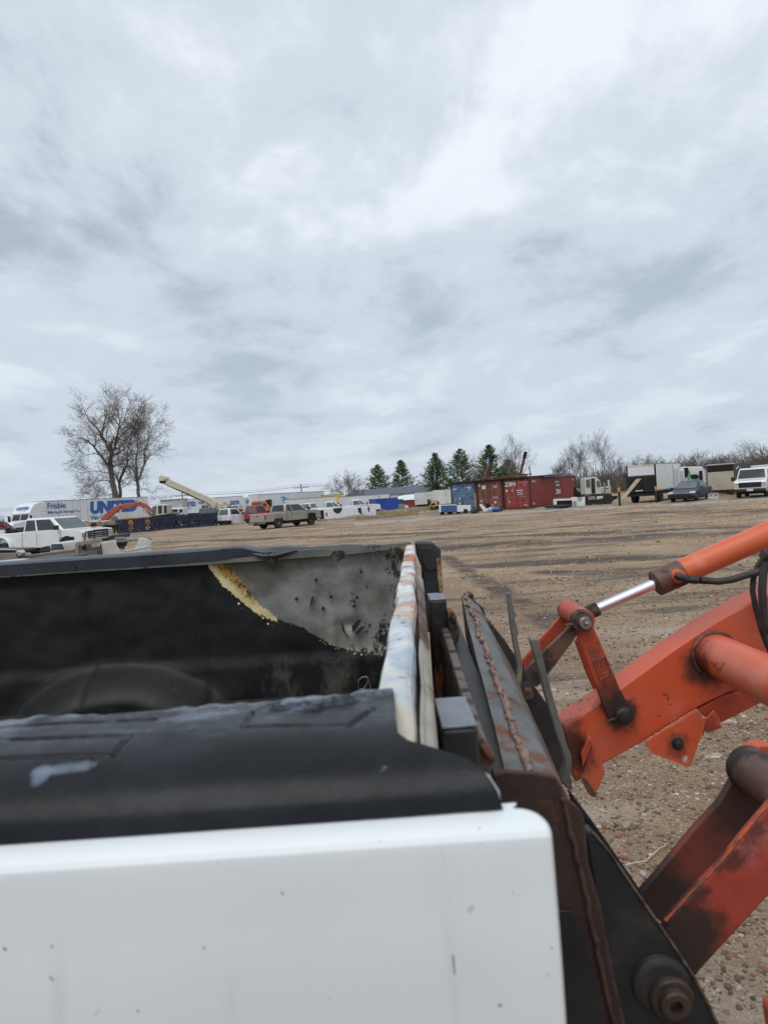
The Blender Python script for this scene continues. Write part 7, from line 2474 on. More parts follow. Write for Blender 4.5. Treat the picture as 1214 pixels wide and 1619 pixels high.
# ---------------------------------------------------------------- sedan
def sedan(t_, L, W, H, mat):
    h = W / 2
    xf, xr = L / 2, -L / 2
    af, ar_, r_ = xf - 0.92, xr + 1.02, 0.34
    poly = [(xr + .05, 0.30), (ar_ - .40, 0.24)] + arc(ar_, 0.40, 0.24, 9) + arc(af, 0.40, 0.24, 9) + [(xf - .06, 0.26), (xf, 0.42), (xf - .04, 0.62), (xf - .45, 0.76), (xf - 1.35, 0.90), (0.3, 0.95), (xr + .9, 0.98), (xr + .1, 0.95), (xr, 0.72)]
    MB().prism(poly, -h, h).build('body', mat, t_, bevel=0.08, seg=4)
    bot = [(xr + .55, -h + .06, .93), (xf - 1.25, -h + .08, .87), (xf - 1.25, h - .08, .87), (xr + .55, h - .06, .93)]
    top = [(xr + 1.55, -h + .30, H), (xf - 2.25, -h + .30, H), (xf - 2.25, h - .30, H), (xr + 1.55, h - .30, H)]
    MB().hexa(bot, top).build('roof', mat, t_, bevel=0.09, seg=4)
    quad_on(t_, 'windshield', GLASSL, [bot[1], bot[2], top[2], top[1]], 0.07, 0.93, 0.10, 0.92, off=0.016)
    quad_on(t_, 'rear_window', GLASS, [bot[3], bot[0], top[0], top[3]], 0.08, 0.92, 0.12, 0.9, off=0.016)
    for F, fl_ in (([bot[0], bot[1], top[1], top[0]], 0), ([bot[2], bot[3], top[3], top[2]], 1)):
        for (u0, u1) in ((0.20, 0.46), (0.49, 0.78)):
            if fl_:
                u0, u1 = 1 - u1, 1 - u0
            quad_on(t_, 'side_window', GLASS, F, u0, u1, 0.12, 0.86, off=0.016)
    MB().box(xf - .10, xf + .02, -0.60, 0.60, 0.40, 0.60).build('grille', TRIM, t_, bevel=0.03)
    MB().box(xf - .02, xf + .035, -0.70, 0.70, 0.60, 0.64).build('grille_bar', CHR, t_, bevel=0.01)
    MB().box(xf - .02, xf + .03, -0.55, 0.55, 0.27, 0.36).build('lower_grille', TRIM, t_, bevel=0.01)
    for s in (-1, 1):
        MB().prism([(xf - .30, 0.62), (xf - .02, 0.58), (xf - .03, 0.66), (xf - .34, 0.73)], min(s * (h + .006), s * (h - .36)), max(s * (h + .006), s * (h - .36))).build('headlight', LAMPW, t_, bevel=0.01)
        MB().box(xr - .01, xr + .2, s * (h - .2) - .18, s * (h - .2) + .18, .72, .86).build('tail_lamp', LAMPR, t_, bevel=0.02)
        MB().box(xf - 1.60, xf - 1.42, min(s * (h + .02), s * (h + .20)), max(s * (h + .02), s * (h + .20)), 0.92, 1.05).build('mirror', mat, t_, bevel=0.03)
        wheel(t_, af, s * (h - .12), r_, 0.22, s)
        wheel(t_, ar_, s * (h - .12), r_, 0.22, s)
        MB().box(-0.4, 1.0, min(s * (h + .001), s * (h + .006)), max(s * (h + .001), s * (h + .006)), 0.30, 0.36).build('sill_trim', TRIM, t_)
    MB().box(xr + .4, xf - .4, -h + .25, h - .25, 0.18, 0.3).build('underbody', UNDER, t_)
    MB().box(xf + .022, xf + .03, -0.24, 0.24, 0.42, 0.55).build('number_plate_holder', TRIM, t_)


p = gx(1090, 50.5)
sdn = thing('sedan', 'dark blue sedan facing us beside the box truck', 'car', (p.x, p.y, 0), math.atan2(-0.80, -0.66))
sedan(sdn, 4.85, 1.86, 1.46, paint('midnight_blue_paint', (0.010, 0.015, 0.034), (0.013, 0.019, 0.042), 2, 0.42, 0.0))

# ---------------------------------------------------------------- tan van body truck
vt, Wd, Ld, zt, zb_ = truckbox('beige shuttered box truck with black upper body left of the white van', 1117.5, 1160, 1187, 733.5, 773.5, 55, 14, None, None)
print('van', Wd, Ld, zt, zb_)
BEI = paint('beige_shutter', (0.52, 0.48, 0.38), (0.45, 0.41, 0.32), 2, 0.6, dirt=(0.25, 0.2, 0.14), dsc=2, dlo=0.56, dhi=0.75)
MB().box(0.03, Ld, 0, Wd, zb_, zt).build('cargo_box', paint('black_box_skin', (0.022, 0.021, 0.022), (0.04, 0.036, 0.034), 1, 0.6), vt, bevel=0.01)
MB().box(-0.02, 0.5, -0.02, Wd + .02, zt + .003, zt + .09).build('roof_edge', CREAM, vt, bevel=0.02)
MB().box(0.0, 0.028, 0.06, Wd - .06, zt - .55, zt - .02).build('upper_opening', UNDER, vt)
sh_ = MB().box(-0.03, -0.002, 0.02, Wd - .04, zb_, zt - .55).build('shutter', BEI, vt)
for k in range(13):
    z = zb_ + .01 + k * (zt - .56 - zb_) / 13
    MB().box(-0.048, -0.0305, 0.03, Wd - .05, z, z + (zt - .56 - zb_) / 13 - 0.02).build('slat', BEI, sh_)
MB().box(0.9, 2.6, -0.012, -0.003, zb_ + .3, zt - .5).build('red_graphic', paint('faded_red_print', (0.25, 0.03, 0.04), (0.05, 0.03, 0.03), 1.5, 0.6), vt)
ch_ = MB().tube([(0.6, -0.02, zt - .45), (1.3, -0.02, zt - .22), (2.0, -0.02, zt - .45)], 0.05, 5).build('white_chevron', STW, vt)
MB().box(-0.15, 0.2, 0.1, Wd - .1, zb_ - .25, zb_ - .02).build('rear_bumper', UNDER, vt)
MB().box(0.1, Ld, 0.4, Wd - .4, zb_ - .2, zb_ - .005).build('frame_rail', UNDER, vt)
for y in (0.3, Wd - .3):
    MB().box(-0.16, -0.152, y - .12, y + .12, zb_ - .15, zb_ - .06).build('tail_lamp', LAMPR, vt)
    wheel(vt, 1.1, y, 0.42, 0.34, -1 if y < 1 else 1)
    wheel(vt, Ld - .3, y, 0.42, 0.34, -1 if y < 1 else 1)
# crates and the soil heap
for k, (xa, xb_, ya, yb_, lab) in enumerate([(1119, 1127, 780, 789, 'white plastic crate beside the rear wheel of the sedan'), (1127.3, 1135.5, 779.5, 788.5, 'white plastic crate next to the brown soil heap, right of the other crate')]):
    cr_ = wthing('crate', lab, 'crate', tuple(at(xa + 4, yb_, 50.5))[:2] + (0,), 'white crates behind the sedan')
    w1([(xa, ya), (xb_, ya - .3), (xb_, yb_), (xa, yb_)], 50.5, 51.0, 'crate_wall', VWHITE, cr_, 0.01)
    w1([(xa, ya - .7), (xb_, ya - 1.0), (xb_, ya - .2), (xa, ya + .1)], 50.45, 51.05, 'rim', TAIL, cr_, 0.005)
    w1([(xa + 2, ya + 3), (xb_ - 2, ya + 2.8), (xb_ - 2, ya + 3.8), (xa + 2, ya + 4)], 50.46, 50.49, 'handle', TRIM, cr_, 0.002)


def heap(name, label, cat, px, D, w, dpt, h, mat, seed, kind=None):
    p = gx(px, D)
    b = MB()

    def f(u_, v_):
        a_ = u_ * 2 * math.pi
        r_ = v_
        x, y = math.cos(a_) * r_ * w, math.sin(a_) * r_ * dpt
        z = h * (1 - r_ ** 1.6) * (1 + 0.5 * noise.noise((x * 1.2 + seed, y * 1.2, 0))) + 0.10 * noise.noise((x * 3.1 + seed, y * 3.1, 2)) * (1 - r_)
        return (x, y, max(-0.05, z) - 0.02)
    b.grid(f, 48, 18)
    o_ = b.build(name, mat, None, smooth=60)
    o_.location = (p.x, p.y, 0)
    if kind:
        tag(o_, kind=kind)
    else:
        tag(o_, label, cat)
    return o_


SOIL = paint('brown_soil', (0.17, 0.10, 0.06), (0.11, 0.07, 0.045), 2, 0.95, dirt=(0.26, 0.18, 0.11), dsc=5, dlo=0.5, dhi=0.65, bump=0.8, bsc=9)
RUB = paint('rubble_and_straw', (0.25, 0.21, 0.175), (0.17, 0.135, 0.10), 1.3, 0.95, dirt=(0.13, 0.10, 0.08), dsc=3.5, dlo=0.48, dhi=0.6, bump=0.9, bsc=7)
heap('soil_heap', 'heap of brown soil between the white crates and the white van', 'heap', 1146, 56, 1.2, 0.9, 0.62, SOIL, 1)
heap('rubble_heap', 'low heap of rubble and straw in front of the blue tarp container', 'heap', 610, 72, 5.2, 2.6, 0.34, RUB, 4)
heap('rubble_heap', 'low heap of rubble before the concrete blocks and red shed', 'heap', 648, 75, 5.0, 2.5, 0.34, RUB, 9)
heap('rubble_heap', 'low mound of broken stone beside the upturned white beds', 'heap', 560, 62, 3.2, 1.2, 0.30, RUB, 14)
tag(scatter('rubble', 1100, lambda rg: (lambda q: (q.x + rg.standard_normal() * 3.2, q.y + rg.standard_normal() * 1.6))(gx(585 + 90 * rg.random(), 64 + 6 * rg.random())), 0.04, 0.22, 2.5, stone_mat('rubble_stone', [(0, (0.28, 0.25, 0.22)), (0.3, (0.40, 0.37, 0.33)), (0.6, (0.20, 0.16, 0.13)), (0.85, (0.52, 0.50, 0.47))]), 8), kind='stuff')
# dry weeds on the heaps
wr_ = np.random.default_rng(5)
V, Fc = [], []
for k in range(3200):
    if k < 2000:
        p = gx(575 + 105 * wr_.random(), 66 + 9 * wr_.random())
        hgt = 0.08 + 0.55 * wr_.random() ** 3
    else:
        p = gx(560 + 100 * wr_.random(), 58 + 7 * wr_.random())
        hgt = 0.1 + 0.2 * wr_.random()
    if noise.noise((p.x * 0.35, p.y * 0.3, 7)) < -0.05:
        continue
    a_ = wr_.random() * 6.28
    w_ = 0.010 + 0.016 * wr_.random()
    ln = 0.25 * hgt
    k0 = len(V)
    V += [(p.x - w_, p.y, 0), (p.x + w_, p.y, 0), (p.x + math.cos(a_) * ln, p.y + math.sin(a_) * ln, hgt + 0.12)]
    Fc.append((k0, k0 + 1, k0 + 2))
me = bpy.data.meshes.new('dry_weeds')
me.from_pydata(V, [], Fc)
me.materials.append(paint('weed_straw', (0.38, 0.27, 0.14), (0.22, 0.165, 0.10), 0.8, 0.9))
o = bpy.data.objects.new('dry_weeds', me)
COL.objects.link(o)
tag(o, kind='stuff')

# ---------------------------------------------------------------- white passenger van
def van(t_, L, W, H, mat):
    h = W / 2
    xf, xr = L / 2, -L / 2
    af, ar_ = xf - 0.95, xr + 1.15
    poly = [(xr, 0.45), (ar_ - .44, 0.42)] + arc(ar_, 0.44, 0.42, 9) + arc(af, 0.44, 0.42, 9) + [(xf - .05, 0.46), (xf, 0.60), (xf, 1.10), (xf - .12, 1.22), (xf - .85, 1.34), (xr, 1.30)]
    MB().prism(poly, -h, h).build('body', mat, t_, bevel=0.06, seg=3)
    bot = [(xr + .01, -h + .02, 1.29), (xf - .82, -h + .03, 1.32), (xf - .82, h - .03, 1.32), (xr + .01, h - .02, 1.29)]
    top = [(xr + .10, -h + .17, H), (xf - 1.50, -h + .17, H), (xf - 1.50, h - .17, H), (xr + .10, h - .17, H)]
    MB().hexa(bot, top).build('roof', mat, t_, bevel=0.08, seg=3)
    quad_on(t_, 'windshield', GLASS, [bot[1], bot[2], top[2], top[1]], 0.05, 0.95, 0.06, 0.86, off=0.014)
    for F, fl_ in (([bot[0], bot[1], top[1], top[0]], 0), ([bot[2], bot[3], top[3], top[2]], 1)):
        for (u0, u1) in ((0.06, 0.30), (0.34, 0.56), (0.62, 0.86)):
            if fl_:
                u0, u1 = 1 - u1, 1 - u0
            quad_on(t_, 'side_window', GLASS, F, u0, u1, 0.14, 0.80, off=0.014)
    gr_ = MB().box(xf - .03, xf + .03, -h + .30, h - .30, 0.74, 1.10).build('grille', TRIM, t_, bevel=0.02)
    for k in range(3):
        MB().box(xf + .032, xf + .045, -h + .34, h - .34, 0.79 + k * .10, 0.82 + k * .10).build('grille_bar', UNDER, gr_)
    MB().lathe([(0.045, 0), (0.04, 0.012)], (xf + .046, 0, 0.92), 'x', 20).build('oval_badge', BLUEL, gr_)
    MB().box(xf - .05, xf + .12, -h + .02, h - .02, 0.46, 0.66).build('front_bumper', TRIM, t_, bevel=0.04)
    MB().box(xf + .122, xf + .13, -0.20, 0.20, 0.50, 0.64).build('number_plate', STW, t_)
    for s in (-1, 1):
        MB().box(xf - .12, xf + .02, s * (h - .16) - .13, s * (h - .16) + .13, 0.80, 0.92).build('headlight', LAMPW, t_, bevel=0.02)
        MB().box(xf - .12, xf + .02, s * (h - .16) - .13, s * (h - .16) + .13, 0.935, 1.05).build('turn_signal', LAMPA, t_, bevel=0.02)
        MB().box(xf - 1.0, xf - .80, min(s * (h + .04), s * (h + .30)), max(s * (h + .04), s * (h + .30)), 1.22, 1.52).build('mirror', TRIM, t_, bevel=0.03)
        wheel(t_, af, s * (h - .14), 0.37, 0.25, s)
        wheel(t_, ar_, s * (h - .14), 0.37, 0.25, s)
        for x in (xf - 1.0, xf - 2.05):
            MB().box(x - .008, x + .008, min(s * (h + .002), s * (h + .008)), max(s * (h + .002), s * (h + .008)), 0.5, 1.28).build('door_gap', TRIM, t_)
    MB().box(xr + .3, xf - .3, -h + .2, h - .2, 0.28, 0.43).build('chassis', UNDER, t_)


fr_ = gx(1184, 47.3)
az = math.atan2(-0.84, -0.62)
c = fr_ - Vector((math.cos(az), math.sin(az), 0)) * 2.75
vn = thing('passenger_van', 'white passenger van facing us at the right edge of the yard', 'van', (c.x, c.y, 0), az)
van(vn, 5.5, 2.0, 2.08, VWHITE)
fv = wthing('box_truck', 'white box truck body behind the white van at the right edge', 'box truck', tuple(at(1230, 790, 75))[:2] + (0,))
w1([(1190, 736), (1260, 731), (1260, 768), (1190, 772)], 75, 77.5, 'cargo_box', TWHITE, fv, 0.03)
w1([(1190, 772), (1260, 768), (1260, 776), (1190, 780)], 75.3, 77, 'frame_rail', UNDER, fv, 0.03)

# ---------------------------------------------------------------- utility poles and wires
POLE = paint('pole_wood', (0.13, 0.10, 0.08), (0.10, 0.08, 0.065), 2, 0.9)


def upole(label, px, ytop, D, arms):
    p = gx(px, D)
    zt_ = zz_(px, ytop, D)
    t_ = thing('utility_pole', label, 'utility pole', (p.x, p.y, 0), 0, 'utility poles')
    MB().tube([(0, 0, 0), (0, 0, zt_)], [0.17, 0.12], 10).build('pole', POLE, t_)
    for (dz_, w_) in arms:
        ar__ = MB().box(-w_, w_, -0.06, 0.06, zt_ - dz_ - .07, zt_ - dz_ + .07).build('cross_arm', POLE, t_)
        for x in (-w_ + .1, -w_ * .4, w_ * .4, w_ - .1):
            MB().lathe([(0.05, 0), (0.07, .1), (0.04, .22)], (x, 0, zt_ - dz_ + .07), 'z', 8).build('insulator', TAIL, ar__)
    return (p.x, p.y, zt_)


ws_ = [upole('utility pole with one crossarm behind the raised crane boom', 291, 778.5, 165, [(0.8, 1.7)]),
       upole('utility pole with two crossarms above the feather-marked trailer', 478.5, 765, 165, [(0.9, 1.8), (2.1, 1.3)]),
       upole('bare utility pole in front of the round bare tree beside the pines', 553.5, 759, 175, [(1.0, 1.2)])]
pl0 = at(-160, 806, 165)
chain = [(pl0.x, pl0.y, pl0.z)] + ws_
lab_w = ['power line wires over the moving trailers at left', 'power line wires behind the raised crane boom', 'power line wires between the two poles above the yellow trailer']
for i in range(3):
    a_, b_ = Vector(chain[i]), Vector(chain[i + 1])
    b = MB()
    for off_, dz_ in ((-1.5, -.55), (0, -.1), (1.5, -.55), (0, -2.0)):
        pts = []
        for k in range(13):
            f = k / 12
            q = a_.lerp(b_, f) + Vector((0, off_, dz_ - 1.3 * 4 * f * (1 - f) * min(1, (b_ - a_).length / 60)))
            pts.append(q)
        b.tube(pts, 0.022, 4, caps=False)
    tag(b.build('power_wires', TRIM, None, smooth=0), lab_w[i], 'wires')

# ---------------------------------------------------------------- bare trees
BARK = paint('grey_brown_bark', (0.105, 0.080, 0.062), (0.065, 0.050, 0.040), 1.2, 0.9)
BARKM = paint('brown_grey_bark', (0.15, 0.118, 0.092), (0.10, 0.078, 0.062), 1.2, 0.9)
BARKL = paint('pale_bark', (0.20, 0.17, 0.145), (0.13, 0.105, 0.09), 1.0, 0.9)


def bare_tree(name, label, base, H, seed, spread=0.5, trunk=0.26, bark=BARK, r0=None, depth=6, lean=0.0, group=None, limbs=3, twig=0.018, up=0.12):
    rn = random.Random(seed)
    T, C = MB(), MB()
    r0 = r0 or H * 0.017

    def grow(p, d, ln, r, lv):
        n = 5 if lv < 3 else 4
        pts, rs = [p.copy()], [r]
        q, dd = p.copy(), d.copy()
        kids = []
        for i in range(n):
            dd = dd + Vector((rn.gauss(0, .07 + .018 * lv), rn.gauss(0, .07 + .018 * lv), rn.gauss(0, .05) + up * 0.35))
            dd.normalize()
            q = q + dd * (ln / n)
            rr = r * (1 - 0.42 * (i + 1) / n)
            pts.append(q.copy())
            rs.append(rr)
            if i >= (1 if lv else 3):
                kids.append((q.copy(), dd.copy(), rr, i / n))
        mb = T if lv <= 2 else C
        mb.tube(pts, [max(x, twig * .55) for x in rs], 7 if lv == 0 else (5 if lv < 3 else 3), caps=False)
        if lv >= depth:
            return
        for j, (kp, kd, kr, f) in enumerate(kids):
            last = j == len(kids) - 1
            if lv and not last and rn.random() < (0.30 + 0.05 * lv):
                continue
            m = (2 if last else 1) if lv else (limbs if last else (1 if rn.random() < .5 else 0))
            for w_ in range(m):
                az_ = rn.random() * 6.283
                ang = spread * (0.75 + 0.6 * rn.random()) * (0.8 if last else 1.15)
                if lv == 0 and last:
                    az_ = 6.283 * w_ / limbs + rn.random() * .8
                    ang = spread * (0.6 + .5 * rn.random())
                a_ = kd.orthogonal().normalized()
                b__ = kd.cross(a_)
                nd = kd * math.cos(ang) + (a_ * math.cos(az_) + b__ * math.sin(az_)) * math.sin(ang)
                nd.normalize()
                l2 = ln * (0.62 + .22 * rn.random()) * (1.0 if last else 0.85)
                if lv == 0:
                    l2 = H * (0.30 + 0.10 * rn.random()) * (1 if last else 0.6)
                grow(kp, nd, l2, kr * (0.78 if last else 0.55), lv + 1)
    grow(Vector((0, 0, -.2)), Vector((lean, 0, 1)).normalized(), H * trunk, r0, 0)
    # fit the height
    top = max(v_[2] for v_ in C.v + T.v)
    s = H / top
    for mb in (T, C):
        mb.v = [(v_[0] * s, v_[1] * s, v_[2] * s if v_[2] > 0 else v_[2]) for v_ in mb.v]
    t_ = thing(name, label, 'tree', tuple(base), 0, group)
    T.build('trunk', bark, t_, smooth=80)
    if C.v:
        C.build('crown', bark, t_, smooth=0)
    return t_


def tree_at(label, px, ytop, D, seed, **k):
    p = gx(px, D)
    return bare_tree(k.pop('name', 'bare_tree'), label, p, zz_(px, ytop, D), seed, **k)


def skel_tree(label, D, limbs, seed, bark=BARK, twig=0.022, dens=1.0, tl=3.2):
    """tree whose main limbs follow the photographed ones; each limb (points, thick end, thin end) leaves the nearest earlier limb in its own depth"""
    rn = random.Random(seed)
    T, C = MB(), MB()
    base = gx(limbs[0][0][0][0] / 4.047, D)
    done = []
    bx_ = limbs[0][0][0][0]
    limbs = [([(bx_ + (x - bx_) * .88, 757 + (y - 757) * .87) for x, y in q[0]], q[1], q[2]) for q in limbs]

    def spray(p, d, ln, r, lv):
        n = 4
        pts, rs, q, dd = [p.copy()], [r], p.copy(), d.copy()
        kids = []
        for i in range(n):
            dd = (dd + Vector((rn.gauss(0, .16), rn.gauss(0, .16), rn.gauss(0, .10) + .035))).normalized()
            q = q + dd * (ln / n)
            rs.append(max(twig * .5, r * (1 - .6 * (i + 1) / n)))
            pts.append(q.copy())
            kids.append((q.copy(), dd.copy(), rs[-1]))
        C.tube(pts, rs, 3, caps=False)
        if lv <= 0:
            return
        for j, (kp, kd, kr) in enumerate(kids):
            for w_ in range(2 if j == n - 1 else 1):
                if rn.random() < .12:
                    continue
                a_ = kd.orthogonal().normalized()
                b_ = kd.cross(a_)
                az_, an = rn.random() * 6.283, .45 + .5 * rn.random()
                nd = kd * math.cos(an) + (a_ * math.cos(az_) + b_ * math.sin(az_)) * math.sin(an)
                spray(kp, nd.normalized(), ln * (.50 + .25 * rn.random()), max(twig * .6, kr * .65), lv - 1)
    for li, (pts, ra, rb) in enumerate(limbs):
        P = [at(x / 4.047, 600 + y / 4.047, D) for x, y in pts]
        px_ = [(x / 4.047, 600 + y / 4.047) for x, y in pts]
        off = 0.0
        if done:
            off = min(((q - Vector((P[0].x, q.y, P[0].z))).length, q.y) for q in done)[1] - D
        sl = rn.choice((-1, 1)) * (.25 + .5 * rn.random()) if li else 0.0
        acc, Q = 0.0, []
        for i, p in enumerate(P):
            if i:
                acc += (P[i] - P[i - 1]).length
            Q.append(at(px_[i][0], px_[i][1], D + off + sl * acc))
        if li == 0:
            Q.insert(0, Vector((Q[0].x + .2, D, -.2)))
        # finer, slightly crooked
        F = []
        for i in range(len(Q) - 1):
            for k in range(4):
                F.append(Q[i].lerp(Q[i + 1], k / 4) + (Vector((rn.gauss(0, .05), rn.gauss(0, .05), 0)) if k else Vector((0, 0, 0))))
        F.append(Q[-1])
        n = len(F)
        T.tube([f - base for f in F], [ra + (rb - ra) * (i / (n - 1)) ** .8 for i in range(n)], 7, caps=False)
        done += F
        tot = sum((F[i + 1] - F[i]).length for i in range(n - 1))
        st = 0 if li else int(n * .55)
        for i in range(max(1, st), n):
            r = ra + (rb - ra) * i / (n - 1)
            f = i / n
            d = (F[i] - F[i - 1]).normalized()
            for w_ in range(2 if rn.random() < .55 * dens else 1):
                if rn.random() > dens * (.55 + .5 * f):
                    continue
                a_ = d.orthogonal().normalized()
                b_ = d.cross(a_)
                az_, an = rn.random() * 6.283, .5 + .6 * rn.random()
                nd = d * math.cos(an) + (a_ * math.cos(az_) + b_ * math.sin(az_)) * math.sin(an)
                spray(F[i] - base, nd.normalized(), tl * (.7 + .6 * rn.random()) * (1.1 - .35 * f), min(r * .5, .07), 3 if rn.random() < .35 else 2)
        spray(F[-1] - base, (F[-1] - F[-2]).normalized(), tl, rb, 3)
    t_ = thing('bare_tree', label, 'tree', tuple(base), 0, None)
    T.build('trunk', bark, t_, smooth=80)
    C.build('crown', bark, t_, smooth=0)
    return t_


skel_tree('biggest bare tree with thick trunk and wide crown above the moving trailer', 125, [
    ([(742, 757), (732, 700), (718, 620), (706, 545), (705, 485), (715, 432)], .62, .36),
    ([(706, 545), (670, 492), (630, 442), (590, 390), (556, 350), (515, 325), (470, 322)], .28, .05),
    ([(715, 432), (682, 372), (646, 312), (620, 262), (590, 225), (555, 190), (522, 130), (505, 92)], .30, .05),
    ([(715, 432), (738, 375), (750, 312), (762, 250), (772, 195), (762, 130), (742, 82)], .26, .05),
    ([(722, 445), (760, 425), (800, 402), (845, 362), (880, 325)], .16, .04),
    ([(646, 312), (650, 250), (664, 185), (680, 125), (676, 78)], .18, .04),
    ([(745, 340), (790, 295), (838, 252), (872, 195), (855, 112)], .16, .04),
    ([(724, 652), (692, 636), (645, 625), (592, 640), (552, 662)], .12, .04),
    ([(712, 530), (745, 515), (790, 498), (812, 470)], .13, .04),
    ([(590, 390), (600, 340), (590, 290), (560, 255)], .10, .04),
    ([(630, 442), (585, 430), (545, 440)], .08, .03),
    ([(762, 250), (800, 200), (815, 140), (825, 92)], .10, .04),
    ([(712, 560), (680, 575), (620, 560), (560, 565), (530, 560)], .07, .03),
    ([(735, 720), (700, 735), (650, 745), (610, 735)], .07, .03)], 3, dens=.8, tl=2.3, bark=BARKM)
skel_tree('slender dark stem forking close right of the biggest bare tree', 126.5, [
    ([(768, 757), (774, 705), (764, 650), (775, 610)], .34, .24),
    ([(775, 610), (800, 565), (824, 500), (822, 420), (842, 335), (866, 250), (902, 170)], .22, .04),
    ([(764, 645), (742, 605), (720, 565)], .14, .05),
    ([(824, 500), (800, 430), (790, 370), (770, 330)], .10, .03),
    ([(842, 335), (880, 300), (905, 250), (915, 200)], .08, .03)], 5, dens=.7, tl=2.0, bark=BARKM)
skel_tree('tall pale bare tree with upright limbs, right one above the moving trailer', 128, [
    ([(890, 757), (886, 690), (879, 640)], .36, .28),
    ([(879, 640), (875, 560), (868, 480), (884, 400), (885, 300), (902, 205), (930, 135)], .24, .04),
    ([(880, 635), (910, 570), (932, 500), (930, 405), (958, 322), (992, 240), (1030, 190)], .20, .04),
    ([(932, 500), (975, 440), (1010, 415)], .09, .03),
    ([(930, 405), (985, 350), (1040, 300)], .08, .03),
    ([(875, 560), (845, 500), (840, 430), (830, 380)], .08, .03),
    ([(958, 322), (965, 250), (985, 185)], .07, .03),
    ([(886, 700), (920, 690), (960, 700), (1005, 735)], .07, .03),
    ([(884, 400), (860, 330), (870, 260)], .07, .03)], 8, bark=BARKL, dens=.85, tl=2.2, twig=.018)
tree_at('round bare tree left of the pines above the yellow trailer', 545, 740, 185, 31, spread=0.6, trunk=0.18, limbs=5, depth=6, up=0.05, twig=0.04, bark=BARKL)
tree_at('small bare tree between the round bare tree and first pine', 573, 749, 190, 33, spread=0.5, trunk=0.25, depth=5, twig=0.035, bark=BARKL)
tree_at('pale bare tree rising right of the darkest pines above the red container', 817, 682, 120, 41, spread=0.40, trunk=0.22, limbs=4, depth=6, up=0.14, twig=0.020, bark=BARKL)
tree_at('thin bare tree between the pines above the blue container', 752, 716, 150, 43, spread=0.35, trunk=0.3, depth=5, twig=0.020, bark=BARKL)
tree_at('tallest pale bare tree behind the terminal tractor', 948, 676, 112, 51, spread=0.40, trunk=0.20, limbs=3, depth=6, up=0.16, twig=0.018, bark=BARKL)
tree_at('pale bare tree left of the tallest one behind the terminal tractor', 921, 682, 114, 52, spread=0.42, trunk=0.20, limbs=4, depth=6, up=0.14, twig=0.018, bark=BARKL)
tree_at('low bare tree just right of the long red container', 899, 706, 112, 55, spread=0.5, trunk=0.18, limbs=4, depth=6, twig=0.018)
tree_at('spreading bare tree behind the white van', 1180, 690, 105, 61, spread=0.62, trunk=0.24, limbs=4, depth=6, up=0.03, twig=0.018)
tree_at('rounded bare tree above the tan box truck', 1128, 707, 115, 62, spread=0.6, trunk=0.2, limbs=4, depth=6, up=0.05, twig=0.020)
tree_at('rounded bare tree right behind the utility truck', 1094, 709, 118, 63, spread=0.6, trunk=0.2, limbs=4, depth=6, up=0.05, twig=0.020)
tree_at('wide bare tree above the white box truck roof', 1020, 713, 116, 64, spread=0.6, trunk=0.2, limbs=4, depth=6, up=0.05, twig=0.020)
tree_at('narrow bare tree left of the box truck above the ramp', 980, 716, 112, 65, spread=0.42, trunk=0.25, depth=6, twig=0.018)
tree_at('thin bare tree between the two tallest pale trees and the red container end', 878, 722, 118, 66, spread=0.45, trunk=0.22, depth=6, twig=0.018, bark=BARKL)
tree_at('bare tree at the right edge beyond the white van', 1212, 704, 110, 67, spread=0.6, trunk=0.2, limbs=4, depth=6, twig=0.018)
# brush: thin bare scrub nobody could count
V2 = MB()
rn = random.Random(77)
for k in range(330):
    px = 850 + 400 * rn.random()
    D = 95 + 35 * rn.random()
    p = gx(px, D)
    h_ = (2.2 + 2.6 * rn.random() ** 2) * (1.0 if px > 870 else .7)
    if px > 985:
        h_ *= 1.15
    for j in range(7):
        q = p + Vector((rn.gauss(0, .5), rn.gauss(0, .5), 0))
        d = Vector((rn.gauss(0, .22), rn.gauss(0, .22), 1))
        hh_ = h_ * (0.6 + .4 * rn.random())
        pts = [q, q + d * hh_ * .5 + Vector((rn.gauss(0, .1), 0, 0)), q + d * hh_ + Vector((rn.gauss(0, .35), 0, 0))]
        V2.tube(pts, [0.05, 0.035, 0.016], 3, caps=False)
        for m_ in range(5):
            s0 = pts[0].lerp(pts[2], .35 + .6 * rn.random())
            V2.tube([s0, s0 + Vector((rn.gauss(0, .5), rn.gauss(0, .5), .3 + .8 * rn.random()))], [0.026, 0.012], 3, caps=False)
tag(V2.build('undergrowth', paint('brush_brown', (0.085, 0.068, 0.055), (0.13, 0.105, 0.085), 0.4, 0.9), None, smooth=0), kind='stuff')
V2 = MB()
for k in range(200):
    px = -60 + 330 * rn.random()
    D = 230 + 60 * rn.random()
    p = gx(px, D)
    h_ = 2.0 + 3.0 * rn.random() * (1 if px < 30 else .5)
    for j in range(5):
        q = p + Vector((rn.gauss(0, 1.5), 0, 0))
        V2.tube([q, q + Vector((rn.gauss(0, .6), 0, h_ * (0.5 + .5 * rn.random())))], [0.2, 0.06], 3, caps=False)
tag(V2.build('undergrowth', BARK, None, smooth=0), kind='stuff')

# ---------------------------------------------------------------- pines
NEED = bpy.data.materials.new('pine_needles')
t = NT(NEED)
rr_ = t.n.new('ShaderNodeValToRGB')
rr_.color_ramp.elements[0].color = (0.018, 0.048, 0.020, 1)
rr_.color_ramp.elements[1].color = (0.17, 0.20, 0.06, 1)
q_ = rr_.color_ramp.elements.new(0.6)
q_.color = (0.058, 0.098, 0.034, 1)
t.l.new(t.geo.outputs['Random Per Island'], rr_.inputs['Fac'])
t.out(rr_.outputs['Color'], 0.8, None, 0.2)


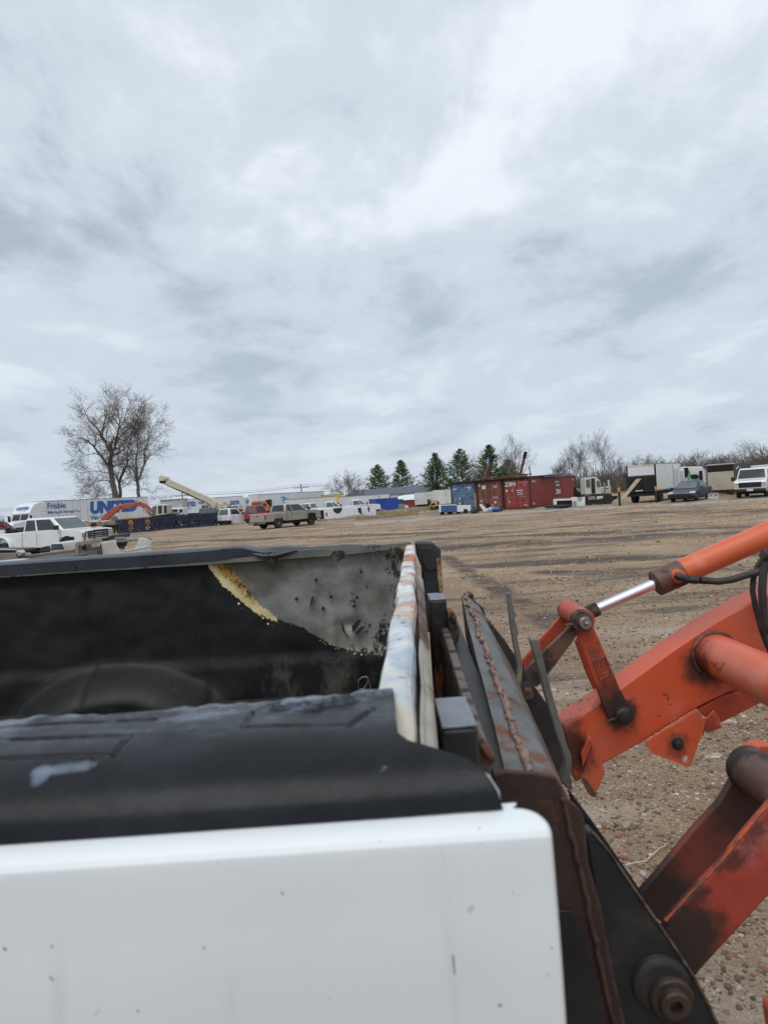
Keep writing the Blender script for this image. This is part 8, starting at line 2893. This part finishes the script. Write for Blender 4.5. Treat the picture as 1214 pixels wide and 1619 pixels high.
def pine(label, px, ytop, D, seed, wid, dens=1.0, brown=0.0):
    rn = random.Random(seed)
    p = gx(px, D)
    H = zz_(px, ytop, D)
    t_ = thing('pine_tree', label, 'tree', tuple(p), 0, 'pines behind the containers')
    T, N_ = MB(), MB()
    T.tube([(0, 0, -.2), (0.1, 0, H * .5), (0, 0, H * .97)], [H * .018, H * .012, .04], 8)
    lv = int(19 * dens)
    for i in range(lv):
        f = i / (lv - 1)
        z = H * (0.10 + 0.87 * f)
        rad = wid * (1 - f) ** 0.88 * (0.80 + .30 * rn.random()) + 0.25
        if f < .2:
            rad *= .75 + f
        nb__ = 7 if f < .8 else 5
        for b_ in range(nb__):
            if rn.random() < .16:
                continue
            az_ = 6.283 * (b_ + rn.random() * .8) / nb__
            r_ = rad * (0.60 + .55 * rn.random())
            dx, dy = math.cos(az_), math.sin(az_)
            dz_ = r_ * (0.10 + .25 * rn.random() + 0.35 * f)
            P0 = Vector((0, 0, z))
            P2 = Vector((dx * r_, dy * r_, z + dz_))
            P1 = Vector((dx * r_ * .55, dy * r_ * .55, z + dz_ * .25))
            T.tube([P0, P1, P2], [.09, .05, .02], 3, caps=False)
            nt = int(42 * (r_ / wid) + 18)
            for k in range(nt):
                s = 0.30 + .75 * rn.random()
                c_ = P1.lerp(P2, (s - .5) * 2) if s > .5 else P0.lerp(P1, s * 2)
                c_ = c_ + Vector((rn.gauss(0, .28), rn.gauss(0, .28), rn.gauss(0.05, .14))) * (0.7 + r_ * .12)
                ln = .34 + .40 * rn.random()
                w_ = .07 + .09 * rn.random()
                d_ = Vector((dx * .6 + rn.gauss(0, .6), dy * .6 + rn.gauss(0, .6), .30 + rn.gauss(0, .35))).normalized()
                sd__ = d_.orthogonal().normalized() * w_
                k0 = len(N_.v)
                N_.v += [tuple(c_ - sd__), tuple(c_ + sd__), tuple(c_ + d_ * ln)]
                N_.f.append((k0, k0 + 1, k0 + 2))
    T.build('trunk', BARK, t_, smooth=80)
    me = bpy.data.meshes.new('crown')
    me.from_pydata(N_.v, [], N_.f)
    me.materials.append(NEED)
    o_ = bpy.data.objects.new('crown', me)
    COL.objects.link(o_)
    o_.parent = t_


pine('leftmost smaller pine with bare lower twigs above the blue tarp container', 600, 735, 215, 1, 5.8, 1.0)
pine('second pine from the left, above the roof of the long building', 637.5, 727.5, 215, 2, 5.8, 1.15)
pine('dense broad pine above the white box trailers', 692, 716, 195, 3, 6.0, 1.4)
pine('pointed pine directly above the blue container', 732, 709.5, 190, 5, 6.6, 1.35)
pine('tallest pine above the rust-red container', 777, 703, 185, 6, 6.4, 1.4)
pine('short pine tucked right of the tallest one under the pale bare tree', 806, 726, 188, 8, 5.4, 1.2)
